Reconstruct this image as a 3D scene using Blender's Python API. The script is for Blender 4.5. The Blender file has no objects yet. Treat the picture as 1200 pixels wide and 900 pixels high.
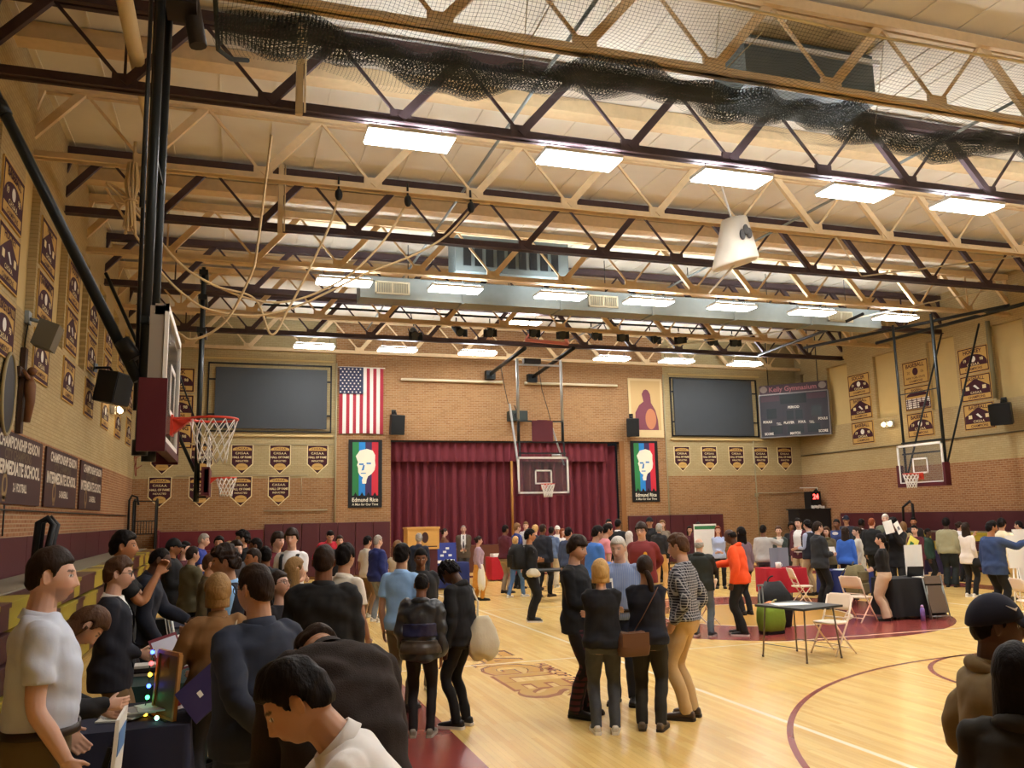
import bpy, math, random
import numpy as np
from mathutils import Vector, Matrix
random.seed(7); np.random.seed(7)
C = bpy.context.scene.collection
R = math.radians
# ------------------------------------------------------------------ camera model (photograph taken as 1200 x 900)
YAW, PIT, ROL, FPX, CAMH = R(18.203), R(8.842), R(-1.182), 988.3, 2.05
def cam_axes():
    cy, sy, cp, sp = math.cos(YAW), math.sin(YAW), math.cos(PIT), math.sin(PIT)
    fwd = np.array([sy*cp, cy*cp, sp]); right = np.array([cy, -sy, 0.]); up = np.cross(right, fwd)
    c, s = math.cos(ROL), math.sin(ROL)
    return c*right+s*up, -s*right+c*up, fwd
AX_R, AX_U, AX_F = cam_axes()
def ray(px, py):
    return AX_R*((px-600)/FPX) - AX_U*((py-450)/FPX) + AX_F
def atY(px, py, Y):
    d = ray(px, py); return np.array([0, 0, CAMH]) + d*(Y/d[1])
def atX(px, py, X):
    d = ray(px, py); return np.array([0, 0, CAMH]) + d*(X/d[0])
def atZ(px, py, z=0.):
    d = ray(px, py); return np.array([0, 0, CAMH]) + d*((z-CAMH)/d[2])
cam = bpy.data.cameras.new('camera'); co = bpy.data.objects.new('camera', cam); C.objects.link(co)
cam.sensor_fit = 'HORIZONTAL'; cam.sensor_width = 36; cam.lens = FPX/1200*36; cam.clip_end = 200; cam.clip_start = .05
m3 = Matrix(((AX_R[0], AX_U[0], -AX_F[0]), (AX_R[1], AX_U[1], -AX_F[1]), (AX_R[2], AX_U[2], -AX_F[2])))
co.matrix_world = Matrix.Translation((0, 0, CAMH)) @ m3.to_4x4()
S = bpy.context.scene; S.camera = co
S.view_settings.view_transform = 'Standard'; S.view_settings.look = 'None'; S.view_settings.gamma = 1; S.view_settings.use_curve_mapping = False
S.view_settings.exposure = 0.78
S.cycles.max_bounces = 6; S.cycles.diffuse_bounces = 4; S.cycles.glossy_bounces = 3; S.cycles.transparent_max_bounces = 12; S.cycles.transmission_bounces = 4
S.cycles.caustics_reflective = False; S.cycles.caustics_refractive = False; S.cycles.sample_clamp_indirect = 3; S.cycles.sample_clamp_direct = 12
try: S.cycles.use_denoising = True
except Exception: pass
w = bpy.data.worlds.new('world'); S.world = w; w.use_nodes = True
w.node_tree.nodes['Background'].inputs[0].default_value = (.02, .02, .022, 1); w.node_tree.nodes['Background'].inputs[1].default_value = .3
# ------------------------------------------------------------------ materials
_m = {}
def srgb(r, g, b):
    k = 1.
    f = lambda c: (c/255/12.92) if c/255 <= .04045 else ((c/255+.055)/1.055)**2.4
    return (f(r), f(g), f(b))
def dim(c, k): return tuple(q*k for q in c)
def mat(name, col=None, rough=.6, metal=0., noise=0., nscale=30., bump=0., emis=0., spec=.3, aniso=None):
    if name in _m: return _m[name]
    m = bpy.data.materials.new(name); _m[name] = m; m.use_nodes = True
    nt = m.node_tree; b = nt.nodes['Principled BSDF']
    b.inputs['Base Color'].default_value = (*col, 1); b.inputs['Roughness'].default_value = rough; b.inputs['Metallic'].default_value = metal
    b.inputs['Specular IOR Level'].default_value = spec
    if emis:
        b.inputs['Emission Color'].default_value = (*col, 1); b.inputs['Emission Strength'].default_value = emis
    if noise or bump:
        tc = nt.nodes.new('ShaderNodeTexCoord'); n = nt.nodes.new('ShaderNodeTexNoise'); n.inputs['Scale'].default_value = nscale; n.inputs['Detail'].default_value = 4
        src = tc.outputs['Object']
        if aniso:
            mp = nt.nodes.new('ShaderNodeMapping'); mp.inputs['Scale'].default_value = aniso; nt.links.new(src, mp.inputs['Vector']); src = mp.outputs[0]
        nt.links.new(src, n.inputs['Vector'])
        if noise:
            mx = nt.nodes.new('ShaderNodeMix'); mx.data_type = 'RGBA'
            mx.inputs[6].default_value = (*[max(0, c*(1-noise)) for c in col], 1); mx.inputs[7].default_value = (*[min(1, c*(1+noise)) for c in col], 1)
            nt.links.new(n.outputs['Fac'], mx.inputs[0]); nt.links.new(mx.outputs[2], b.inputs['Base Color'])
        if bump:
            bp = nt.nodes.new('ShaderNodeBump'); bp.inputs['Strength'].default_value = bump; bp.inputs['Distance'].default_value = .02
            nt.links.new(n.outputs['Fac'], bp.inputs['Height']); nt.links.new(bp.outputs[0], b.inputs['Normal'])
    return m
def brick_mat(name, c1, c2, mortar, axes, bw=.205, bh=.067, msize=.012, rough=.85, stain=.12):
    if name in _m: return _m[name]
    m = bpy.data.materials.new(name); _m[name] = m; m.use_nodes = True; nt = m.node_tree; b = nt.nodes['Principled BSDF']; b.inputs['Roughness'].default_value = rough
    b.inputs['Specular IOR Level'].default_value = .2
    g = nt.nodes.new('ShaderNodeNewGeometry'); sx = nt.nodes.new('ShaderNodeSeparateXYZ'); cx = nt.nodes.new('ShaderNodeCombineXYZ')
    nt.links.new(g.outputs['Position'], sx.inputs[0]); nt.links.new(sx.outputs[axes[0]], cx.inputs[0]); nt.links.new(sx.outputs[axes[1]], cx.inputs[1])
    br = nt.nodes.new('ShaderNodeTexBrick'); br.inputs['Scale'].default_value = 1; br.inputs['Brick Width'].default_value = bw; br.inputs['Row Height'].default_value = bh
    br.inputs['Mortar Size'].default_value = msize; br.inputs['Mortar Smooth'].default_value = .3; br.inputs['Bias'].default_value = 0
    br.inputs['Color1'].default_value = (*c1, 1); br.inputs['Color2'].default_value = (*c2, 1); br.inputs['Mortar'].default_value = (*mortar, 1)
    nt.links.new(cx.outputs[0], br.inputs['Vector'])
    n = nt.nodes.new('ShaderNodeTexNoise'); n.inputs['Scale'].default_value = .9; n.inputs['Detail'].default_value = 5; nt.links.new(g.outputs['Position'], n.inputs['Vector'])
    mr = nt.nodes.new('ShaderNodeMapRange'); mr.inputs['To Min'].default_value = 1-stain; mr.inputs['To Max'].default_value = 1+stain; nt.links.new(n.outputs['Fac'], mr.inputs['Value'])
    vm = nt.nodes.new('ShaderNodeVectorMath'); vm.operation = 'SCALE'; nt.links.new(br.outputs['Color'], vm.inputs[0]); nt.links.new(mr.outputs[0], vm.inputs['Scale'])
    nt.links.new(vm.outputs[0], b.inputs['Base Color'])
    bp = nt.nodes.new('ShaderNodeBump'); bp.inputs['Strength'].default_value = .5; bp.inputs['Distance'].default_value = .01; bp.invert = True
    nt.links.new(br.outputs['Fac'], bp.inputs['Height']); nt.links.new(bp.outputs[0], b.inputs['Normal'])
    return m
# ------------------------------------------------------------------ mesh builder
_txt = {}
def text_geo(s, bold=.0):
    k = (s, bold)
    if k in _txt: return _txt[k]
    cu = bpy.data.curves.new('t', 'FONT'); cu.body = s; cu.size = 1; cu.align_x = 'CENTER'; cu.align_y = 'CENTER'; cu.resolution_u = 3; cu.offset = bold
    ob = bpy.data.objects.new('t', cu); C.objects.link(ob)
    me = bpy.data.meshes.new_from_object(ob)
    V = np.array([v.co[:2] for v in me.vertices]).reshape(-1, 2); F = [tuple(p.vertices) for p in me.polygons]
    bpy.data.objects.remove(ob); bpy.data.curves.remove(cu); bpy.data.meshes.remove(me)
    if len(V): V = V-(V.max(0)+V.min(0))/2
    _txt[k] = (V, F); return _txt[k]
def nrm(v):
    v = np.array(v, float); return v/max(1e-9, np.linalg.norm(v))
class MB:
    def __init__(s): s.v = []; s.f = []; s.m = []; s.n = 0; s.sm = []
    def add(s, V, F, mi=0, smooth=False):
        V = np.asarray(V, float).reshape(-1, 3); s.v.append(V)
        for f in F: s.f.append(tuple(i+s.n for i in f)); s.m.append(mi); s.sm.append(smooth)
        s.n += len(V); return s
    def box(s, x0, x1, y0, y1, z0, z1, mi=0):
        V = [(x, y, z) for z in (z0, z1) for y in (y0, y1) for x in (x0, x1)]
        return s.add(V, [(0, 2, 3, 1), (4, 5, 7, 6), (0, 1, 5, 4), (2, 6, 7, 3), (0, 4, 6, 2), (1, 3, 7, 5)], mi)
    def obox(s, c, ax, ay, az, mi=0, bev=0.):   # oriented box: centre and three half vectors
        c, ax, ay, az = [np.array(q, float) for q in (c, ax, ay, az)]
        V = [c+ax*i+ay*j+az*k for k in (-1, 1) for j in (-1, 1) for i in (-1, 1)]
        return s.add(V, [(0, 2, 3, 1), (4, 5, 7, 6), (0, 1, 5, 4), (2, 6, 7, 3), (0, 4, 6, 2), (1, 3, 7, 5)], mi)
    def bar(s, a, b, w, h, mi=0, up=(0, 0, 1)):  # rectangular bar from a to b
        a, b = np.array(a, float), np.array(b, float); d = nrm(b-a); u = np.array(up, float)
        if abs(np.dot(d, u)) > .98: u = np.array([0, 1., 0])
        sx = nrm(np.cross(d, u)); uz = nrm(np.cross(sx, d))
        return s.obox((a+b)/2, (b-a)/2, sx*w/2, uz*h/2, mi)
    def tube(s, pts, r, n=8, mi=0, caps=True, smooth=True, flat=None, ref=None):
        P = [np.array(p, float) for p in pts]; k = len(P); rr = r if hasattr(r, '__len__') else [r]*k
        V = []; u = None
        for i in range(k):
            d = nrm(P[min(i+1, k-1)]-P[max(i-1, 0)])
            if u is None:
                u = np.array(ref, float) if ref is not None else (np.array([0, 0, 1.]) if abs(d[2]) < .9 else np.array([0, 1., 0]))
            u = nrm(u-d*np.dot(u, d)); w_ = np.cross(d, u)
            fl = 1 if flat is None else (flat[i] if hasattr(flat, '__len__') else flat)
            for j in range(n):
                a = 2*math.pi*j/n; V.append(P[i]+rr[i]*(math.cos(a)*u*fl+math.sin(a)*w_))
        F = [(i*n+j, i*n+(j+1) % n, (i+1)*n+(j+1) % n, (i+1)*n+j) for i in range(k-1) for j in range(n)]
        s.add(V, F, mi, smooth)
        if caps:
            b = s.n-k*n
            s.f.append(tuple(b+j for j in range(n-1, -1, -1))); s.m.append(mi); s.sm.append(False)
            s.f.append(tuple(b+(k-1)*n+j for j in range(n))); s.m.append(mi); s.sm.append(False)
        return s
    def cyl(s, a, b, r, n=12, mi=0, r2=None): return s.tube([a, b], [r, r if r2 is None else r2], n, mi)
    def loft(s, rings, mi=0, smooth=True, caps=True, closed=True):
        n = len(rings[0]); k = len(rings); V = np.concatenate([np.asarray(q, float) for q in rings])
        nn = n if closed else n-1
        F = [(i*n+j, i*n+(j+1) % n, (i+1)*n+(j+1) % n, (i+1)*n+j) for i in range(k-1) for j in range(nn)]
        b = s.n; s.add(V, F, mi, smooth)
        if caps and closed:
            s.f.append(tuple(b+j for j in range(n-1, -1, -1))); s.m.append(mi); s.sm.append(False)
            s.f.append(tuple(b+(k-1)*n+j for j in range(n))); s.m.append(mi); s.sm.append(False)
        return s
    def prism(s, poly, o, ux, uz, depth, mi=0):  # 2-D outline extruded along the normal of (ux, uz)
        o, ux, uz = [np.array(q, float) for q in (o, ux, uz)]; nn = nrm(np.cross(ux, uz)); k = len(poly)
        A = [o+ux*p[0]+uz*p[1] for p in poly]; V = A+[a+nn*depth for a in A]
        F = [tuple(range(k-1, -1, -1)), tuple(range(k, 2*k))]+[(i, (i+1) % k, k+(i+1) % k, k+i) for i in range(k)]
        return s.add(V, F, mi)
    def poly(s, poly, o, ux, uz, mi=0):
        o, ux, uz = [np.array(q, float) for q in (o, ux, uz)]
        return s.add([o+ux*p[0]+uz*p[1] for p in poly], [tuple(range(len(poly)))], mi)
    def text(s, t, o, ux, uz, h, mi=0, wmax=None, bold=.0, arch=0.):
        V, F = text_geo(t, bold)
        if not len(V): return s
        o, ux, uz = [np.array(q, float) for q in (o, ux, uz)]
        k = h/.72; kx = k
        ext = (V[:, 0].max()-V[:, 0].min())*k
        if wmax and ext > wmax: kx = k*wmax/ext
        u = V[:, 0]*kx; v = V[:, 1]*k-arch*u*u
        return s.add(o+u[:, None]*ux+v[:, None]*uz, F, mi)
    def sphere(s, c, r, mi=0, n=12, k=8, sc=(1, 1, 1)):
        c = np.array(c, float); V = [c+np.array([0, 0, -r*sc[2]])]
        for i in range(1, k):
            t = math.pi*i/k-math.pi/2
            for j in range(n): a = 2*math.pi*j/n; V.append(c+r*np.array([math.cos(t)*math.cos(a)*sc[0], math.cos(t)*math.sin(a)*sc[1], math.sin(t)*sc[2]]))
        V.append(c+np.array([0, 0, r*sc[2]])); e = len(V)-1
        F = [(0, 1+(j+1) % n, 1+j) for j in range(n)]+[(1+i*n+j, 1+i*n+(j+1) % n, 1+(i+1)*n+(j+1) % n, 1+(i+1)*n+j) for i in range(k-2) for j in range(n)]
        F += [(e, 1+(k-2)*n+j, 1+(k-2)*n+(j+1) % n) for j in range(n)]
        return s.add(V, F, mi, True)
    def torus(s, c, r, t, ax=(0, 0, 1), n=24, k=8, mi=0, a0=0, a1=2*math.pi):
        ax = nrm(ax); u = nrm(np.cross(ax, (1, 0, 0) if abs(ax[0]) < .9 else (0, 1, 0))); v = np.cross(ax, u); c = np.array(c, float)
        full = abs(a1-a0-2*math.pi) < 1e-6; pts = [c+r*(math.cos(a)*u+math.sin(a)*v) for a in np.linspace(a0, a1, n+1)]
        return s.tube(pts, t, k, mi, caps=not full)
    def mesh(s, name, mats, origin=None):
        me = bpy.data.meshes.new(name); V = np.concatenate(s.v) if s.v else np.zeros((0, 3))
        if origin is not None: V = V-np.array(origin, float)
        me.from_pydata(V.tolist(), [], s.f)
        for q in (mats if isinstance(mats, (list, tuple)) else [mats]): me.materials.append(q)
        me.polygons.foreach_set('material_index', s.m); me.polygons.foreach_set('use_smooth', s.sm); me.update(); return me
    def build(s, name, mats, parent=None, world=True):
        o = None if (parent is None or not world) else np.array(parent.location)+(np.array(parent.parent.location) if parent.parent is not None else 0)
        ob = bpy.data.objects.new(name, s.mesh(name, mats, o)); C.objects.link(ob)
        if parent is not None: ob.parent = parent
        return ob
def tag(o, label, cat, group=None, kind=None):
    o['label'] = label; o['category'] = cat
    if group: o['group'] = group
    if kind: o['kind'] = kind
    return o
def thing(name, label, cat, loc=(0, 0, 0), rz=0., group=None):
    o = bpy.data.objects.new(name, None); C.objects.link(o); o.location = loc; o.rotation_euler = (0, 0, rz); o.empty_display_size = .1
    return tag(o, label, cat, group)
def struct(name, mb, mats, label=None, cat=None):
    o = mb.build(name, mats); o['kind'] = 'structure'
    if label: o['label'] = label; o['category'] = cat
    return o
def single(name, mb, mats, label, cat, group=None):   # a thing that is one mesh, origin at its base centre
    V = np.concatenate(mb.v); o = np.array([(V[:, 0].min()+V[:, 0].max())/2, (V[:, 1].min()+V[:, 1].max())/2, V[:, 2].min()])
    ob = bpy.data.objects.new(name, mb.mesh(name, mats, o)); ob.location = o; C.objects.link(ob)
    return tag(ob, label, cat, group)
def copy_thing(root, loc, rz, label, group=None):
    r = root.copy(); C.objects.link(r); r.location = loc; r.rotation_euler = (0, 0, rz); r['label'] = label
    if group: r['group'] = group
    for ch in root.children:
        c = ch.copy(); C.objects.link(c); c.parent = r
        for g in ch.children:
            d = g.copy(); C.objects.link(d); d.parent = c
    return r
X, Y, Z = np.eye(3)
# ------------------------------------------------------------------ room
XL, XR, YB, YN, ZC = -3.23, 22.95, 30.5, -2.5, 9.3
TAN = 3.49
M_tanX = brick_mat('painted_brick_side', dim(srgb(196, 176, 132), 0.79), dim(srgb(188, 166, 122), 0.79), dim(srgb(170, 150, 108), 0.79), (1, 2), msize=.008)
M_tanB = brick_mat('painted_brick_back', dim(srgb(190, 174, 132), 0.80), dim(srgb(182, 165, 124), 0.80), dim(srgb(168, 150, 110), 0.80), (0, 2), msize=.008)
M_brX = brick_mat('orange_brick_side', dim(srgb(176, 124, 84), 0.72), dim(srgb(156, 104, 68), 0.72), dim(srgb(186, 156, 122), 0.72), (1, 2))
M_brB = brick_mat('orange_brick_back', dim(srgb(188, 140, 94), 0.63), dim(srgb(166, 118, 76), 0.63), dim(srgb(188, 160, 124), 0.64), (0, 2))
M_smooth = mat('painted_infill', srgb(192, 170, 118), .8, noise=.06, nscale=3)
M_maroon = mat('maroon_vinyl', dim(srgb(84, 38, 44), .8), .45, noise=.1, nscale=6)
M_white = mat('white_paint', srgb(225, 222, 214), .5)
M_black = mat('black_metal', srgb(22, 24, 26), .45, noise=.2, nscale=20)
M_blackp = mat('black_plastic', srgb(20, 20, 22), .5)
M_dsteel = mat('dark_maroon_steel', srgb(66, 50, 52), .6, noise=.25, nscale=8)
M_ysteel = mat('tan_painted_steel', srgb(208, 182, 142), .6, noise=.15, nscale=8)
M_grey = mat('galvanised_metal', srgb(128, 134, 132), .45, .3, noise=.15, nscale=4)
M_gold = mat('banner_gold', srgb(190, 154, 88), .8, noise=.08, nscale=12)
M_bmar = mat('banner_maroon', srgb(58, 22, 34), .8)
M_cream = mat('banner_cream', srgb(220, 205, 160), .8)
def side_wall(name, x, sgn, c0, pitch):
    PIERS = [(c0+pitch*k-.72, c0+pitch*k+.72) for k in range(-9, 7) if YN < c0+pitch*k-.72 and c0+pitch*k+.72 < YB]
    b = MB(); t = .25; xo = x-sgn*(-t)  # sgn=+1: wall face looks to +X (left wall)
    lo, hi = sorted((x, x-sgn*t))
    b.box(lo, hi, YN-.25, YB+.25, 0, TAN, 0); b.box(lo, hi, YN-.25, YB+.25, TAN, 5.36, 1)
    l2, h2 = sorted((x-sgn*.13, x-sgn*t))
    b.box(l2, h2, YN-.25, YB+.25, 5.36, ZC, 2)
    l3, h3 = sorted((x, x-sgn*.13)); e = YN
    for a, c in PIERS: b.box(l3, h3, a, min(c, YB), 5.36, 7.75, 1)
    b.box(l3, h3, YN, YB, 7.75, ZC, 1); b.box(l3, h3, PIERS[-1][1]+.25, YB, 5.36, 7.75, 1)
    return struct(name, b, [M_brX, M_tanX, M_smooth])
side_wall('wall_left', XL, 1, 13.42, 2.53); side_wall('wall_right', XR, -1, 21.2, 2.65)
b = MB(); SX0, SX1, SZ1 = 5.33, 14.47, 4.84; BC0, BC1 = 3.35, 16.5
b.box(XL-.25, BC0, YB, YB+.25, 0, TAN, 0); b.box(XL-.25, BC0, YB, YB+.25, TAN, ZC, 1)
b.box(BC1, XR+.25, YB, YB+.25, 0, TAN, 0); b.box(BC1, XR+.25, YB, YB+.25, TAN, ZC, 1)
b.box(BC0, SX0, YB-.06, YB+.25, 0, ZC, 0); b.box(SX1, BC1, YB-.06, YB+.25, 0, ZC, 0); b.box(SX0, SX1, YB-.06, YB+.25, SZ1, ZC, 0)
b.box(SX0, SX1, YB-.02, YB+1.2, 0, .98, 2); b.box(SX0, SX1, YB+1.2, YB+1.4, .98, SZ1+.2, 2)
struct('wall_back', b, [M_brB, M_tanB, mat('stage_front', srgb(90, 50, 34), .5)])
b = MB(); b.box(XL-.25, XR+.25, YN-.25, YN, 0, TAN, 0); b.box(XL-.25, XR+.25, YN-.25, YN, TAN, ZC, 1); struct('wall_near', b, [M_brB, M_tanB])
# ceiling: deck slabs with ribs
def ceil_mat():
    m = bpy.data.materials.new('ceiling_deck'); m.use_nodes = True; nt = m.node_tree; bb = nt.nodes['Principled BSDF']; bb.inputs['Roughness'].default_value = .9; bb.inputs['Specular IOR Level'].default_value = .1
    g = nt.nodes.new('ShaderNodeNewGeometry'); n = nt.nodes.new('ShaderNodeTexNoise'); n.inputs['Scale'].default_value = .6; n.inputs['Detail'].default_value = 6; nt.links.new(g.outputs['Position'], n.inputs['Vector'])
    cr = nt.nodes.new('ShaderNodeValToRGB'); cr.color_ramp.elements[0].position = .3; cr.color_ramp.elements[0].color = (*srgb(210, 200, 182), 1); cr.color_ramp.elements[1].position = .7; cr.color_ramp.elements[1].color = (*srgb(228, 222, 208), 1)
    nt.links.new(n.outputs['Fac'], cr.inputs[0]); nt.links.new(cr.outputs[0], bb.inputs['Base Color']); return m
M_ceil = ceil_mat()
b = MB(); b.box(XL-.25, XR+.25, YN-.25, YB+1.6, ZC, ZC+.2, 0)
for k in range(-3, 30):                              # shallow deck ribs running away from the camera, nearer half of the roof
    x = XL+.9*k+2.8
    if XL < x < XR: b.box(x-.012, x+.012, YN, YB, ZC-.02, ZC, 0)
struct('ceiling', b, M_ceil)
# ------------------------------------------------------------------ floor with court markings (one mesh, painted areas as its own materials)
def floor_mat():
    m = bpy.data.materials.new('maple_floor'); m.use_nodes = True; nt = m.node_tree; bb = nt.nodes['Principled BSDF']
    bb.inputs['Roughness'].default_value = .2; bb.inputs['Specular IOR Level'].default_value = .45
    g = nt.nodes.new('ShaderNodeNewGeometry'); sx = nt.nodes.new('ShaderNodeSeparateXYZ'); cx = nt.nodes.new('ShaderNodeCombineXYZ')
    nt.links.new(g.outputs['Position'], sx.inputs[0]); nt.links.new(sx.outputs[1], cx.inputs[0]); nt.links.new(sx.outputs[0], cx.inputs[1])
    br = nt.nodes.new('ShaderNodeTexBrick'); br.inputs['Scale'].default_value = 1; br.inputs['Brick Width'].default_value = 1.3; br.inputs['Row Height'].default_value = .057
    br.inputs['Mortar Size'].default_value = .0006; br.inputs['Color1'].default_value = (*srgb(232, 198, 124), 1); br.inputs['Color2'].default_value = (*srgb(218, 178, 102), 1); br.inputs['Mortar'].default_value = (*srgb(160, 110, 50), 1)
    nt.links.new(cx.outputs[0], br.inputs['Vector'])
    mp = nt.nodes.new('ShaderNodeMapping'); mp.inputs['Scale'].default_value = (6, .7, 1); nt.links.new(g.outputs['Position'], mp.inputs['Vector'])
    n = nt.nodes.new('ShaderNodeTexNoise'); n.inputs['Scale'].default_value = 1.2; n.inputs['Detail'].default_value = 6; nt.links.new(mp.outputs[0], n.inputs['Vector'])
    mr = nt.nodes.new('ShaderNodeMapRange'); mr.inputs['To Min'].default_value = .8; mr.inputs['To Max'].default_value = 1.2; nt.links.new(n.outputs['Fac'], mr.inputs['Value'])
    vm = nt.nodes.new('ShaderNodeVectorMath'); vm.operation = 'SCALE'; nt.links.new(br.outputs['Color'], vm.inputs[0]); nt.links.new(mr.outputs[0], vm.inputs['Scale']); nt.links.new(vm.outputs[0], bb.inputs['Base Color'])
    n2 = nt.nodes.new('ShaderNodeTexNoise'); n2.inputs['Scale'].default_value = 3; nt.links.new(g.outputs['Position'], n2.inputs['Vector'])
    mr2 = nt.nodes.new('ShaderNodeMapRange'); mr2.inputs['To Min'].default_value = .2; mr2.inputs['To Max'].default_value = .28; nt.links.new(n2.outputs['Fac'], mr2.inputs['Value']); nt.links.new(mr2.outputs[0], bb.inputs['Roughness'])
    return m
F_mar = mat('floor_maroon_paint', srgb(138, 62, 56), .22, noise=.12, nscale=2, spec=.45); F_wht = mat('floor_white_paint', srgb(240, 226, 190), .25, spec=.45)
F_gold = mat('floor_gold_paint', srgb(196, 150, 74), .25, spec=.45); F_edge = mat('floor_letter_edge', srgb(150, 92, 50), .25, spec=.45)
fb = MB(); fb.box(XL-.25, XR+.25, YN-.25, YB+.25, -.1, 0, 0)
def fquad(x0, x1, y0, y1, z, mi): fb.add([(x0, y0, z), (x1, y0, z), (x1, y1, z), (x0, y1, z)], [(0, 1, 2, 3)], mi)
def fring(cx, cy, r0, r1, z, mi, a0=0, a1=360, n=72):
    A = np.radians(np.linspace(a0, a1, n+1)); V = []
    for a in A: V += [(cx+r0*math.cos(a), cy+r0*math.sin(a), z), (cx+r1*math.cos(a), cy+r1*math.sin(a), z)]
    fb.add(V, [(2*i, 2*i+1, 2*i+3, 2*i+2) for i in range(n)], mi)
def fdisc(cx, cy, r, z, mi): fb.add([(cx+r*math.cos(a), cy+r*math.sin(a), z) for a in np.radians(np.arange(0, 360, 5))], [tuple(range(72))], mi)
CX, CYc = 9.9, 15.0
fquad(1.1, 2.05, 1.0, 29.0, .0012, 1); fquad(17.75, 18.7, 1.0, 29.0, .0012, 1)      # maroon borders
fquad(2.05, 17.75, 28.0, 28.9, .0012, 1); fquad(2.05, 17.75, 1.1, 2.0, .0012, 1)
fquad(5.16, 5.22, 2.0, 28.0, .0012, 2)                                            # white inner side line
fquad(14.58, 14.64, 2.0, 28.0, .0012, 2); fquad(2.05, 17.75, 11.7, 11.75, .0026, 2); fquad(2.05, 17.75, 18.2, 18.25, .0026, 2)
fdisc(CX, CYc, 3.6, .0012, 1); fring(CX, CYc, 1.8, 1.86, .0020, 2); fdisc(CX, CYc, 1.8, .0016, 3)
for yb, sg in ((3.6, 1), (26.4, -1)):
    fring(CX, yb, 5.99, 6.05, .0018, 1, 0 if sg > 0 else 180, 180 if sg > 0 else 360)
    fring(CX, yb+sg*4.25, 1.78, 1.84, .0018, 1)
    for dx in (-1.83, 1.83): fquad(CX+dx-.025, CX+dx+.025, min(yb-1.6*sg, yb+4.25*sg), max(yb-1.6*sg, yb+4.25*sg), .0018, 1)
    fquad(CX-1.83, CX+1.83, yb+sg*4.25-.025, yb+sg*4.25+.025, .0018, 1)
# word on the floor between border and side line, read from the left side
for t, x, y, h, mi, wm, bo in (('EAGLES', 3.6, 11.1, .74, 4, 5.6, .06), ('EAGLES', 3.6, 11.1, .70, 3, 5.55, .035), ('HOME OF THE', 4.1, 10.75, .17, 1, 3.6, .02)):
    fb.text(t, (x, y, .0014+.0006*(mi == 3)), (0, -1, 0), (1, 0, 0), h, mi, wm, bo)
struct('floor', fb, [floor_mat(), F_mar, F_wht, F_gold, F_edge])
# ------------------------------------------------------------------ roof trusses
TY = [-1.3, 1.35, 4.0, 6.63, 9.27, 11.88, 14.58, 17.22, 19.7, 22.39, 24.85, 27.43, 30.1]
ZBOT, ZTOP = 7.9, 9.22
DARK = [i % 2 == 1 for i in range(len(TY))]          # index 5 (Y 11.88) dark, 6 tan ...
NX = [9.86+1.91*k for k in range(-7, 8)]
ORD = ['first', 'second', 'third', 'fourth', 'fifth', 'sixth', 'seventh', 'eighth', 'ninth', 'tenth', 'eleventh', 'twelfth', 'thirteenth']
vis = 0
for i, y in enumerate(TY):
    if i < 2: continue
    m = M_dsteel if DARK[i] else M_ysteel
    hb = .16 if DARK[i] else .13
    nm = 'dark maroon' if DARK[i] else 'tan painted'
    vis += 1
    t = thing('roof_truss', f'{nm} steel roof truss spanning the gym, {ORD[vis-1]} truss counted from the camera', 'truss', (CX, y, ZBOT), group='roof trusses under the ceiling')
    mb = MB()
    for dy in (-.07, .07): mb.box(XL, XR, y+dy-.045, y+dy+.045, ZTOP-.16, ZTOP)
    mb.build('top_chord', m, t)
    mb = MB(); mb.box(XL, XR, y-.09, y+.09, ZBOT, ZBOT+.025); mb.box(XL, XR, y-.02, y+.02, ZBOT, ZBOT+hb)
    for x in NX: mb.box(x-.16, x+.16, y-.03, y+.03, ZBOT, ZBOT+.24)
    mb.build('bottom_chord', m, t)
    mb = MB()
    for k, x in enumerate(NX[:-1]):                  # diagonals: heavy ones rise towards mid-span, thin rods fall
        xm = (x+NX[k+1])/2
        left = xm < CX
        mb.bar((x, y, ZBOT+.1), (xm, y, ZTOP-.1), .09 if left else .035, .13 if left else .045)
        mb.bar((xm, y, ZTOP-.1), (NX[k+1], y, ZBOT+.1), .035 if left else .09, .045 if left else .13)
    mb.bar((NX[0], y, ZBOT+.1), (XL+.05, y, ZTOP-.1), .09, .13); mb.bar((NX[-1], y, ZBOT+.1), (XR-.05, y, ZTOP-.1), .09, .13)
    for x in (NX[0], NX[1], NX[-1], NX[-2]): mb.bar((x, y, ZBOT+.1), (x, y, ZTOP-.1), .035, .035)
    mb.build('web', m, t)
# long tan ridge beams seen on edge between the trusses
for j, (yb, z0) in enumerate(((13.0, 9.02), (18.4, 9.02), (23.6, 9.02))):
    mb = MB(); mb.box(XL, XR, yb-.17, yb+.17, z0, ZC-.02)
    struct('trim_%d' % (j+1), mb, M_ysteel)
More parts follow.
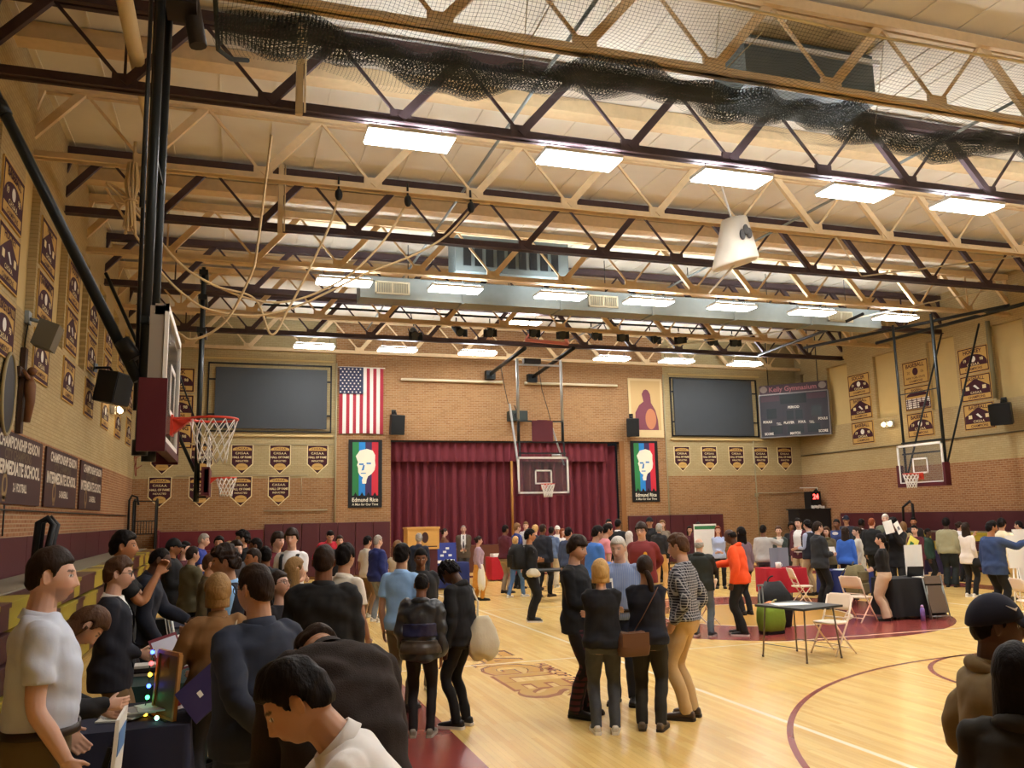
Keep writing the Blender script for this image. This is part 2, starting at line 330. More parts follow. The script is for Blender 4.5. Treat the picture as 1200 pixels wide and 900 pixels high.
# ------------------------------------------------------------------ ceiling lights
def led_mat(st, c=(1, .975, .94, 1)):
    m = bpy.data.materials.new('lamp_and_uplight'); m.use_nodes = True; bb = m.node_tree.nodes['Principled BSDF']
    bb.inputs['Base Color'].default_value = (.9, .9, .9, 1); bb.inputs['Emission Color'].default_value = c; bb.inputs['Emission Strength'].default_value = st; return m
M_led = led_mat(36); M_added_uplight = led_mat(42, (.86, .94, 1, 1))
lx = [-.3, 2.36, 5.13, 7.96, 10.53, 13.12, 15.8, 18.8]
rows = ((3.9, 'nearest', [1, 2, 3, 4, 5, 6, 7]), (11.9, 'near', [1, 2, 3, 4, 5, 6, 7]), (20.0, 'middle', [1, 2, 3, 4, 5, 6, 7]), (28.0, 'far', [1, 2, 3, 5, 6, 7]))
first = None
def light(x, y, z, label):
    global first
    if first is None:
        t = thing('ceiling_light', label, 'light', (x, y, z), group='bright ceiling lights in rows')
        b = MB(); b.box(x-.66, x+.66, y-.27, y+.27, z+.03, z+.09); b.box(x-.2, x+.2, y-.1, y+.1, z+.09, z+.15); b.build('housing', M_white, t)
        b = MB(); b.box(x-.6, x-.22, y-.23, y+.23, z+.09, z+.105); b.box(x+.22, x+.6, y-.23, y+.23, z+.09, z+.105); b.box(x-.22, x+.22, y-.23, y-.12, z+.09, z+.105); b.build('added_uplight', M_added_uplight, t)  # emissive top faces added to the fixture to brighten the ceiling
        b = MB(); b.box(x-.64, x+.64, y-.25, y+.25, z, z+.03); b.build('diffuser', M_led, t)
        for dx in (-.5, .5): b = MB(); b.cyl((x+dx, y, z+.09), (x+dx, y, ZBOT+.05 if z < 8 else ZTOP), .008, 6); b.build('hanger', M_black, t)
        first = t; return t
    return copy_thing(first, (x, y, z), 0, label)
for y, rn, idx in rows:
    n = 0
    for i in idx:
        n += 1
        light(lx[i], y, 7.66, f'bright white rectangular ceiling light, {ORD[n-1]} from the left in the {rn} row')
light(9.5, 27.6, 8.75, 'bright ceiling light mounted higher than its row, above the pink hoop frame')
# ------------------------------------------------------------------ air duct with grilles
t = thing('air_duct', 'long grey rectangular air duct with pale grilles hanging below the middle of the roof', 'duct', (10.5, 21.4, 7.62))
b = MB(); b.box(2.9, 19.2, 21.05, 21.75, 7.63, 8.2)
for x in (5.6, 8.4, 11.2, 13.9, 16.6): b.box(x-.03, x+.03, 21.02, 21.78, 7.6, 8.23)
b.build('casing', M_grey, t)
M_vent = mat('grille_cream', srgb(206, 196, 168), .6)
for x0 in (3.27, 9.2, 17.2):
    b = MB(); zc0, zc1 = 7.74, 8.08
    for a, c, d, e in ((x0, x0+.9, zc0, zc0+.04), (x0, x0+.9, zc1-.04, zc1), (x0, x0+.04, zc0, zc1), (x0+.86, x0+.9, zc0, zc1), (x0+.43, x0+.47, zc0, zc1)): b.box(a, c, 21.0, 21.05, d, e)
    for q in range(1, 20): b.box(x0+.045*q-.008, x0+.045*q+.008, 21.01, 21.05, zc0, zc1)
    b.build('grille', M_vent, t)
for x in (4.2, 7.0, 9.9, 12.6, 15.3, 18.2): b = MB(); b.cyl((x, 21.4, 8.2), (x, 21.4, ZTOP), .012, 6); b.build('hanger', M_black, t)
t = thing('air_handler', 'large dark grey air unit tucked in the roof trusses above the duct', 'air unit', (6.6, 20.9, 8.25))
b = MB(); b.box(5.2, 8.3, 20.2, 21.0, 8.25, 9.27); b.build('casing', mat('unit_grey', srgb(96, 104, 104), .5, .2), t)
b = MB()
for q in range(9): b.box(5.4+.3*q, 5.6+.3*q, 20.17, 20.2, 8.4, 9.0)
b.build('louvre', M_black, t)
t = thing('air_handler', 'dark ventilation box between trusses at top of the view above the first lights', 'air unit', (8.4, 10.6, 8.45))
b = MB(); b.box(7.2, 9.6, 10.2, 11.1, 8.45, 9.27); b.build('casing', _m['unit_grey'], t)
b = MB(); b.box(7.1, 9.7, 10.15, 10.2, 8.42, 8.5); b.box(7.1, 9.7, 10.15, 10.2, 9.1, 9.18); b.build('trim_strip', M_white, t)
# tapered white hood
t = thing('ventilation_hood', 'white tapered bucket-shaped hood hanging tilted under the tan truss', 'hood', (9.25, 13.9, 6.8))
b = MB(); n = 28; A = np.linspace(0, 2*math.pi, n, endpoint=False)
rings = []
for z, r_ in ((6.84, .44), (6.88, .46), (7.3, .36), (7.7, .27), (7.78, .25)):
    tz = (z-7.8)*.18
    rings.append([(9.3+r_*math.cos(a)+tz*.25, 13.9+r_*math.sin(a), z+.12*math.cos(a)*(1 if z < 7.5 else .3)) for a in A])
b.loft(rings); b.build('shell', mat('hood_white', srgb(214, 208, 196), .6), t)
b = MB()
for a in np.radians((255, 268, 281)): b.sphere((9.3+.33*math.cos(a), 13.9+.36*math.sin(a)-.03, 7.36+.08*math.sin(a*7)), .07, 0, 8, 6, (1, .4, 1.6))
b.build('emblem', mat('dark_emblem', srgb(70, 70, 72), .6), t)
b = MB(); b.cyl((9.25, 13.9, 7.75), (9.25, 14.3, 8.9), .02, 6); b.bar((9.3, 13.9, 6.9), (9.0, 14.5, 6.4), .03, .03); b.build('bracket', M_white, t)
# ------------------------------------------------------------------ raised divider net, folded up under the roof
def net_mat(cell, thick, col):
    m = bpy.data.materials.new('net'); m.use_nodes = True; nt = m.node_tree; bb = nt.nodes['Principled BSDF']; bb.inputs['Base Color'].default_value = (*col, 1); bb.inputs['Roughness'].default_value = .8
    uv = nt.nodes.new('ShaderNodeUVMap'); sx = nt.nodes.new('ShaderNodeSeparateXYZ'); nt.links.new(uv.outputs[0], sx.inputs[0]); outs = []
    for k in (0, 1):
        d = nt.nodes.new('ShaderNodeMath'); d.operation = 'DIVIDE'; d.inputs[1].default_value = cell; nt.links.new(sx.outputs[k], d.inputs[0])
        f = nt.nodes.new('ShaderNodeMath'); f.operation = 'FRACT'; nt.links.new(d.outputs[0], f.inputs[0])
        l = nt.nodes.new('ShaderNodeMath'); l.operation = 'LESS_THAN'; l.inputs[1].default_value = thick/cell; nt.links.new(f.outputs[0], l.inputs[0]); outs.append(l)
    mx = nt.nodes.new('ShaderNodeMath'); mx.operation = 'MAXIMUM'; nt.links.new(outs[0].outputs[0], mx.inputs[0]); nt.links.new(outs[1].outputs[0], mx.inputs[1])
    nt.links.new(mx.outputs[0], bb.inputs['Alpha']); return m
def sheet(name, P, m, parent):   # P: nu x nv x 3 grid, UV in metres along the sheet
    nu, nv = P.shape[:2]; me = bpy.data.meshes.new(name); F = [(i*nv+j, (i+1)*nv+j, (i+1)*nv+j+1, i*nv+j+1) for i in range(nu-1) for j in range(nv-1)]
    me.from_pydata((P.reshape(-1, 3)-np.array(parent.location)).tolist(), [], F)
    du = np.zeros((nu, nv)); dv = np.zeros((nu, nv)); du[1:] = np.cumsum(np.linalg.norm(np.diff(P, axis=0), axis=2), 0); dv[:, 1:] = np.cumsum(np.linalg.norm(np.diff(P, axis=1), axis=2), 1)
    U = np.stack([du, dv], 2).reshape(-1, 2); ul = me.uv_layers.new(name='UVMap')
    li = np.zeros(len(me.loops), int); me.loops.foreach_get('vertex_index', li); ul.data.foreach_set('uv', U[li].ravel())
    me.materials.append(m); me.polygons.foreach_set('use_smooth', [True]*len(F)); o = bpy.data.objects.new(name, me); C.objects.link(o); o.parent = parent; return o
t = thing('divider_net', 'dark green mesh net gathered up in folds below the roof, across the top', 'net', (9, 9.9, 7.9))
gx = np.linspace(-.35, 17.5, 220); gv = np.linspace(0, 1, 26)
P = np.zeros((220, 26, 3))
for i, x in enumerate(gx):
    sag = .14*math.sin(x*2.1)+.09*math.sin(x*4.7+1)+.05*math.sin(x*9.3+.4)
    y0, y1 = 8.05, 10.75+.3*math.sin(x*.9)+.16*math.sin(x*2.7+2)
    for j, v in enumerate(gv):
        P[i, j] = (x+.05*math.sin(9*v+x), y0+(y1-y0)*v, 8.05-.42*math.sin(math.pi*v)**1.2+sag*.5*math.sin(math.pi*v)+.04*math.sin(14*v+2.3*x))
sheet('hanging_fold', P, net_mat(.05, .0042, srgb(40, 48, 46)), t)
P2 = np.zeros((220, 30, 3))
for i, x in enumerate(gx):
    for j, v in enumerate(np.linspace(0, 1, 30)):
        a = 2*math.pi*v*2.3; rr = .13+.05*math.sin(x*3.1)+.04*math.sin(x*7.3+a)+.1*v
        P2[i, j] = (x, 9.62+.18*math.sin(x*.8)+rr*math.cos(a)*1.7, 7.72+.09*math.sin(x*1.7)+rr*math.sin(a)*.75)
sheet('gathered_bundle', P2, net_mat(.05, .011, srgb(34, 42, 42)), t)
b = MB(); b.tube([(x, 8.05+.03*math.sin(x), 8.06) for x in np.linspace(-.4, 17.6, 40)], .022, 6); b.build('rope_edge', mat('cream_rope', srgb(206, 196, 172), .8), t)
b = MB(); b.tube([(-.35, 8.05, 8.06), (-.36, 9.0, 7.72), (-.34, 9.9, 7.6), (-.2, 10.3, 7.72), (.0, 10.6, 7.9)], .03, 6); b.build('side_rope', mat('dark_rope', srgb(44, 50, 48), .8), t)
b = MB()
for x in (.6, 3.4, 6.2, 9.0, 11.8, 14.6, 17.2): b.cyl((x, 9.62, 7.75), (x, 9.3, 8.9), .008, 5); b.cyl((x, 8.05, 8.06), (x, 9.27, 8.0), .008, 5)
b.build('lift_cord', _m['cream_rope'], t)
# conduits and pipes in the roof
for (a, c, r_, lab) in (((4.35, 4, 8.75), (4.35, 30, 8.75), .03, 'thin grey roof conduit running away above the third light column'), ((12.0, 4, 8.6), (12.0, 30, 8.6), .03, 'thin grey roof conduit running away right of the tapered hood'),
                        ((-1.45, 3, 8.35), (-1.45, 15.2, 8.35), .1, 'fat cream roof pipe running away along the left side')):
    b = MB(); b.cyl(a, c, r_, 10); single('roof_pipe', b, M_grey if r_ < .05 else mat('cream_pipe', srgb(206, 186, 146), .6), lab, 'pipe')
for (x, y, lab) in ((.72, 11.88, 'square tan conduit post hanging through the first trusses left of the lights'), (.72, 17.2, 'tan conduit post dropping from the roof left of the middle lights')):
    b = MB(); b.box(x-.05, x+.05, y-.19, y-.09, ZBOT-.1, ZC-.02); b.cyl((x+.08, y-.14, ZBOT-.05), (x+.08, y-.14, ZC-.02), .018, 6); single('conduit_post', b, mat('tan_conduit', srgb(196, 176, 140), .6), lab, 'conduit')
# ------------------------------------------------------------------ climbing ropes pulled aside
M_rope = mat('rope', srgb(196, 172, 132), .9, noise=.25, nscale=60)
hub = np.array([-1.75, 14.4, 7.75])
def rope(name, label, pts, r_=.02):
    P = [np.array(p, float) for p in pts]; Q = []
    for i in range(len(P)-1):                         # Catmull-Rom
        p0, p1, p2, p3 = P[max(0, i-1)], P[i], P[i+1], P[min(len(P)-1, i+2)]
        for u in np.linspace(0, 1, 10, endpoint=False): Q.append(.5*((2*p1)+(-p0+p2)*u+(2*p0-5*p1+4*p2-p3)*u*u+(-p0+3*p1-3*p2+p3)*u**3))
    Q.append(P[-1]); b = MB(); b.tube(Q, r_, 7); return single(name, b, M_rope, label, 'rope', 'climbing ropes tied back to the left')
def rp(*px): return [atY(x, y, Yd) for x, y, Yd in px]
rope('climbing_rope', 'pale climbing rope swept left from the hook above the leftmost middle light', rp((397, 230, 14.58), (386, 265, 14.6), (362, 316, 14.8), (338, 362, 15), (318, 392, 15), (298, 350, 15), (250, 334, 14.8), (205, 303, 14.6), (150, 232, 14.5), (124, 214, 14.4)))
rope('climbing_rope', 'pale climbing rope sagging from the second hook to the left bundle', rp((478, 236, 14.58), (455, 275, 14.6), (425, 309, 14.7), (392, 333, 14.9), (345, 352, 15), (300, 352, 15), (249, 333, 14.9), (207, 306, 14.7), (160, 250, 14.5), (126, 216, 14.4)))
rope('climbing_rope', 'pale climbing rope in the longest sweep, from the third hook to the left bundle', rp((552, 245, 14.58), (522, 277, 14.6), (482, 300, 14.7), (430, 320, 14.8), (385, 342, 14.9), (345, 360, 15), (300, 370, 15), (249, 364, 14.9), (222, 350, 14.8), (190, 320, 14.6), (150, 262, 14.5), (124, 220, 14.4)))
rope('climbing_rope', 'pale climbing rope hanging from the first hook and looping towards the near left backboard', rp((318, 158, 11.9), (308, 240, 12), (300, 300, 12), (294, 322, 12), (272, 366, 12), (249, 389, 12), (224, 398, 12), (212, 392, 12)), .018)
b = MB()
for k in range(9):
    a = k*.7; b.tube([hub+np.array([.06*math.cos(a), .05*math.sin(a), .15]), hub+np.array([.1*math.cos(a), .09*math.sin(a), -.25]), hub+np.array([.05*math.cos(a+.5), .05*math.sin(a), -.5]), hub+np.array([.09*math.cos(a+1), .08*math.sin(a+1), -.95-.05*(k % 3)])], .022, 6)
b.torus(hub+np.array([0, 0, -.5]), .08, .02); b.cyl(hub+np.array([0, .18, .15]), hub+np.array([0, .18, .6]), .03, 6)
single('rope_bundle', b, M_rope, 'knotted bundle of rope ends hanging below the tan truss at upper left', 'rope')
for k, x in enumerate((397, 478, 552)):
    p = atY(x, 228+7.5*k, 14.5); b = MB(); b.sphere(p+np.array([0, 0, .0]), .07, 0, 10, 8, (1, 1, 1.6)); b.cyl(p, p+np.array([0, .05, .35]), .02, 6)
    single('rope_hook', b, M_blackp, f'black rope hook under the tan truss, {ORD[k]} of three from the left', 'hook', 'rope hooks')
# ------------------------------------------------------------------ stage light bar
t = thing('light_bar', 'long dark horizontal pipe carrying the row of stage spotlights', 'pipe', (9.5, 25.1, 8.3))
b = MB(); b.cyl((.4, 25.1, 8.3), (17.2, 25.1, 8.3), .035, 8); b.build('pipe', M_black, t)
b = MB()
for x in (1.5, 5, 8.3, 11.5, 14.7): b.cyl((x, 25.1, 8.3), (x, 24.85, 8.0), .015, 6)
b.build('clamp', M_black, t)
spots = [(5.1, 7.68, 0), (6.45, 7.86, 20), (7.55, 7.88, -15), (8.9, 7.95, 10), (10.05, 7.93, -25), (11.05, 7.95, 15), (12.1, 7.94, -10), (13.2, 7.93, 20), (14.3, 7.95, -20), (15.4, 7.96, 12), (16.4, 7.96, -12)]
M_spot = mat('spot_black', srgb(30, 36, 42), .5)
sp0 = None
for k, (x, z, rz) in enumerate(spots):
    lab = f'small black stage spotlight hanging from the roof bar, {ORD[k]} from the left'
    if sp0 is None:
        sp0 = thing('stage_spotlight', lab, 'spotlight', (x, 25.1, z), R(rz), 'stage spotlights on the roof bar')
        b = MB(); b.tube([(0, .12, .1), (0, .0, .02), (0, -.14, -.1), (0, -.24, -.17)], [.1, .12, .13, .14], 12); b.build('lamp_body', M_spot, sp0, False)
        b = MB(); b.torus((0, 0, .12), .17, .014, (0, 1, 0), 16, 6, a0=-math.pi/2, a1=math.pi/2); b.cyl((0, 0, .2), (0, 0, .36), .02, 6); b.build('yoke', M_black, sp0, False)
        b = MB()
        for sg in (-1, 1): b.obox((0+.15*sg, -.27, -.17), (.06*sg, -.04, .0), (0, 0, .12), (.004, .004, 0))
        b.build('barn_door', M_black, sp0, False)
    else: copy_thing(sp0, (x, 25.1, z), R(rz), lab)
# ------------------------------------------------------------------ wall hangings
class W:                                               # a wall seen from inside: centre point, right and up directions, normal into the room
    def __init__(s, o, ux): s.o = np.array(o, float); s.ux = np.array(ux, float); s.uz = Z; s.n = np.cross(s.ux, Z)
    def at(s, u, v, d=0): return s.o+s.ux*u+s.uz*v+s.n*d
def rect(u0, u1, v0, v1): return [(u0, v0), (u1, v0), (u1, v1), (u0, v1)]
def slab(b, w_, poly, d0, d1, mi): b.prism(poly, w_.at(0, 0, d0), w_.ux, w_.uz, d1-d0, mi)
def dec(b, w_, poly, d, mi): b.poly(poly, w_.at(0, 0, d), w_.ux, w_.uz, mi)
def txt(b, w_, s, u, v, h, d, mi, wm=None, bold=.0, arch=0.): b.text(s, w_.at(u, v, d), w_.ux, w_.uz, h, mi, wm, bold, arch)
def ell(cu, cv, ru, rv, n=24, a0=0, a1=360): return [(cu+ru*math.cos(a), cv+rv*math.sin(a)) for a in np.radians(np.linspace(a0, a1, n, endpoint=(a1-a0 < 359)))]
WORDS = ['BASEBALL', 'SOCCER', 'HOCKEY', 'TRACK', 'BASKETBALL', 'SWIMMING', 'FOOTBALL', 'GOLF', 'BOWLING']
BM = [M_gold, M_bmar, M_cream, M_white]
def banner(w_, label, word, group, style, wd=1.2, ht=.86, border=.035):
    b = MB(); hw, hh = wd/2, ht/2
    slab(b, w_, rect(-hw, hw, -hh, hh), .001, .027, 0)
    for e in ((-hw+.02, hw-.02, hh-.02-border, hh-.02), (-hw+.02, hw-.02, -hh+.02, -hh+.02+border), (-hw+.02, -hw+.02+border, -hh+.02, hh-.02), (hw-.02-border, hw-.02, -hh+.02, hh-.02)): dec(b, w_, rect(*e), .029, 1)
    if style == 0:                                     # domed maroon field with a light emblem
        dec(b, w_, [(-hw+.06, -.2)]+[(p, q) for p, q in ell(0, -.12, hw-.06, .3, 20, 180, 0)]+[(hw-.06, -.2)][::1], .031, 1)
        txt(b, w_, word, 0, .285, .13, .033, 1, wd-.2, .03, .1)
        dec(b, w_, ell(0, .03, .1, .1), .033, 3); txt(b, w_, '19', -.33, -.0, .1, .033, 2, None, .02); txt(b, w_, '98', .33, -.0, .1, .033, 2, None, .02)
        txt(b, w_, 'C.H.S.A.A.', 0, -.14, .085, .033, 2, .7, .02); txt(b, w_, 'CHAMPIONS', 0, -.29, .085, .033, 1, .9, .02)
    elif style == 1:                                   # peaked maroon field
        dec(b, w_, [(-hw+.06, -.22), (hw-.06, -.22), (hw-.06, .02), (.28, .16), (0, .3), (-.28, .16), (-hw+.06, .02)], .031, 1)
        txt(b, w_, word, 0, .31, .12, .033, 1, wd-.3, .02, .12); dec(b, w_, [(-.02, .1), (.14, -.05), (.06, -.06), (-.1, .07)], .033, 3)
        for q in (-.33, .33): dec(b, w_, rect(q-.07, q+.07, -.06, .06), .033, 2)
        txt(b, w_, 'C.H.S.A.A.', 0, -.15, .075, .033, 2, .65, .02); txt(b, w_, 'CHAMPIONS', 0, -.3, .085, .033, 1, .95, .02)
    elif style == 2:                                   # plain field, round emblem
        txt(b, w_, word, 0, .28, .14, .033, 1, wd-.22, .02, .14); dec(b, w_, ell(0, .04, .13, .14), .033, 1)
        txt(b, w_, '20', -.32, .02, .1, .033, 1); txt(b, w_, '06', .32, .02, .1, .033, 1); txt(b, w_, 'NEW YORK STATE', 0, -.18, .075, .033, 1, .95, .015); txt(b, w_, 'CHAMPIONS', 0, -.3, .08, .033, 1, .85, .015)
    else:                                              # dark lattice field
        dec(b, w_, [(-hw+.08, .08)]+ell(0, .08, hw-.08, .16, 16, 180, 0)+[(hw-.08, .08)], .031, 1); txt(b, w_, word, 0, .3, .09, .033, 1, .8, .02)
        dec(b, w_, rect(-hw+.06, hw-.06, -.36, .0), .031, 3)
        for k in range(5): dec(b, w_, rect(-hw+.06, hw-.06, -.36+.075*k, -.335+.075*k), .033, 1)
        for k in range(5): dec(b, w_, rect(-.5+.22*k, -.46+.22*k, -.36, .0), .034, 1)
        dec(b, w_, rect(.05, hw-.08, -.33, -.15), .036, 1); txt(b, w_, '1954', -.28, -.06, .08, .037, 1)
    return single('championship_banner', b, BM, label, 'banner', group)
RN = ['top', 'middle', 'bottom']; RZ = [6.79, 5.86, 4.86]
for c in range(7):
    for r_ in range(3):
        w_ = W((XL, 13.42+2.53*c, RZ[r_]), Y)
        banner(w_, f'gold championship banner, {RN[r_]} of the {ORD[c]} column from the camera, left wall', WORDS[(c*3+r_*2) % 9], 'championship banners on the left wall', [1, 0, 0][r_] if c % 2 else [0, 1, 0][r_], 1.2, .84, .06)
for r_ in range(3): banner(W((-2.02, YB, RZ[r_]+.05), X), f'{RN[r_]} championship banner beside the left dark screen, on the back wall corner', WORDS[r_+3], 'championship banners in the back corner', 0, 1.2, .84, .05)
for c, (yc, words, st) in enumerate(((21.2, ['HOCKEY', 'BASEBALL', 'BASEBALL'], [0, 1, 1]), (23.7, ['BASEBALL', 'BASEBALL', 'BASEBALL'], [2, 3, 0]), (26.6, ['SOCCER', 'BASEBALL', 'BASEBALL'], [0, 1, 0]))):
    for r_ in range(3):
        nm = ['nearest the camera', 'beside the white backboard poles', 'nearest the scoreboard'][c]
        banner(W((XR, yc, [6.78, 5.86, 4.92][r_]), -Y), f'{RN[r_]} championship banner of the right wall column {nm}', words[r_], 'championship banners on the right wall', st[r_])
# hall of fame pennants on the back wall
def pennant(x, ztop, label, hd):
    w_ = W((x, YB, ztop), X); b = MB(); hw, h = .365, 1.02
    o = [(-hw, 0), (-hw, -.68), (0, -h), (hw, -.68), (hw, 0)][::-1]; i_ = [(-hw+.03, -.02), (-hw+.03, -.66), (0, -h+.035), (hw-.03, -.66), (hw-.03, -.02)][::-1]
    slab(b, w_, o[::-1], .001, .02, 2); dec(b, w_, i_[::-1], .022, 1)
    dec(b, w_, ell(0, -.155, .31, .085, 20, 180, 0)+[(.31, -.2), (-.31, -.2)], .024, 0)
    txt(b, w_, hd, 0, -.13, .07, .026, 1, .5, .02, .25)
    txt(b, w_, 'C.H.S.A.A.', 0, -.29, .075, .025, 2, .5, .02); txt(b, w_, 'HALL OF FAME', 0, -.43, .075, .025, 2, .62, .025); txt(b, w_, 'INDUCTED', 0, -.56, .06, .025, 2, .45, .015)
    dec(b, w_, ell(0, -.76, .2, .12), .025, 0); dec(b, w_, rect(-.11, .11, -.765, -.755), .027, 1)
    return single('hall_of_fame_pennant', b, BM, label, 'pennant', 'maroon shield pennants on the back wall')
for k, x in enumerate((-2.34, -1.1, .2, 1.46, 2.74)): pennant(x, 4.64, f'maroon shield pennant, {ORD[k]} from the left in the upper row under the left screen', 'C.H.S.A.A.')
for k, x in enumerate((-2.38, -1.12, .19, 1.44)): pennant(x, 3.55, f'maroon shield pennant, {ORD[k]} from the left in the lower row under the left screen', 'C.H.S.A.A.')
for k, x in enumerate((17.24, 18.5, 19.78, 20.96, 22.14)): pennant(x, 4.68, f'maroon shield pennant, {ORD[k]} from the left in the row under the right screen', 'C.H.S.A.A.')
# dark projection boards in frames
M_scr = mat('dark_board', srgb(58, 64, 70), .55, noise=.06, nscale=3)
def screen(x0, x1, z0, z1, u0, u1, v0, v1, label):
    t = thing('projection_board', label, 'screen', ((x0+x1)/2, YB, z0)); b = MB()
    b.box(u0, u1, YB-.1, YB-.05, v0, v1); b.build('board', M_scr, t)
    b = MB(); f = .05
    for a, c, d, e in ((x0, x1, z0, z0+f), (x0, x1, z1-f, z1), (x0, x0+f, z0, z1), (x1-f, x1, z0, z1)): b.box(a, c, YB-.06, YB-.01, d, e)
    for z in (z0+.6, z1-.6):
        b.box(u1, x1, YB-.07, YB-.04, z-.03, z+.03); b.box(x0, u0, YB-.07, YB-.04, z-.03, z+.03)
    b.build('frame', M_black, t)
screen(-1.0, 3.2, 5.08, 7.5, -.75, 3.03, 5.2, 7.33, 'large dark framed screen left of the flag on the back wall')
screen(16.82, 20.94, 5.08, 7.52, 16.95, 20.66, 5.13, 7.45, 'large dark framed screen right of the icon picture on the back wall')
for k, (x0, x1) in enumerate(((-1.3, 3.25), (16.75, 21.1))):
    b = MB(); b.box(x0, x1, YB-.07, YB, 4.93, 5.0); b.box(x0, x1, YB-.05, YB, 7.62, 7.68); struct('trim_%d' % (4+k), b, M_smooth)
b = MB()
for x in (3.36, 16.5): b.cyl((x, YB-.08, 0), (x, YB-.08, 7.6), .03, 8)
b.cyl((20.62, YB-.05, 1.0), (20.62, YB-.05, 4.95), .022, 8); b.box(20.55, 20.69, YB-.08, YB, 2.6, 2.75)
b.cyl((2.2, YB-.03, 2.9), (2.2, YB-.03, 3.5), .012, 6); b.tube([(.95, YB-.04, 2.37), (3.1, YB-.04, 2.37)], .018, 6); b.tube([(20.7, YB-.04, 2.75), (22.9, YB-.04, 2.75)], .018, 6)
b.box(-3.2, 3.3, YB-.03, YB, 4.64, 4.68); b.box(-1.9, 2.4, YB-.03, YB, 3.56, 3.6)
struct('trim_6', b, mat('wall_conduit', srgb(150, 140, 110), .6))
# flag hung vertically
t = thing('flag', 'striped flag with white stars on blue hanging vertically above the left portrait poster', 'flag', (4.25, YB, 5.04)); w_ = W((4.25, YB-.06, 6.24), X); b = MB()
us = np.linspace(-.79, .79, 14)
for k in range(13):
    nseg = 10
    for q in range(nseg):
        v0, v1 = -1.2+2.4*q/nseg, -1.2+2.4*(q+1)/nseg; wv = lambda u, v: .06+.025*math.sin(u*9+v*.8)
        V = [w_.at(u, v+.03*math.cos(u*2), wv(u, v)) for u, v in ((us[k], v0), (us[k+1], v0), (us[k+1], v1), (us[k], v1))]; b.add(V, [(0, 1, 2, 3)], 0 if k % 2 == 0 else 1, True)
b.build('stripes', [mat('flag_red', srgb(150, 44, 58), .8), mat('flag_white', srgb(226, 220, 214), .8)], t)
b = MB(); slab(b, w_, rect(-.8, us[7], .25, 1.22), .095, .105, 0)
for r_ in range(9):
    for c in range(6 if r_ % 2 == 0 else 5):
        u = -.75+.14*c+(.07 if r_ % 2 else 0); v = .31+.105*r_; st = []
        for a in range(10): rr = .04 if a % 2 == 0 else .017; st.append((u+rr*math.sin(a*math.pi/5), v+rr*math.cos(a*math.pi/5)))
        dec(b, w_, st[::-1], .108, 1)
b.build('star_field', [mat('flag_blue', srgb(46, 52, 78), .8), _m['flag_white']], t)
b = MB(); b.cyl(w_.at(-.85, 1.22, .07), w_.at(.85, 1.22, .07), .018, 6); b.build('top_rod', M_white, t)
# tall portrait posters with four colour bands
PM = [M_blackp, mat('poster_green', srgb(44, 120, 70), .6), mat('poster_blue', srgb(40, 130, 205), .6), mat('poster_purple', srgb(62, 44, 84), .6), mat('poster_red', srgb(190, 44, 60), .6), mat('poster_cream', srgb(238, 236, 214), .6), mat('poster_face_print', srgb(70, 130, 190), .6)]
for xc, zc, lab in ((4.41, 3.63, 'tall dark poster with colour bands and a pale head, left of the stage curtain'), (15.5, 3.67, 'tall dark poster with colour bands and a pale head, right of the stage curtain')):
    w_ = W((xc, YB-.06, zc), X); b = MB(); slab(b, w_, rect(-.6, .6, -1.21, 1.21), .01, .035, 0)
    for k in range(4):
        u0 = -.46+.23*k; n = 3; pts = [(u0, 1.12), (u0, -.78)]
        for q in range(1): pts += [(u0+.05, -.78), (u0+.115, -.66), (u0+.18, -.78)]
        pts += [(u0+.23, -.78), (u0+.23, 1.12)]; dec(b, w_, pts, .037, 1+k)
    head = [(-.3, .5), (-.34, .62), (-.2, .82), (.05, .88), (.26, .82), (.35, .66), (.34, .46), (.36, .3), (.33, .12), (.22, -.02), (.1, -.1), (.05, -.22), (.03, -.36), (-.1, -.36), (-.12, -.24), (-.08, -.14), (-.18, -.08), (-.25, .04), (-.26, .2), (-.3, .3), (-.26, .4)]
    dec(b, w_, head[::-1], .039, 5)
    dec(b, w_, rect(-.22, -.06, .3, .36), .041, 6); dec(b, w_, rect(.04, .2, .33, .39), .041, 6); dec(b, w_, [(-.08, .3), (-.02, .3), (-.05, .12), (-.14, .1)][::-1], .041, 6); dec(b, w_, rect(-.16, .02, -.01, .025), .041, 6)  # printed eyes, nose and mouth
    txt(b, w_, 'Edmund Rice', 0, -.93, .14, .04, 5, .92, .02); txt(b, w_, 'A Man for Our Time', 0, -1.09, .085, .04, 5, .92, .01)
    single('portrait_poster', b, PM, lab, 'poster')
# generic devotional hanging: two soft shapes on gold cloth
w_ = W((15.66, YB-.06, 6.22), X); b = MB(); IM = [mat('icon_cloth', srgb(206, 184, 140), .8), mat('icon_gold', srgb(188, 160, 112), .8), mat('icon_plum', srgb(112, 62, 74), .8), mat('icon_rose', srgb(176, 116, 84), .8)]
slab(b, w_, rect(-.76, .76, -1.2, 1.19), .02, .035, 0); dec(b, w_, rect(-.66, .66, -.9, 1.1), .037, 1)
dec(b, w_, [(-.5, -.9), (-.48, -.2), (-.3, .1), (-.1, .25)]+[(.02+.2*math.cos(a), .45+.3*math.sin(a)) for a in np.radians((160, 120, 90, 60, 20))]+[(.24, .2), (.42, -.1), (.52, -.5), (.54, -.9)], .039, 2)
dec(b, w_, ell(.2, -.45, .24, .42), .041, 3)
single('cloth_hanging', b, IM, 'gold cloth hanging with a soft plum figure shape, above the right portrait poster', 'hanging')
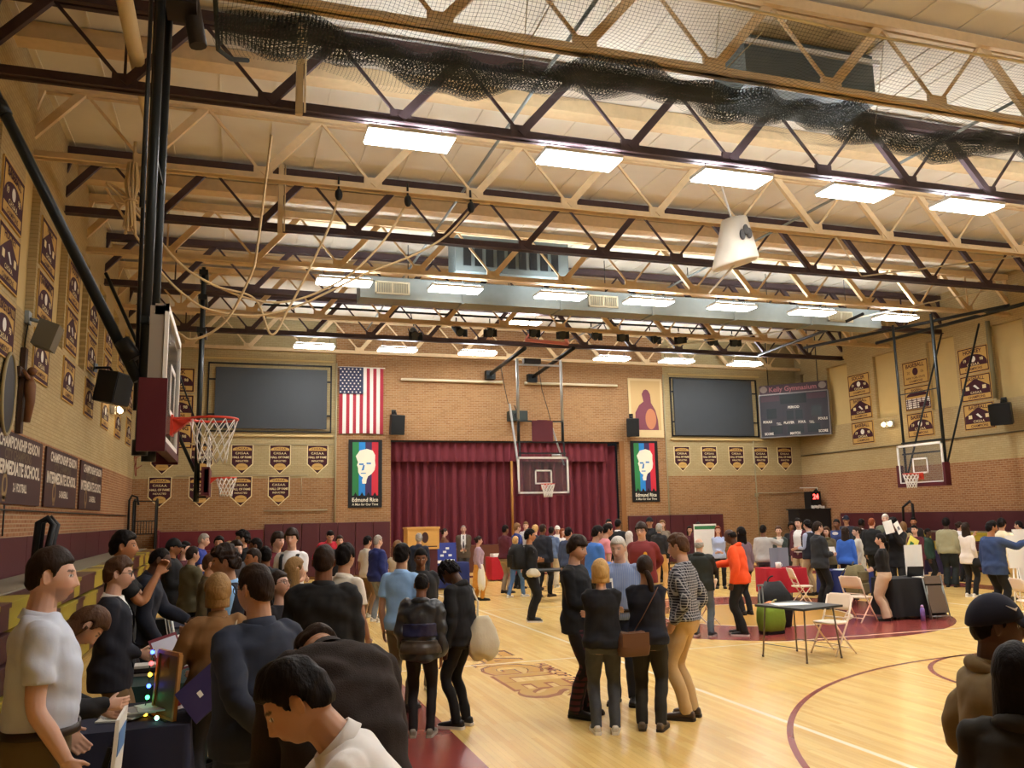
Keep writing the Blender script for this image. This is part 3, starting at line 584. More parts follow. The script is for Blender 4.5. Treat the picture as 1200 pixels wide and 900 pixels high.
# stage curtain with valance, gold pole
def curtain(name, x0, x1, z0, z1, yb, amp, per, m, parent):
    n = int((x1-x0)/.04); b = MB(); pts = []
    for i in range(n+1):
        x = x0+(x1-x0)*i/n; ph = 2*math.pi*x/per+1.3*math.sin(x*1.1)
        sn = math.sin(ph); pts.append((x, yb+amp*(1.25*math.copysign(abs(sn)**.7, sn)+.35*math.sin(2.3*ph+1))))
    V = []; F = []; zs = np.linspace(z0, z1, 8)
    for z in zs:
        k = .75+.25*(z1-z)/(z1-z0)
        for x, y in pts: V.append((x, yb+(y-yb)*k, z))
    for j in range(7):
        for i in range(n): a = j*(n+1)+i; F.append((a, a+1, a+n+2, a+n+1))
    b.add(V, F, 0, True); return b.build(name, m, parent)
M_curt = mat('curtain_velvet', dim(srgb(118, 46, 58), .74), .85, noise=.12, nscale=3)
t = thing('stage_curtain', 'closed pleated maroon stage curtain with a shorter valance on top', 'curtain', (9.9, YB+.3, .98))
curtain('drape', SX0+.0, SX1, .99, 4.7, YB+.34, .10, .36, M_curt, t); curtain('valance', SX0, 14.0, 4.07, 4.86, YB+.12, .055, .33, M_curt, t)
b = MB(); b.box(SX0, SX1, YB+.02, YB+.06, 4.78, 4.86); b.build('track', M_blackp, t)
b = MB(); b.cyl((9.9, YB-.14, 0), (9.9, YB-.14, 4.07), .05, 8); single('stage_pole', b, mat('brass', srgb(150, 104, 44), .45, .3), 'gold vertical pole in front of the maroon stage curtain', 'pole')
b = MB(); b.box(14.42, 14.62, YB-.1, YB-.05, .3, SZ1); struct('trim_7', b, mat('wood_frame', srgb(134, 92, 52), .6))
# wall tubes and speakers
for x0, x1, lab in ((5.7, 9.6, 'long cream tube fixture high above the left half of the stage'), (10.5, 14.4, 'long cream tube fixture high above the right half of the stage')):
    b = MB(); b.box(x0, x1, YB-.16, YB-.06, 7.02, 7.12); b.cyl((x0+.02, YB-.2, 7.06), (x1-.02, YB-.2, 7.06), .045, 8); single('tube_light_fixture', b, mat('tube_cream', srgb(216, 206, 176), .5), lab, 'fixture', 'unlit tube fixtures above the stage')
def speaker(loc, rz, w, d, h, tilt, label, back):
    t = thing('wall_speaker', label, 'speaker', loc, rz); b = MB()
    rings = []
    for z in (-h/2, -h/2+.02, h/2-.02, h/2):
        e = .02 if abs(z) > h/2-.01 else 0
        rings.append([(-w/2+e, -d/2+e, z), (w/2-e, -d/2+e, z), (w/2*.8-e, d/2-e, z), (-w/2*.8+e, d/2-e, z)])
    b.loft(rings, 0, False); ob = b.build('cabinet', M_blackp, t, False)
    b2 = MB(); b2.box(-w/2+.03, w/2-.03, -d/2-.012, -d/2, -h/2+.03, h/2-.03); g = b2.build('grille', mat('grille_black', srgb(26, 27, 28), .9, noise=.3, nscale=120), t, False)
    b3 = MB(); b3.cyl((0, 0, h/2-.02), (0, .1, h/2+.12), .03, 8); b3.cyl((0, .1, h/2+.12), (0, back, h/2+.12), .03, 8); b3.box(-.08, .08, back-.02, back, h/2+.02, h/2+.22); b3.build('bracket', M_black, t, False)
    for o in (ob, g): o.rotation_euler = (R(tilt), 0, 0)
speaker((5.47, YB-.42, 5.36), R(8), .5, .4, .72, 8, 'black wall speaker left of the stage, beside the flag', .32)
speaker((14.86, YB-.42, 5.38), R(-20), .5, .4, .72, 8, 'black wall speaker overlapping the gold cloth hanging', .32)
speaker((XL+.5, 21.0, 5.12), R(70), .78, .5, .72, 10, 'black speaker box on the left wall among the banners', .44)
speaker((XR-.45, 19.95, 4.84), R(-62), .62, .45, .66, 10, 'black speaker box high on the right wall', .4)
# projector box on the back wall
t = thing('projector', 'dark projector box on the wall above the curtain, left of the stage hoop', 'projector', (10.1, YB-.3, 5.58)); b = MB(); b.box(9.78, 10.45, YB-.55, YB-.06, 5.58, 5.95); b.build('housing', mat('dark_green_box', srgb(42, 50, 48), .5), t)
b = MB(); b.cyl((9.95, YB-.55, 5.77), (9.95, YB-.6, 5.77), .08, 12); b.build('lens', M_black, t); b = MB(); b.cyl((10.1, YB-.3, 5.95), (10.1, YB-.06, 6.2), .02, 6); b.build('bracket', M_black, t)
# long maroon boards on the left wall
LM = [mat('board_brown', srgb(58, 34, 34), .7), mat('board_cream', srgb(206, 196, 178), .7), mat('board_gold', srgb(128, 104, 66), .7), mat('board_mid', srgb(92, 76, 56), .7)]
for k, (y0, y1, sc) in enumerate(((9.4, 12.7, '3-2 FOOTBALL'), (13.1, 16.42, '2-1 FOOTBALL'), (16.78, 19.9, '3-0 BASEBALL'), (20.35, 23.45, '2-0 BASEBALL'))):
    w_ = W((XL, (y0+y1)/2, 2.9), Y); hw = (y1-y0)/2; b = MB(); slab(b, w_, rect(-hw, hw, -.53, .53), .01, .04, 0)
    txt(b, w_, 'CHAMPIONSHIP SEASON', .1, .38, .17, .043, 1, 2*hw-.5, .03); txt(b, w_, 'CITY CHAMPIONS', 0, .2, .15, .043, 3, 2*hw-.6, .03)
    txt(b, w_, 'INTERMEDIATE SCHOOL', 0, -.0, .2, .043, 1, 2*hw-.25, .035)
    dec(b, w_, ell(-.75, -.28, .16, .2), .043, 2); dec(b, w_, rect(-.83, -.67, -.5, -.42), .043, 2); dec(b, w_, ell(-.75, -.26, .08, .11), .045, 0); txt(b, w_, sc, .2, -.28, .13, .043, 1, .9, .03)
    single('season_board', b, LM, f'long dark brown lettered board on the left wall, {ORD[k]} from the camera', 'board', 'dark lettered boards on the left wall')
# scoreboard across the back right corner
a = R(-47.8); ux = np.array([math.cos(a), math.sin(a), 0]); w_ = W((21.9, 29.3, 6.1), ux); t = thing('scoreboard', 'dark scoreboard hung across the back right corner', 'scoreboard', tuple(w_.at(0, -1.15)))
SM = [mat('score_dark', srgb(44, 44, 54), .5), mat('score_panel', srgb(66, 46, 58), .5), M_white, mat('score_glass', srgb(38, 46, 52), .2)]
hw = 1.36
b = MB(); slab(b, w_, rect(-hw, hw, -1.05, .72), -.12, .1, 0)
for e in ((-1.3, -.55, .42, .66), (.55, 1.3, .42, .66)): dec(b, w_, rect(*e), .104, 1)
dec(b, w_, rect(-.52, .52, .28, .66), .104, 3); txt(b, w_, 'PERIOD', 0, .13, .1, .106, 2, .45, .03)
for e in ((-1.1, -.7, -.3, .12), (.7, 1.1, -.3, .12), (-.3, -.02, -.38, .0), (.06, .34, -.38, .0), (-1.0, -.5, -.95, -.6), (-.3, .35, -.95, -.6), (.5, 1.0, -.95, -.6)): dec(b, w_, rect(*e), .104, 3)
for s, u, v, wm in (('FOULS', -1.08, -.42, .36), ('PLAYER', -.22, -.5, .42), ('FOUL', .3, -.5, .3), ('FOULS', 1.12, -.42, .36), ('T.O.L.', -.62, -.53, .2), ('T.O.L.', .68, -.53, .2), ('SCORE', -1.05, -.92, .36), ('MATCH', 0, -.95, .4), ('SCORE', 1.1, -.92, .36)): txt(b, w_, s, u, v, .1, .106, 2, wm, .03)
b.build('display_panel', SM, t)
b = MB(); f = .04
for e in ((-hw, hw, -1.09, -1.05), (-hw, hw, .7, .74), (-hw-f, -hw, -1.09, .74), (hw, hw+f, -1.09, .74)): slab(b, w_, rect(*e), -.12, .12, 0)
b.build('frame', mat('score_frame', srgb(120, 116, 116), .4, .5), t)
b = MB(); slab(b, w_, rect(-hw, hw, .74, 1.12), -.08, .06, 0); txt(b, w_, 'Kelly Gymnasium', 0, .9, .2, .064, 1, 1.9, .02)
for u in (-1.18, 1.18): dec(b, w_, ell(u, .95, .15, .14), .064, 2)
b.build('title_panel', [mat('score_title', srgb(60, 44, 54), .6), mat('score_rose', srgb(150, 96, 104), .6), mat('score_grey', srgb(126, 116, 112), .6)], t)
for u in (-1.0, 1.0): b = MB(); b.cyl(w_.at(u, 1.1, -.05), w_.at(u, 3.0, -.05), .02, 6); b.build('hanger', M_black, t)
# wall padding
def pads(name, x0, x1, z0, z1, label, y=YB-.06):
    t = thing(name, label, 'padding', ((x0+x1)/2, y, z0)); n = max(1, round((x1-x0)/.62)); k = (x1-x0)/n
    for i in range(n):
        b = MB(); b.box(x0+k*i+.006, x0+k*(i+1)-.006, y-.1, y-.0, z0, z1); o = b.build('pad', M_maroon, t)
        md = o.modifiers.new('b', 'BEVEL'); md.width = .015; md.segments = 2
pads('wall_padding', .98, 5.3, .1, 1.92, 'maroon wall padding left of the stage'); pads('wall_padding', 14.66, 18.9, .1, 1.93, 'maroon wall padding right of the stage')
b = MB(); b.box(-2.3, .95, YB-.8, YB-.02, .1, 1.1); b.box(-2.3, .95, YB-.3, YB-.02, 1.1, 1.74); b.box(-2.4, -2.3, YB-.85, YB-.02, .0, 1.8); single('folded_platform', b, mat('platform_maroon', srgb(96, 30, 38), .5), 'dark red folded platform against the back wall at left', 'platform')
for side, x, sg, y0, y1, lab in (('left', XL, 1, 2.0, 29.0, 'dark maroon padding strip along the left wall above the bleachers'), ('right', XR, -1, 2.0, 28.2, 'dark maroon padding strip along the right wall above the bleachers')):
    b = MB(); lo, hi = sorted((x, x+sg*.08))
    for k in range(14): b.box(lo, hi, y0+(y1-y0)*k/14+.01, y0+(y1-y0)*(k+1)/14-.01, 1.24, 1.87)
    single('wall_padding_strip', b, M_maroon, lab, 'padding')
# retracted bleachers
M_byel = mat('bleacher_yellow', dim(srgb(178, 158, 52), .72), .45, noise=.06, nscale=6); M_bmarn = mat('bleacher_maroon', dim(srgb(84, 38, 46), .6), .45, noise=.08, nscale=6)
def bleachers(x, sg, y0, y1, label, seed, top):
    rnd = random.Random(seed); t = thing('bleachers', label, 'bleachers', (x+sg*.6, (y0+y1)/2, 0))
    b = MB(); lo, hi = sorted((x+sg*.12, x+sg*.8)); b.box(lo, hi, y0, y1, .0, top-.06); b.build('understructure', M_black, t)
    nr = 4; h = (top-.06)/nr
    for r_ in range(nr):                                 # one continuous row, its panels coloured in turn
        ys = [y0]; k = 0
        while ys[-1] < y1-.6: ys.append(min(y1, ys[-1]+[.62, .95, .5, 1.3, .45, .8][(k*3+r_*2+seed) % 6])); k += 1
        ys[-1] = y1; xf = x+sg*(1.08+.012*r_); z1 = top-h*r_; V = []
        for y in ys:
            for dx, z in ((-.3, z1-h+.03), (0, z1-h+.03), (.0, z1-.06), (.02, z1-.055), (.02, z1-.005), (.0, z1), (-.3, z1)): V.append((xf+sg*dx, y, z))
        b = MB(); n = 7
        for i in range(len(ys)-1):
            F = [tuple(q if sg > 0 else q[::-1]) for q in [(i*n+j, i*n+(j+1) % n, (i+1)*n+(j+1) % n, (i+1)*n+j) for j in range(n)]]; mi = 0 if (i*2+r_) % 5 < 2 else 1
            for f in F: b.f.append(f); b.m.append(mi); b.sm.append(False)
        b.v.append(np.array(V)); b.n = len(V); e = (len(ys)-1)*n
        for f in (tuple(range(n)), tuple(range(e, e+n))): b.f.append(f); b.m.append(0); b.sm.append(False)
        b.build('seat_row', [M_byel, M_bmarn], t)
    b = MB(); lo, hi = sorted((x+sg*.12, x+sg*.8)); b.box(lo, hi, y0, y1, top-.06, top+.02); b.build('top_deck', mat('deck_grey', srgb(120, 112, 96), .7), t)
bleachers(XL, 1, 3.0, 27.5, 'retracted yellow and maroon bleachers along the left wall', 1, 1.28)
bleachers(XR, -1, 3.0, 26.0, 'retracted yellow and maroon bleachers along the right wall', 4, 1.22)
# small left wall objects
t = thing('wall_crucifix', 'dark wooden cross with a carved figure on the left wall beside the oval frame', 'crucifix', (XL+.06, 14.6, 3.3))
b = MB(); b.box(XL+.01, XL+.08, 14.55, 14.72, 3.45, 4.78); b.box(XL+.01, XL+.08, 14.28, 14.98, 4.3, 4.44); b.build('cross', mat('dark_wood', srgb(58, 38, 26), .6), t)
b = MB(); b.tube([(XL+.14, 14.63, 3.62), (XL+.17, 14.63, 3.95), (XL+.15, 14.63, 4.2), (XL+.14, 14.63, 4.32)], [.05, .07, .09, .05], 10); b.sphere((XL+.17, 14.63, 4.42), .07, 0, 10, 8)
for sg in (-1, 1): b.tube([(XL+.14, 14.63, 4.28), (XL+.12, 14.63+sg*.3, 4.38)], [.035, .025], 8)
b.build('figure', mat('carved_wood', srgb(110, 72, 44), .6), t)
t = thing('oval_frame', 'black oval framed panel on the left wall near the cross', 'frame', (XL, 13.85, 3.4)); w_ = W((XL, 13.85, 3.95), Y)
b = MB(); slab(b, w_, ell(0, 0, .34, .58, 28), .01, .05, 0); b.build('panel', M_blackp, t); b = MB(); pts = [w_.at(p, q, .05) for p, q in ell(0, 0, .36, .6, 32)]; b.tube(pts+[pts[0]], .025, 6, caps=False); b.build('rim', mat('pale_rim', srgb(150, 134, 96), .5), t)
t = thing('floodlight', 'grey floodlight on a bracket below the banners at the left edge', 'light', (XL+.3, 14.78, 4.95)); b = MB(); b.obox((XL+.32, 14.78, 5.02), (.14, 0, -.05), (0, .2, 0), (.06, 0, .2)); b.build('lamp_body', mat('flood_grey', srgb(92, 84, 66), .6), t)
b = MB(); b.cyl((XL, 14.78, 5.3), (XL+.3, 14.78, 5.22), .03, 8); b.box(XL, XL+.06, 14.68, 14.88, 5.2, 5.4); b.build('bracket', M_grey, t)
b = MB(); b.tube([(XL+.02, 14.85, 5.2), (XL+.02, 14.75, 4.95), (XL+.02, 14.72, 4.75)], .01, 6); b.build('cable', M_blackp, t)
t = thing('reveal_glow_1', 'narrow glowing strip added for the bright reveal edge beside the first banner column', 'reveal_glow', (XL-.1, 14.12, 5.4)); t['kind'] = 'structure'  # glowing strip added to brighten the reveal edge; the recess itself is filled in
b = MB(); b.box(XL-.1, XL-.06, 14.16, 14.3, 5.45, 6.1); b.build('pane', mat('reveal_glow_strip', srgb(200, 214, 235), .3, emis=2.2), t)
M_glow = mat('warm_bulb', srgb(255, 224, 170), .3, emis=60)
def twin(loc, dirs, label):
    t = thing('emergency_light', label, 'light', tuple(loc)); b = MB(); n = nrm(dirs[2]); b.obox(loc, np.array(dirs[0])*.14, np.array(dirs[1])*.1, n*.05); b.build('case', M_white, t)
    for s in (-1, 1):
        p = np.array(loc)+np.array(dirs[0])*.16*s+n*.08; b = MB(); b.tube([p, p+n*.05], [.05, .09], 12); h = b.build('lamp_head', M_white, t); b = MB(); b.sphere(p+n*.07, .07, 0, 10, 8); q = b.build('bulb', M_glow, h)
twin((XL+.06, 24.7, 5.06), (Y, Z, X), 'twin bright emergency lamps on the left wall between banners'); twin((XR-.06, 25.1, 5.08), (Y, Z, -X), 'small bright emergency lamp on the right wall between banner columns')
for k, (y, z) in enumerate(((29.1, 4.05), (29.3, 3.72))):
    b = MB(); b.torus((XL+.2, y, z), .2, .012, (1, .2, .1), 20, 6); b.cyl((XL+.2, y+.2, z+.04), (XL+.3, y+.75, z+.18), .014, 6); single('wire_hoop', b, mat('red_handle', srgb(130, 40, 36), .6), ['upper', 'lower'][k]+' thin wire hoop with red handle in the back left corner', 'hoop')
# wall pipe and right wall details
b = MB(); b.tube([(XR-.05, y, 4.29) for y in (30.4, 25, 19, 10, 2)], .025, 8); single('wall_pipe', b, mat('pipe_brown', srgb(96, 84, 60), .6), 'thin dark pipe running along the right wall below the banners', 'pipe')
b = MB(); b.tube([(XL+.04, y, 2.28) for y in (29, 20, 12, 3)], .014, 6); b.cyl((XL+.04, 14.1, 1.9), (XL+.04, 14.1, 2.35), .012, 6); single('wall_cable', b, M_blackp, 'black cable along the left brick wall under the boards', 'cable')
for k, (y, z) in enumerate(((20.45, 6.6),)):
    b = MB(); b.cyl((XR-.13, 20.4, 5.4), (XR-.13, 20.4, 7.9), .07, 8); single('wall_downpipe', b, mat('pipe_olive', srgb(120, 112, 84), .6), 'olive vertical pipe on the right wall beside the nearest banners', 'pipe')
for k, (y, z) in enumerate(((17.9, 1.3),)):
    t = thing('water_bottle', 'small clear water bottle left on top of the left bleachers', 'bottle', (XL+.7, 12.7, 1.3)); b = MB(); b.tube([(XL+.7, 12.7, 1.3), (XL+.7, 12.7, 1.45), (XL+.7, 12.7, 1.49), (XL+.7, 12.7, 1.52)], [.035, .035, .014, .014], 12)
    b.build('body', mat('clear_plastic', srgb(190, 200, 205), .1), t); b = MB(); b.cyl((XL+.7, 12.7, 1.52), (XL+.7, 12.7, 1.54), .016, 10); b.build('cap', M_white, t)
# ------------------------------------------------------------------ basketball hoops (local: board faces -y, rim ahead of it)
def glass_mat():
    m = bpy.data.materials.new('backboard_glass'); m.use_nodes = True; nt = m.node_tree; bb = nt.nodes['Principled BSDF']
    bb.inputs['Base Color'].default_value = (.12, .13, .14, 1); bb.inputs['Roughness'].default_value = .08; bb.inputs['Alpha'].default_value = .22; return m
M_glass = glass_mat(); M_rim = mat('rim_orange', srgb(205, 66, 48), .4); M_net = mat('net_white', srgb(232, 230, 224), .8)
M_bframe = mat('board_white', srgb(232, 230, 224), .4); M_pad = mat('board_padding', srgb(78, 24, 34), .5)
def hoop_base(label, loc, rz, netr=.006):
    t = thing('basketball_hoop', label, 'basketball hoop', loc, rz, 'hanging basketball hoops')
    b = MB(); b.box(-.9, .9, -.006, .006, 2.76, 3.96); b.build('backboard_glass', M_glass, t, False)
    b = MB()
    for e in ((-.915, .915, 2.74, 2.81), (-.915, .915, 3.91, 3.98), (-.915, -.85, 2.74, 3.98), (.85, .915, 2.74, 3.98)): b.box(e[0], e[1], -.016, .016, e[2], e[3])
    b.build('board_border', M_bframe, t, False)
    b = MB()
    for e in ((-.305, .305, 3.06, 3.11), (-.305, .305, 3.49, 3.54), (-.305, -.255, 3.06, 3.54), (.255, .305, 3.06, 3.54)): b.box(e[0], e[1], -.012, -.006, e[2], e[3])
    b.build('target_square', M_bframe, t, False)
    b = MB(); b.box(-.94, .94, -.03, .06, 2.68, 2.75); b.box(-.95, -.915, -.03, .06, 2.68, 3.2); b.box(.915, .95, -.03, .06, 2.68, 3.2); b.build('edge_padding', M_pad, t, False)
    b = MB(); b.torus((0, -.40, 3.05), .228, .012, (0, 0, 1), 32, 8); b.box(-.07, .07, -.19, -.01, 3.02, 3.06); b.add([(-.07, -.01, 3.02), (.07, -.01, 3.02), (.07, -.17, 3.02), (-.07, -.17, 3.02), (-.07, -.01, 2.88), (.07, -.01, 2.88)], [(0, 1, 2, 3), (0, 4, 5, 1), (1, 5, 2), (0, 3, 4), (3, 2, 5, 4)]); b.box(-.1, .1, -.03, -.005, 2.88, 3.08)
    for s in (-1, 1): b.bar((.07*s, -.02, 3.04), (.2*s, -.3, 3.045), .015, .015)
    rim_ = b.build('rim', M_rim, t, False)
    b = MB(); n = 12; lv = [(3.04, .225), (2.95, .205), (2.86, .175), (2.77, .15), (2.69, .14), (2.62, .135)]
    for k in range(n):
        for s in (-1, 1):
            b.tube([(r_*math.cos(2*math.pi*(k+s*.5*i)/n), -.40+r_*math.sin(2*math.pi*(k+s*.5*i)/n), z) for i, (z, r_) in enumerate(lv)], netr, 5)
    b.build('net', M_net, rim_, False)
    return t
# near left hoop, big in view
t = hoop_base('large basketball hoop seen from the side at left, nearest the camera', (-.62, 8.82, 0), R(90), .0045)
b = MB(); b.box(-.9, .9, .02, .1, 3.88, 3.98); b.box(-.9, -.84, .02, .14, 2.8, 3.96); b.box(.84, .9, .02, .14, 2.8, 3.96); b.box(-.9, .9, .02, .1, 2.76, 2.84); b.build('side_channel', mat('channel_grey', srgb(150, 142, 132), .5, .3), t, False)
for s in (-1, 1): b = MB(); b.box(*sorted((s*.952, s*.88)), -.03, .2, 2.66, 3.3); b.build('corner_padding', M_pad, t, False)
b = MB()
for s in (-1, 1): b.cyl((.42*s, .22, 2.72), (.42*s, .22, 8.0), .045, 12); b.bar((.42*s, .2, 3.9), (.42*s, .05, 3.9), .06, .06); b.bar((.42*s, .2, 2.9), (.42*s, .02, 2.9), .07, .07); b.cyl((.42*s, .22, 2.66), (.42*s, .22, 2.8), .07, 12)
b.bar((-.5, .22, 3.92), (.5, .22, 3.92), .07, .07); b.bar((-.42, .22, 5.6), (.42, .22, 5.6), .04, .04); b.bar((-.5, .22, 2.92), (.5, .22, 2.92), .06, .06)
b.build('hanging_poles', mat('pole_dark', srgb(34, 38, 40), .4, .4), t, False)
b = MB()
for s in (-1, 1): b.cyl((.2*s, .3, 3.1), (.25*s, .34, 8.4), .02, 8)
b.bar((-.2, .3, 3.5), (.2, .3, 4.2), .03, .03); b.bar((.2, .3, 3.5), (-.2, .3, 4.2), .03, .03); b.cyl((-.5, .3, 5.0), (-.5, .3, 7.4), .018, 8); b.bar((-.5, .3, 7.4), (-.42, .22, 7.4), .03, .05)
b.build('hoist_rods', M_black, t, False)
b = MB(); b.cyl((-.42, .26, 3.35), (-.42, 2.45, 7.7), .05, 12); b.cyl((-.42, .3, 3.55), (-.42, .42, 3.72), .075, 10); b.bar((-.42, 2.45, 7.7), (.42, 2.45, 7.7), .06, .06); b.cyl((-.42, 1.5, 5.8), (-.42, 1.56, 5.92), .065, 10); b.build('back_brace', _m['pole_dark'], t, False)
b = MB(); b.box(-.55, .55, .12, .34, 7.6, 7.9); b.box(-.3, .1, -.1, .2, 7.3, 7.75); b.cyl((.0, -.12, 7.0), (.0, .05, 7.9), .09, 10); b.build('winch_gear', mat('winch_dark', srgb(40, 36, 36), .5, .3), t, False)
# second left hoop
t = hoop_base('small basketball hoop farther along the left wall, seen from the side', (-.6, 20.9, 0), R(90), .010)
b = MB()
for s in (-1, 1): b.cyl((.3*s, .25, 2.5), (.3*s, .25, 8.0), .05, 10)
for z in (2.6, 3.0, 3.4, 3.8): b.bar((-.3, .25, z), (.3, .25, z), .05, .05); b.bar((-.3, .25, z), (-.3, .02, z), .05, .05)
for z in (6.4, 7.2, 7.8): b.box(-.42, .42, .15, .35, z, z+.12)
b.build('hanging_poles', _m['pole_dark'], t, False)
b = MB(); b.cyl((0, .3, 3.2), (0, 2.4, 7.8), .04, 10); b.cyl((.3, .3, 4.3), (.3, 1.6, 7.9), .02, 8); b.build('back_brace', _m['pole_dark'], t, False)
b = MB(); b.box(-.95, .95, -.05, .12, 2.62, 3.25); b.build('lower_padding', M_pad, t, False)
# stage hoop
t = hoop_base('basketball hoop in front of the maroon stage curtain', (9.86, 26.8, 0), 0, .010)
b = MB()
for s in (-1, 1): b.cyl((.8*s, .15, 5.2), (.8*s, .15, 7.35), .05, 10)
b.bar((-.8, .15, 7.15), (.8, .15, 7.15), .05, .06); b.bar((-.8, .15, 7.35), (.8, .15, 7.35), .03, .03); b.build('upper_frame', mat('frame_silver', srgb(170, 172, 172), .4, .5), t, False)
b = MB()
for s in (-1, 1): b.cyl((.8*s, .15, 4.45), (.8*s, .15, 5.25), .05, 10)
b.bar((-.85, .15, 4.5), (.85, .15, 4.5), .06, .05); b.bar((-.82, .15, 5.2), (.82, .15, 5.2), .05, .05); b.bar((-.8, .12, 4.5), (-.8, .02, 3.9), .05, .05); b.bar((.8, .12, 4.5), (.8, .02, 3.9), .05, .05); b.bar((-.85, .05, 4.1), (.85, .05, 4.1), .05, .05); b.build('lower_frame', _m['pole_dark'], t, False)
b = MB(); b.box(-.33, .42, .08, .14, 4.5, 5.22); b.box(-.14, .22, .07, .15, 5.18, 5.24); b.build('maroon_shield', mat('shield_maroon', srgb(100, 44, 56), .6), t, False)
b = MB(); b.bar((-1.05, .3, 5.8), (-.86, .05, 3.6), .06, .06); b.build('brace_strut', _m['frame_silver'], t, False)
b = MB(); b.bar((.46, .25, 5.0), (.78, .05, 3.7), .05, .05); b.cyl((.45, .3, 4.05), (.75, .3, 4.05), .05, 8); b.build('brace_strut', _m['frame_silver'], t, False)
b = MB(); b.box(-.6, .0, -.05, .2, 7.18, 7.34); b.build('winch_gear', _m['winch_dark'], t, False)
b = MB(); b.bar((-.75, -.6, 7.85), (.8, -.6, 7.78), .1, .1); b.bar((-.5, -.9, 8.25), (.45, -.9, 8.2), .05, .05); b.bar((-.75, -.6, 7.85), (-.5, -.9, 8.25), .05, .05); b.bar((.8, -.6, 7.78), (.45, -.9, 8.2), .1, .06); b.build('pink_spreader', mat('primer_pink', srgb(206, 132, 132), .6), t, False)
b = MB()
for (p, q) in (((615, 408), (575, 438)), ((672, 408), (624, 442))):
    A, B = atY(p[0], p[1], 26.3), atY(q[0], q[1], 30.2); o = np.array((9.86, 26.8, 0)); b.cyl(A-o, B-o, .07, 10); b.box(*(B[0]-o[0]-.18, B[0]-o[0]+.18, B[1]-o[1]-.05, B[1]-o[1]+.2, B[2]-.2, B[2]+.12))
b.build('wall_arms', _m['pole_dark'], t, False)
b = MB(); b.tube([(-1.3, .4, 7.05), (-1.15, .4, 6.2), (-1.1, .3, 5.8)], .012, 6); b.tube([(0, .2, 7.1), (.1, .2, 6.3), (.3, .2, 5.6), (.4, .2, 5.2)], .012, 6); b.build('cable', M_blackp, t, False)
# right hoop
t = hoop_base('basketball hoop hanging near the right wall', (20.0, 20.82, 0), R(-90), .010)
b = MB()
for s in (-1, 1): b.cyl((.8*s, .18, 2.9), (.8*s, .18, 7.9), .04 if s < 0 else .05, 10)
b.bar((-.85, .15, 3.7), (.85, .15, 3.7), .05, .05); b.bar((-.85, .15, 4.05), (.85, .15, 4.05), .05, .05); b.bar((-.8, .18, 5.6), (.8, .18, 5.6), .03, .03); b.build('hanging_poles', _m['pole_dark'], t, False)
b = MB()
for s in (-1, 1): b.cyl((.75*s, .2, 3.1), (.75*s, 2.1, 7.7), .03, 8)
b.build('back_brace', _m['pole_dark'], t, False)
b = MB(); b.box(-.95, .95, -.04, .12, 2.66, 2.78); b.box(-.97, -.88, -.04, .16, 2.66, 3.35); b.box(.88, .97, -.04, .16, 2.66, 3.35); b.build('corner_padding', M_pad, t, False)
for pts, r_, lab in (([(19.0, 27.5, 7.95), (18.2, 22.4, 7.8), (17.6, 20.0, 7.75)], .05, 'black diagonal roof brace near the right hoop'), ([(19.2, 24.9, 7.75), (21.5, 18.4, 7.85)], .05, 'long black hoist beam above the right hoop'), ([(21.6, 24.0, 7.85), (22.2, 17.0, 7.95)], .06, 'black pipe along the top of the right wall'),
                      ([(13.2, 24.9, 7.5), (17.5, 22.4, 7.85), (20.5, 17.2, 8.1)], .02, 'thin pale cable crossing the roof at right'), ([(12.3, 14.6, 7.9), (15.2, 17.2, 7.95), (18.9, 14.8, 8.15)], .02, 'thin pale cable between right trusses')):
    b = MB(); b.tube(pts, r_, 8); single('roof_brace' if r_ > .03 else 'roof_cable', b, M_black if r_ > .03 else mat('pale_cable', srgb(200, 190, 170), .7), lab, 'brace' if r_ > .03 else 'cable')
# ------------------------------------------------------------------ racks and carts at the back
t = thing('storage_rack', 'tall black metal rack in the back left corner', 'rack', (-2.75, 29.2, 0)); b = MB()
for x in (-3.0, -2.35): b.tube([(x, 29.0, 0), (x, 29.0, 2.7), (x+.02, 29.1, 2.78), (x, 29.4, 2.78), (x, 29.5, 2.7), (x, 29.5, 0)], .03, 8)
for z in (.3, 1.0, 1.7, 2.1, 2.72): b.bar((-3.0, 29.0, z), (-2.35, 29.0, z), .035, .035)
b.build('frame', M_black, t); b = MB()
for k in range(8): b.cyl((-2.93+.08*k, 29.0, 1.7), (-2.93+.08*k, 29.0, 2.1), .012, 6)
b.tube([(-3.1, 28.9, 0), (-3.12, 28.9, 2.75), (-3.05, 28.9, 2.9), (-2.9, 28.9, 2.85), (-2.85, 28.9, 2.6)], .035, 8); b.build('bars', M_black, t)
b = MB()
for yy in (12.95, 13.2): b.tube([(XL+.78, yy, 1.31), (XL+.8, yy, 1.4), (XL+.9, yy, 2.05), (XL+.82, yy+.02, 2.14), (XL+.72, yy, 2.08), (XL+.68, yy, 1.31)], .045, 8)
b.bar((XL+.84, 12.95, 1.7), (XL+.84, 13.2, 1.7), .04, .04); single('folded_handrail', b, M_blackp, 'black padded folded handrail standing up from the left bleachers', 'handrail')
b = MB(); p = np.array((XR-.6, 23.8, 1.25))
b.tube([p, p+(0, 0, .9), p+(0, .1, 1.0), p+(0, .45, .8), p+(0, .5, .0)], .045, 8); single('folded_handrail', b, M_blackp, 'black looped handrail above the right bleachers', 'handrail')
t = thing('scoring_cart', 'tall black cart with a red digital clock by the back right corner', 'cart', (22.35, 29.2, 0)); b = MB(); b.box(21.4, 22.9, 28.8, 29.5, .15, 2.02); b.box(21.35, 22.92, 28.75, 29.55, 2.02, 2.07); b.build('cabinet', mat('cart_black', srgb(26, 25, 28), .6), t)
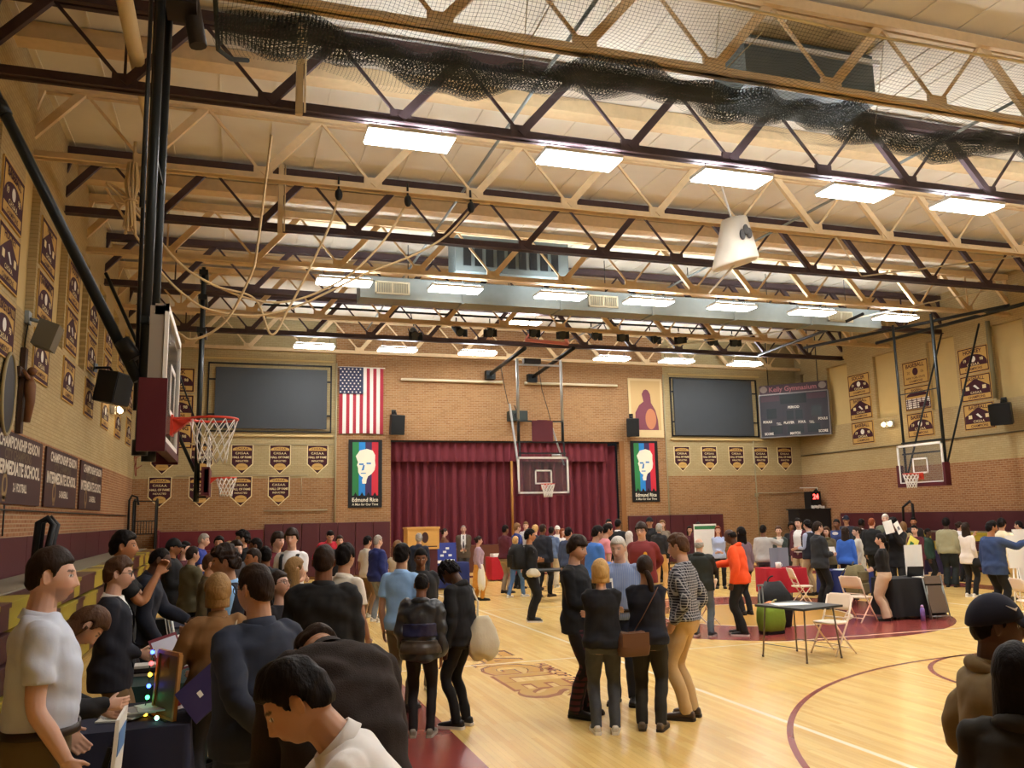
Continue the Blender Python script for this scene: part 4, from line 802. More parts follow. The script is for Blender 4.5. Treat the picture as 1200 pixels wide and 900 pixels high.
b = MB(); b.box(22.15, 22.65, 29.0, 29.4, 2.07, 2.75); b.tube([(22.75, 29.2, 2.07), (22.7, 29.2, 2.7), (22.6, 29.2, 2.85), (22.5, 29.2, 2.75)], .04, 8); b.build('clock_housing', M_blackp, t)
b = MB(); b.text('24', (22.4, 28.99, 2.55), X, Z, .2, 0, .4, .03); b.build('clock_digits', mat('red_digits', (1, .05, .04), .4, emis=5), t)
b = MB()
for e in ((22.0, 22.86, 2.9, 2.93), (22.83, 22.86, 2.07, 2.93)): b.box(e[0], e[1], 29.42, 29.45, e[2], e[3])
b.build('pale_frame', M_white, t); b = MB()
for k in range(5): b.obox((22.2+.12*k, 28.95, 2.12+.02*(k % 2)), (.05, 0, .02*(k % 3-1)), (0, .04, 0), (0, 0, .05))
b.build('paper_bundle', M_white, t)
# ------------------------------------------------------------------ tables
def cloth_table(loc, rz, L, D, H, m, label, hem=.03, legs=True, name='exhibit_table', cloth_name='tablecloth'):
    t = thing(name, label, 'table', (loc[0], loc[1], 0), rz); b = MB(); b.box(-L/2, L/2, -D/2, D/2, H-.04, H-.008); b.build('tabletop', mat('table_grey', srgb(90, 88, 86), .5), t, False)
    for sx in (-1, 1):
        for sy in (-1, 1): b = MB(); b.cyl((sx*(L/2-.12), sy*(D/2-.08), 0), (sx*(L/2-.12), sy*(D/2-.08), H-.04), .014, 8); b.build('leg', M_grey, t, False)
    n = 96; rings = []
    def outline(k, z, amp):
        pts = []
        per = 2*(L+D)
        for i in range(n):
            s = per*i/n
            if s < L: x, y, nx, ny = -L/2+s, -D/2, 0, -1
            elif s < L+D: x, y, nx, ny = L/2, -D/2+s-L, 1, 0
            elif s < 2*L+D: x, y, nx, ny = L/2-(s-L-D), D/2, 0, 1
            else: x, y, nx, ny = -L/2, D/2-(s-2*L-D), -1, 0
            o = k+amp*math.sin(s*14+math.sin(s*3)*2); pts.append((x+nx*o, y+ny*o, z))
        return pts
    rings = [outline(.012, H-.001, 0), outline(.016, H-.02, .001), outline(.022, H-.2, .008), outline(.03, (H+hem)/2, .016), outline(.036, hem, .024)]
    b = MB(); b.loft(rings, 0, True, caps=False); b.add([tuple(p) for p in rings[0]], [tuple(range(n))], 0)
    b.build(cloth_name, m, t, False); return t
CL = lambda n, c: mat(n, srgb(*c), .85, noise=.1, nscale=5)
cloth_table((-.6, 6.62), R(2), .68, .86, .74, CL('cloth_navy', (30, 32, 52)), 'table under navy cloth at lower left with papers and a coloured light string')
cloth_table((-.55, 8.15), R(2), .66, .8, .74, CL('cloth_green', (24, 48, 44)), 'table under dark green cloth behind the navy table')
cloth_table((-.6, 10.75), R(2), .7, 1.6, .74, CL('cloth_black', (26, 26, 30)), 'table under black cloth with silver laptop and pamphlet stand at left')
cloth_table((-.7, 12.2), 0, .66, .8, .74, _m['cloth_navy'], 'table under navy cloth, farther along the left row behind the crowd')
cloth_table((12.12, 13.25), R(-6), 1.05, .6, .74, _m['cloth_black'], 'table under black cloth with white sign board and laptop at right', .06)
cloth_table((11.95, 16.9), R(-8), .95, .6, .74, CL('cloth_red', (170, 32, 44)), 'table under red cloth with grey display board, beside the man in grey sweater', .2)
cloth_table((12.65, 15.6), R(-5), 1.0, .55, .74, CL('cloth_blue', (34, 44, 96)), 'table under blue cloth behind the young man in dark jacket', .25)
cloth_table((8.25, 26.5), 0, .9, .6, .74, _m['cloth_red'], 'table under red cloth near the stage with white papers', .04)
cloth_table((5.75, 24.2), 0, 1.4, .6, .74, _m['cloth_blue'], 'table under blue cloth with blue display boards near the stage', .05)
cloth_table((19.6, 19.9), 0, .8, .6, .78, CL('cloth_purple', (36, 28, 58)), 'table under dark purple cloth with a pale emblem at far right', .06)
b = MB(); b.poly(ell(0, 0, .09, .07), (19.55, 19.55, .5), X, Z);
b.poly(rect(-.15, .15, -.02, .02), (19.55, 19.55, .34), X, Z); single('cloth_emblem', b, mat('pale_print', srgb(140, 130, 160), .8), 'pale printed emblem on the dark purple tablecloth', 'emblem')
# folding card table
t = thing('card_table', 'small dark folding card table with a white sheet on it', 'table', (7.62, 10.42, 0), R(14)); b = MB(); b.box(-.42, .42, -.42, .42, .69, .72); o = b.build('tabletop', mat('card_black', srgb(44, 46, 50), .5), t, False)
for sx in (-1, 1):
    for sy in (-1, 1): b = MB(); b.cyl((sx*.36, sy*.38, 0), (sx*.3, sy*.34, .69), .012, 8); b.cyl((sx*.36, sy*.38, 0), (sx*.36, sy*.38, .03), .016, 8); b.build('leg', mat('leg_bronze', srgb(110, 98, 80), .4, .5), t, False)
for sx in (-1, 1): b = MB(); b.cyl((sx*.345, -.37, .18), (sx*.345, .37, .18), .006, 6); b.build('stretcher', _m['leg_bronze'], t, False)
M_paper = mat('paper', srgb(236, 236, 232), .7)
def sheet_of(loc, w_, d_, rz, label, m=None, h=.006, name='paper_sheet', cat='paper', group=None):
    t = MB(); c, s_ = math.cos(rz), math.sin(rz); t.obox((loc[0], loc[1], loc[2]+h/2), (c*w_/2, s_*w_/2, 0), (-s_*d_/2, c*d_/2, 0), (0, 0, h/2)); return single(name, t, m or M_paper, label, cat, group)
sheet_of((7.55, 10.5, .72), .5, .3, R(-10), 'white paper sheet on the small dark card table')
# folding chairs
M_ivory = mat('chair_ivory', srgb(232, 214, 194), .45)
def folding_chair(label, x, y, rz, m, group=None):
    t = thing('folding_chair', label, 'chair', (x, y, 0), rz, group)
    rr = []; n = 20
    b = MB(); P = [(.2*math.copysign(abs(math.cos(a))**.6, math.cos(a)), .2*math.copysign(abs(math.sin(a))**.6, math.sin(a))) for a in np.linspace(0, 2*math.pi, n, endpoint=False)]
    b.loft([[(p, q, .425) for p, q in P], [(p*1.04, q*1.04, .435) for p, q in P], [(p*1.02, q*1.02, .45) for p, q in P]]); b.build('seat', m, t, False)
    b = MB(); rows_ = []
    for z, yy, h in ((.60, .175, .205), (.66, .19, .215), (.74, .215, .215), (.80, .235, .2), (.825, .245, .17)): rows_.append([(h*s, yy+.035*(1-s*s), z) for s in np.linspace(-1, 1, 9)]+[(h*s, yy+.035*(1-s*s)+.018, z) for s in np.linspace(1, -1, 9)])
    b.loft(rows_); b.build('backrest', m, t, False)
    for s in (-1, 1): b = MB(); b.tube([(.215*s, .245, .80), (.215*s, .13, .5), (.215*s, -.06, .2), (.215*s, -.2, .0)], .013, 8); b.build('front_leg', m, t, False)
    for s in (-1, 1): b = MB(); b.tube([(.19*s, -.12, .43), (.19*s, .05, .22), (.19*s, .27, .0)], .012, 8); b.build('rear_leg', m, t, False)
    for yy, zz, hw in ((-.13, .1, .215), (.2, .08, .19), (.13, .5, .215)): b = MB(); b.cyl((-hw, yy, zz), (hw, yy, zz), .009, 6); b.build('stretcher', m, t, False)
    return t
ch = folding_chair('ivory folding chair facing right, beside the red table', 11.5, 15.55, R(70), M_ivory, 'ivory folding chairs')
copy_thing(ch, (8.2, 10.5, 0), R(-78), 'ivory folding chair pulled up to the small dark card table'); copy_thing(ch, (10.98, 13.2, 0), R(105), 'ivory folding chair with the khaki backpack hung on it'); copy_thing(ch, (12.85, 11.2, 0), R(70), 'ivory folding chair at the right edge behind the capped person')
copy_thing(ch, (8.2, 14.1, 0), R(-150), 'ivory folding chair partly hidden behind the man in orange hoodie')
t = thing('folded_chair', 'brown folded chair leaning against the black table', 'chair', (12.38, 12.78, 0), R(-8)); MB_ = MB(); MB_.obox((0, .03, .36), (.17, 0, 0), (0, .012, 0), (0, .06, .24)); MB_.build('seat', mat('seat_brown', srgb(92, 78, 66), .6), t, False)
b = MB(); b.obox((0, .11, .7), (.17, 0, 0), (0, .012, 0), (0, .02, .07)); b.build('backrest', _m['seat_brown'], t, False)
for s in (-1, 1): b = MB(); b.tube([(.19*s, .13, .78), (.19*s, -.06, .0)], .012, 8); b.tube([(.16*s, .06, .6), (.17*s, .02, .02)], .011, 8); b.build('leg', M_grey, t, False)
b = MB(); b.cyl((-.19, -.04, .06), (.19, -.04, .06), .01, 6); b.build('stretcher', M_grey, t, False)
# plain dark table by the stage crowd
t = thing('folding_table', 'dark bare folding table among the crowd behind the black-shirted youth', 'table', (7.35, 19.6, 0)); b = MB(); b.box(-.5, .5, -.35, .35, .7, .74); b.build('tabletop', _m['card_black'], t, False)
for sx in (-1, 1):
    for sy in (-1, 1): b = MB(); b.cyl((sx*.42, sy*.28, 0), (sx*.42, sy*.28, .7), .018, 8); b.build('leg', M_grey, t, False)
# ------------------------------------------------------------------ things on the tables
sheet_of((12.3, 13.02, .745), .3, .2, .1, 'white papers at the front of the black table', h=.012)
t = thing('sign_board', 'tall white folded sign board standing on the black table', 'sign', (12.48, 13.4, .745), R(-12)); b = MB(); b.obox((-.08, 0, .29), (.1, .03, 0), (-.003, .006, 0), (0, 0, .29)); b.obox((.1, .01, .29), (.09, -.02, 0), (.003, .006, 0), (0, 0, .29)); b.build('panel', M_paper, t, False)
t = thing('laptop', 'open black laptop in front of the white sign board', 'laptop', (12.3, 13.25, .745), R(160)); b = MB(); b.box(-.15, .15, -.1, .1, 0, .015); b.build('keyboard_base', M_blackp, t, False); b = MB(); b.obox((0, .125, .1), (.15, 0, 0), (0, .004, 0), (0, .03, .095)); b.build('lid', M_blackp, t, False)
t = thing('water_bottle', 'purple water bottle standing on the floor by the black table', 'bottle', (11.95, 12.72, 0)); b = MB(); b.tube([(0, 0, 0), (0, 0, .2), (0, 0, .235)], [.04, .04, .028], 14); b.build('body', mat('bottle_lilac', srgb(132, 112, 190), .35), t, False); b = MB(); b.tube([(0, 0, .235), (0, 0, .27), (.0, 0, .285)], [.026, .026, .015], 12); b.build('cap', mat('bottle_cap', srgb(180, 150, 190), .4), t, False)
t = thing('display_board', 'grey display board standing on the red table', 'board', (11.95, 16.95, .742), R(-5)); b = MB(); b.obox((-.1, .03, .22), (.13, .05, 0), (-.004, .008, 0), (0, 0, .22)); b.obox((.14, .05, .22), (.12, -.04, 0), (.004, .008, 0), (0, 0, .22)); b.build('panel', mat('board_grey', srgb(128, 134, 148), .6), t, False)
t = thing('mug', 'white box-shaped cup on the red table in front of the grey board', 'cup', (11.75, 16.7, .742)); b = MB(); b.tube([(0, 0, 0), (0, 0, .13)], [.06, .065], 14); b.build('body', M_paper, t, False); b = MB(); b.torus((.075, 0, .07), .03, .008, (0, 1, 0), 14, 6); b.build('handle', M_paper, t, False)
sheet_of((12.2, 16.75, .742), .3, .2, .3, 'dark red leaflets lying on the red table', mat('leaflet_red', srgb(120, 30, 44), .6), .03, 'leaflet_stack', 'leaflets')
sheet_of((12.55, 15.5, .742), .4, .22, .1, 'white leaflets on the blue cloth table', h=.012)
sheet_of((8.05, 26.4, .742), .36, .3, .1, 'crumpled white cloth on the red table near the stage', h=.1, name='white_cloth', cat='cloth')
t = thing('paper_stand', 'white paper sign stand on the red table near the stage', 'sign', (8.45, 26.5, .742)); b = MB(); b.obox((0, 0, .28), (.17, 0, 0), (0, .01, 0), (0, .03, .26)); b.box(-.15, .15, -.06, .1, 0, .02); b.build('sheet_holder', M_paper, t, False); b = MB()
for k in range(3): b.obox((0, -.025+.008*k, .16+.12*k), (.13, 0, 0), (0, .004, 0), (0, 0, .012))
b.build('print_lines', mat('print_red', srgb(170, 120, 124), .6), t, False)
for k, (x, lab, w_) in enumerate(((5.25, 'bright blue display board, left one on the blue table', .42), (5.85, 'dark blue display board with pale print, right one on the blue table', .62))):
    t = thing('display_board', lab, 'board', (x, 24.25, .742)); b = MB(); b.obox((0, 0, .28), (w_/2, 0, 0), (0, .012, 0), (0, .02, .28)); b.build('panel', mat('board_blue%d' % k, srgb(*((40, 96, 190), (48, 62, 140))[k]), .5), t, False)
    b = MB()
    for q in range(4): b.obox((-.12+.08*q, -.035, .2+.1*(q % 3)), (.05, 0, 0), (0, .002, 0), (0, 0, .03))
    b.build('print_patch', M_paper, t, False)
for k in range(3): sheet_of((5.3+.3*k, 24.0, .742), .22, .2, .3*k, ['left', 'middle', 'right'][k]+' pile of pale leaflets on the blue table near the stage', h=.05+.02*k, name='leaflet_stack', cat='leaflets')
# lectern
t = thing('lectern', 'wooden lectern with pale top panel beside the stage curtain', 'lectern', (4.72, 22.3, 0)); M_oak = mat('oak', srgb(206, 160, 88), .5, noise=.1, nscale=5, aniso=(1, 1, 8))
b = MB(); b.box(-.42, .42, -.28, .28, 1.22, 1.78); b.box(-.44, .44, -.3, .3, 1.74, 1.79); b.build('upper_box', M_oak, t, False); b = MB(); b.box(-.38, .38, -.24, .24, .05, 1.22); b.build('base', M_maroon, t, False)
b = MB(); b.box(-.02, .36, -.286, -.28, 1.27, 1.30); b.poly(ell(.04, 1.52, .09, .14), (0, -.286, 0), X, Z); b.build('front_emblem', mat('emblem_brown', srgb(60, 34, 30), .6), t, False)
# right side boards
b = MB(); b.obox((17.9, 15.7, .75), (.22, 0, 0), (0, .02, 0), (0, .05, .72)); single('sign_board', b, M_paper, 'tall pale standing sign at the right edge', 'sign')
b = MB(); b.obox((14.9, 13.3, 1.12), (.16, 0, 0), (0, .01, 0), (0, .02, .32)); b.cyl((14.82, 13.32, 0), (14.86, 13.3, .9), .015, 6); b.cyl((14.98, 13.32, 0), (14.94, 13.3, .9), .015, 6); single('easel_sign', b, M_paper, 'white sign on thin stand behind the man in navy suit', 'sign')
for k in range(3): b = MB(); b.box(18.2+.22*k, 18.38+.22*k, 19.0, 19.25, 0, .18+.07*(k == 1)); b.box(18.22+.22*k, 18.36+.22*k, 18.99, 19.0, .05, .1); single('cardboard_box', b, mat('cardboard', srgb(190, 160, 120), .8), ['left', 'middle', 'right'][k]+' small cardboard box on the floor near the purple table', 'box')
# green tote, black duffel and backpack
def bag_mesh(b, w, d, h, z0=0, bulge=.03, top=1.0, n=28):
    rings = []
    for z, k in ((0, .9), (.03, 1), (.35, 1.06), (.7, 1.03), (1, top)):
        rings.append([((w/2*k+bulge*math.sin(z*3)*.4)*math.copysign(abs(math.cos(a))**.5, math.cos(a)), (d/2*k+bulge*math.sin(z*math.pi))*math.copysign(abs(math.sin(a))**.5, math.sin(a)), z0+z*h+.012*math.sin(3*a)*(z > .9)) for a in np.linspace(0, 2*math.pi, n, endpoint=False)])
    b.loft(rings); return b
t = thing('rolling_tote', 'green fabric rolling tote bag held by the man in orange hoodie', 'bag', (8.62, 12.55, 0), R(10)); b = MB(); bag_mesh(b, .42, .26, .44, .05); b.build('bag_body', mat('tote_green', srgb(112, 138, 44), .8, bump=.3, nscale=14), t, False)
b = MB(); b.box(-.19, .19, -.11, .11, .01, .06); b.build('base_tray', M_blackp, t, False); b = MB(); b.cyl((-.12, .1, .1), (-.14, .1, .78), .012, 8); b.cyl((-.04, .1, .1), (-.06, .1, .78), .012, 8); b.cyl((-.16, .1, .79), (-.04, .1, .79), .018, 8); b.build('pull_handle', M_grey, t, False)
b = MB(); b.torus((0, -.12, .45), .12, .012, (0, 1, .2), 16, 6, a0=0, a1=math.pi); b.build('carry_strap', mat('tote_trim', srgb(190, 196, 150), .7), t, False); b = MB(); b.obox((-.04, 0, .48), (.08, 0, .02), (0, .06, 0), (0, 0, .03)); b.build('orange_contents', mat('snack_orange', srgb(220, 130, 70), .6), t, False)
for s in (-1, 1): b = MB(); b.cyl((.17*s, -.1, .03), (.17*s, .0-.1+.04, .03), .03, 10); b.build('wheel', M_blackp, t, False)
t = thing('duffel_bag', 'black duffel coat-like bag standing behind the green tote', 'bag', (9.2, 13.25, 0), R(-20)); b = MB(); bag_mesh(b, .5, .36, .78, 0, .05, .55); b.build('bag_body', mat('duffel_black', srgb(22, 22, 24), .7, bump=.4, nscale=9), t, False)
b = MB(); b.torus((0, 0, .78), .1, .014, (0, 1, 0), 14, 6, a0=0, a1=math.pi); b.build('handle', M_blackp, t, False)
M_khaki = mat('backpack_khaki', srgb(110, 100, 70), .85, bump=.4, nscale=12)
t = thing('backpack', 'large khaki backpack hanging on the back of an ivory folding chair', 'backpack', (11.2, 13.5, .42), R(15)); b = MB(); bag_mesh(b, .4, .24, .56, 0, .04, .75); b.build('main_pouch', M_khaki, t, False)
for z, h in ((.04, .2), (.28, .18)): b = MB(); b.obox((0, -.15, z+h/2), (.14, 0, 0), (0, .04, 0), (0, 0, h/2)); o = b.build('front_pocket', M_khaki, t, False); md = o.modifiers.new('b', 'BEVEL'); md.width = .025; md.segments = 3
b = MB(); b.torus((0, .02, .56), .06, .012, (0, 1, 0), 12, 6, a0=0, a1=math.pi); b.build('top_handle', mat('strap_khaki', srgb(92, 84, 60), .8), t, False)
for s in (-1, 1): b = MB(); b.tube([(.1*s, .13, .52), (.13*s, .22, .4), (.13*s, .2, .15), (.12*s, .13, .04)], .018, 6, flat=.5); b.build('shoulder_strap', _m['strap_khaki'], t, False)
# left tables: papers, books, frame with coloured lights, easel sign
rnd = random.Random(3)
for k in range(12):
    x, y = -.72+.055*(k % 5)+rnd.uniform(-.02, .02), 6.5+.1*(k//5)+rnd.uniform(-.03, .03)
    sheet_of((x, y, .742+.011*(k % 5)+.0004*k), .2, .15, rnd.uniform(-.6, .6), ['white', 'pale', 'creased white', 'off-white'][k % 4]+' leaflet in the heap on the navy table', mat('leaflet%d' % (k % 3), srgb(*((214, 216, 208), (182, 186, 182), (150, 150, 148))[k % 3]), .7), .01, 'leaflet', 'leaflet', 'leaflets heaped on the navy table')
sheet_of((-.34, 6.72, .742), .26, .14, .5, 'white folded card under the pink bowl on the navy table', h=.008)
b = MB(); b.sphere((-.36, 6.78, .79), .06, 0, 14, 10, (1, 1, .75)); single('candy_tin', b, mat('tin_pink', srgb(176, 70, 84), .5), 'pink rounded tin behind the lit frame on the navy table', 'tin')
t = thing('lit_frame', 'wooden picture frame leaning on the navy table, strung with coloured bulbs', 'frame', (-.42, 6.45, .742), R(-62)); M_wood = mat('frame_wood', srgb(170, 124, 70), .5)
def fr(p, q): return np.array((p, .25*q*.3, q))
b = MB()
for a_, c_ in (((-.16, 0), (-.16, .42)), ((.16, 0), (.16, .42)), ((-.16, .0), (.16, .0)), ((-.16, .42), (.16, .42))): b.bar(fr(*a_), fr(*c_), .025, .025, up=(0, 1, 0))
b.build('frame_border', M_wood, t, False); b = MB(); b.add([fr(-.15, .01), fr(.15, .01), fr(.15, .41), fr(-.15, .41)], [(0, 1, 2, 3)]); b.build('picture', mat('picture_dull', srgb(96, 92, 70), .5), t, False)
cols = [('blue', (.05, .12, 1)), ('red', (1, .05, .05)), ('amber', (1, .45, .03)), ('blue', (.05, .12, 1)), ('green', (.05, .8, .25)), ('amber', (1, .5, .03)), ('mint', (.3, .9, .6))]
b = MB(); b.tube([fr(-.19, .43)+(0, -.03, 0), fr(-.21, .3)+(0, -.04, 0), fr(-.2, .15)+(0, -.03, 0), fr(-.2, .0)+(0, -.05, .012), fr(.0, .0)+(0, -.08, .012), fr(.18, .01)+(0, -.06, 0)], .004, 5); b.build('light_wire', mat('wire_green', srgb(40, 70, 50), .6), t, False)
for k, (n_, c_) in enumerate(cols):
    p = (fr(-.2, .41-.075*k)+(0, -.035, 0)) if k < 5 else (fr(-.1+.18*(k-5), .01)+(0, -.08, .012)); b = MB(); b.sphere(p, .015, 0, 8, 6); o = b.build('bulb', mat('bulb_'+n_, c_, .3, emis=5), t, False); o['label'] = n_+' glowing bulb'
for k in range(4): sheet_of((-.66, 8.3+.0*k, .742+.022*k), .26, .2, .04*k-.05, ['bottom', 'second', 'third', 'top'][k]+' book of the flat stack on the green table', mat('book%d' % k, srgb(*((190, 186, 176), (34, 30, 34), (52, 46, 50), (200, 196, 190))[k]), .6), .02, 'book', 'book', 'books stacked on the green table')
t = thing('easel_sign', 'narrow poster board seen nearly edge-on beside the man in white polo', 'sign', (-.57, 5.15, 0), R(0)); b = MB(); b.obox((0, 0, .55), (.008, .012, 0), (.0, .19, 0), (.03, 0, .5)); b.build('panel', M_white, t, False)
PMs = [mat('sign_blue', srgb(86, 126, 178), .6), mat('sign_tan', srgb(170, 134, 86), .6), mat('sign_purple', srgb(58, 40, 76), .6), mat('sign_green', srgb(100, 120, 92), .6)]
for k, (z0, z1, mi) in enumerate(((.86, .98, 0), (.62, .7, 1), (.5, .6, 1), (.4, .48, 2), (.1, .36, 3))): b = MB(); zc_ = (z0+z1)/2; b.obox((.0105+.06*(zc_-.55), 0, zc_), (.0015, .002, 0), (0, .15, 0), (.03*(z1-z0), 0, (z1-z0)/2)); b.build('print_block', PMs[mi], t, False)
b = MB(); b.bar((-.01, -.1, .9), (-.25, -.1, 0), .02, .02); b.bar((-.01, .1, .9), (-.25, .1, 0), .02, .02); b.build('prop_leg', M_black, t, False)
t = thing('laptop', 'silver laptop open on the black cloth table at left', 'laptop', (-.42, 10.2, .742), R(-100)); b = MB(); b.box(-.16, .16, -.11, .11, 0, .015); b.build('keyboard_base', M_grey, t, False); b = MB(); b.obox((0, .14, .1), (.16, 0, 0), (0, .004, 0), (0, .04, .1)); b.build('lid', mat('silver', srgb(176, 182, 182), .4, .4), t, False)
t = thing('pamphlet_stand', 'black pamphlet stand with white sheets on the black cloth table at left', 'stand', (-.74, 10.15, .742)); b = MB(); b.obox((0, 0, .14), (.1, 0, 0), (0, .09, 0), (-.03, 0, .14)); b.build('rack', M_blackp, t, False)
for k in range(3): b = MB(); b.obox((.11+.03*k-.03, -.02, .2), (.004, 0, 0), (0, .09, 0), (-.03, 0, .16)); b.build('sheet', M_paper, t, False)
# ------------------------------------------------------------------ people
def sm(a, b, x): t = np.clip((x-a)/(b-a), 0, 1); return t*t*(3-2*t)
def rotx(a): c, s = math.cos(a), math.sin(a); return np.array([[1, 0, 0], [0, c, s], [0, -s, c]])     # positive tips the top forward (+y)
def rotz(a): c, s = math.cos(a), math.sin(a); return np.array([[c, s, 0], [-s, c, 0], [0, 0, 1]])     # positive turns to the person's right (+x)
def roty(a): c, s = math.cos(a), math.sin(a); return np.array([[c, 0, s], [0, 1, 0], [-s, 0, c]])
class Spine:
    def __init__(s, lean=0., twist=0., side=0., z0=.93, z1=1.46):
        s.z0, s.z1 = z0, z1; n = 24; s.tw = twist; s.sd = side; s.ts = np.linspace(0, 1, n+1); s.an = lean*sm(0, .8, s.ts); s.sa = side*sm(0, .8, s.ts)
        c = [np.array([0, 0, z0])]; dz = (z1-z0)/n
        for i in range(n):
            am = (s.an[i]+s.an[i+1])/2; sa = (s.sa[i]+s.sa[i+1])/2; c.append(c[-1]+dz*np.array([math.sin(sa), math.sin(am)*math.cos(sa), math.cos(am)*math.cos(sa)]))
        s.c = np.array(c)
    def frame(s, z):
        t = np.clip((z-s.z0)/(s.z1-s.z0), 0, 1); a = np.interp(t, s.ts, s.an); b = np.interp(t, s.ts, s.sa); c = np.array([np.interp(t, s.ts, s.c[:, k]) for k in range(3)]); return c, roty(b)@rotx(a)@rotz(s.tw*t)
    def __call__(s, P):
        P = np.atleast_2d(np.array(P, float)); o = []
        for p in P:
            if p[2] <= s.z0: o.append(p); continue
            c, M = s.frame(p[2]); e = max(0, p[2]-s.z1); o.append(c+M@np.array([p[0], p[1], e]))
        return np.array(o)
def ring(z, a, b, y=0., n=20, pw=.85, x=0.):
    A = np.linspace(0, 2*math.pi, n, endpoint=False); return np.stack([x+a*np.sign(np.cos(A))*np.abs(np.cos(A))**pw, y+b*np.sign(np.sin(A))*np.abs(np.sin(A))**pw, np.full(n, z)], 1)
def ik(a, t, l1, l2, pole):
    a, t = np.array(a, float), np.array(t, float); d = t-a; L = np.linalg.norm(d); m = (l1+l2)*.995
    if L > m: t = a+d*m/L; d = t-a; L = m
    L = max(L, abs(l1-l2)+.03); u = d/max(1e-6, np.linalg.norm(d)); x = (l1*l1-l2*l2+L*L)/(2*L); h = math.sqrt(max(0, l1*l1-x*x)); p = np.array(pole, float); p = nrm(p-u*np.dot(p, u)); return a+u*x+p*h, t
HN, HM = 72, 52
def head_dirs(nu=HN, nv=HM):
    th = np.linspace(-math.pi/2, math.pi/2, nv); ph = np.linspace(0, 2*math.pi, nu, endpoint=False); T, Pp = np.meshgrid(th, ph, indexing='ij')
    return np.stack([np.cos(T)*np.cos(Pp), np.cos(T)*np.sin(Pp), np.sin(T)], 2)
HD = head_dirs()
def head_shape(D, feat=True):
    x, y, z = D[..., 0], D[..., 1], D[..., 2]; t = np.clip(-z, 0, 1); k = np.clip(z, 0, 1)
    px = x*.0765*(1-.30*t**1.4); py = y*.098; pz = z*.119
    py = np.where(y > 0, py*(1+.30*t-.05*k), py*(1.02-.32*sm(.2, .95, t))); py = py-.006*t
    if feat:
        f = sm(.15, .5, y); X_, Z_ = px, pz
        nose = np.exp(-(X_/(.010+.004*(Z_ < -.02)))**2)*np.where(Z_ > -.034, np.clip((.03-Z_)/.062, 0, 1), np.clip((Z_+.048)/.014, 0, 1)); py = py+f*.024*nose*(Z_ < .03)
        py = py-f*.009*np.exp(-((np.abs(X_)-.031)/.014)**2-((Z_-.010)/.012)**2)+f*.004*np.exp(-((Z_-.031)/.008)**2-(X_/.05)**2)
        py = py+f*(.006*np.exp(-((Z_+.062)/.008)**2-(X_/.022)**2)-.003*np.exp(-((Z_+.079)/.006)**2-(X_/.03)**2)+.007*np.exp(-((Z_+.1)/.012)**2-(X_/.022)**2))
    return np.stack([px, py, pz], -1)
def grid_mesh(b, G, mi=0):   # lat-long grid nv x nu x 3 with collapsed poles
    nv, nu = G.shape[:2]; V = [G[0].mean(0)]+[p for r_ in G[1:-1] for p in r_]+[G[-1].mean(0)]; e = len(V)-1
    F = [(0, 1+(j+1) % nu, 1+j) for j in range(nu)]+[(1+i*nu+j, 1+i*nu+(j+1) % nu, 1+(i+1)*nu+(j+1) % nu, 1+(i+1)*nu+j) for i in range(nv-3) for j in range(nu)]+[(e, 1+(nv-3)*nu+j, 1+(nv-3)*nu+(j+1) % nu) for j in range(nu)]
    b.add(V, F, mi, True)
def wob(P, f, s=0.): return np.sin(P[..., 0]*f+1.3*np.sin(P[..., 2]*f*.7+s)+s)*np.sin(P[..., 1]*f*1.1+1.1*np.sin(P[..., 0]*f*.8+2*s))+.6*np.sin(P[..., 2]*f*1.7+P[..., 0]*f*.6+s*3)
def skin_mat():
    m = bpy.data.materials.new('skin'); m.use_nodes = True; nt = m.node_tree; bb = nt.nodes['Principled BSDF']; a = nt.nodes.new('ShaderNodeAttribute'); a.attribute_name = 'Col'
    nt.links.new(a.outputs['Color'], bb.inputs['Base Color']); bb.inputs['Roughness'].default_value = .5; bb.inputs['Specular IOR Level'].default_value = .35; return m
M_skin = skin_mat()
SK = dict(l=srgb(206, 166, 146), m=srgb(182, 140, 114), o=srgb(168, 116, 82), b=srgb(112, 72, 50), d=srgb(72, 46, 34))
HC = dict(black=srgb(22, 18, 18), dark=srgb(40, 28, 22), brown=srgb(74, 50, 34), lbrown=srgb(116, 84, 54), blond=srgb(186, 150, 96), dblond=srgb(142, 112, 72), grey=srgb(150, 146, 140), white=srgb(206, 202, 196), red=srgb(120, 62, 36))
def hair_mat(c): return mat('hair_'+c, HC[c], .55, noise=.35, nscale=90, bump=.3, spec=.08 if c == 'black' else .15, aniso=(1, 1, .25))
_fab = {}
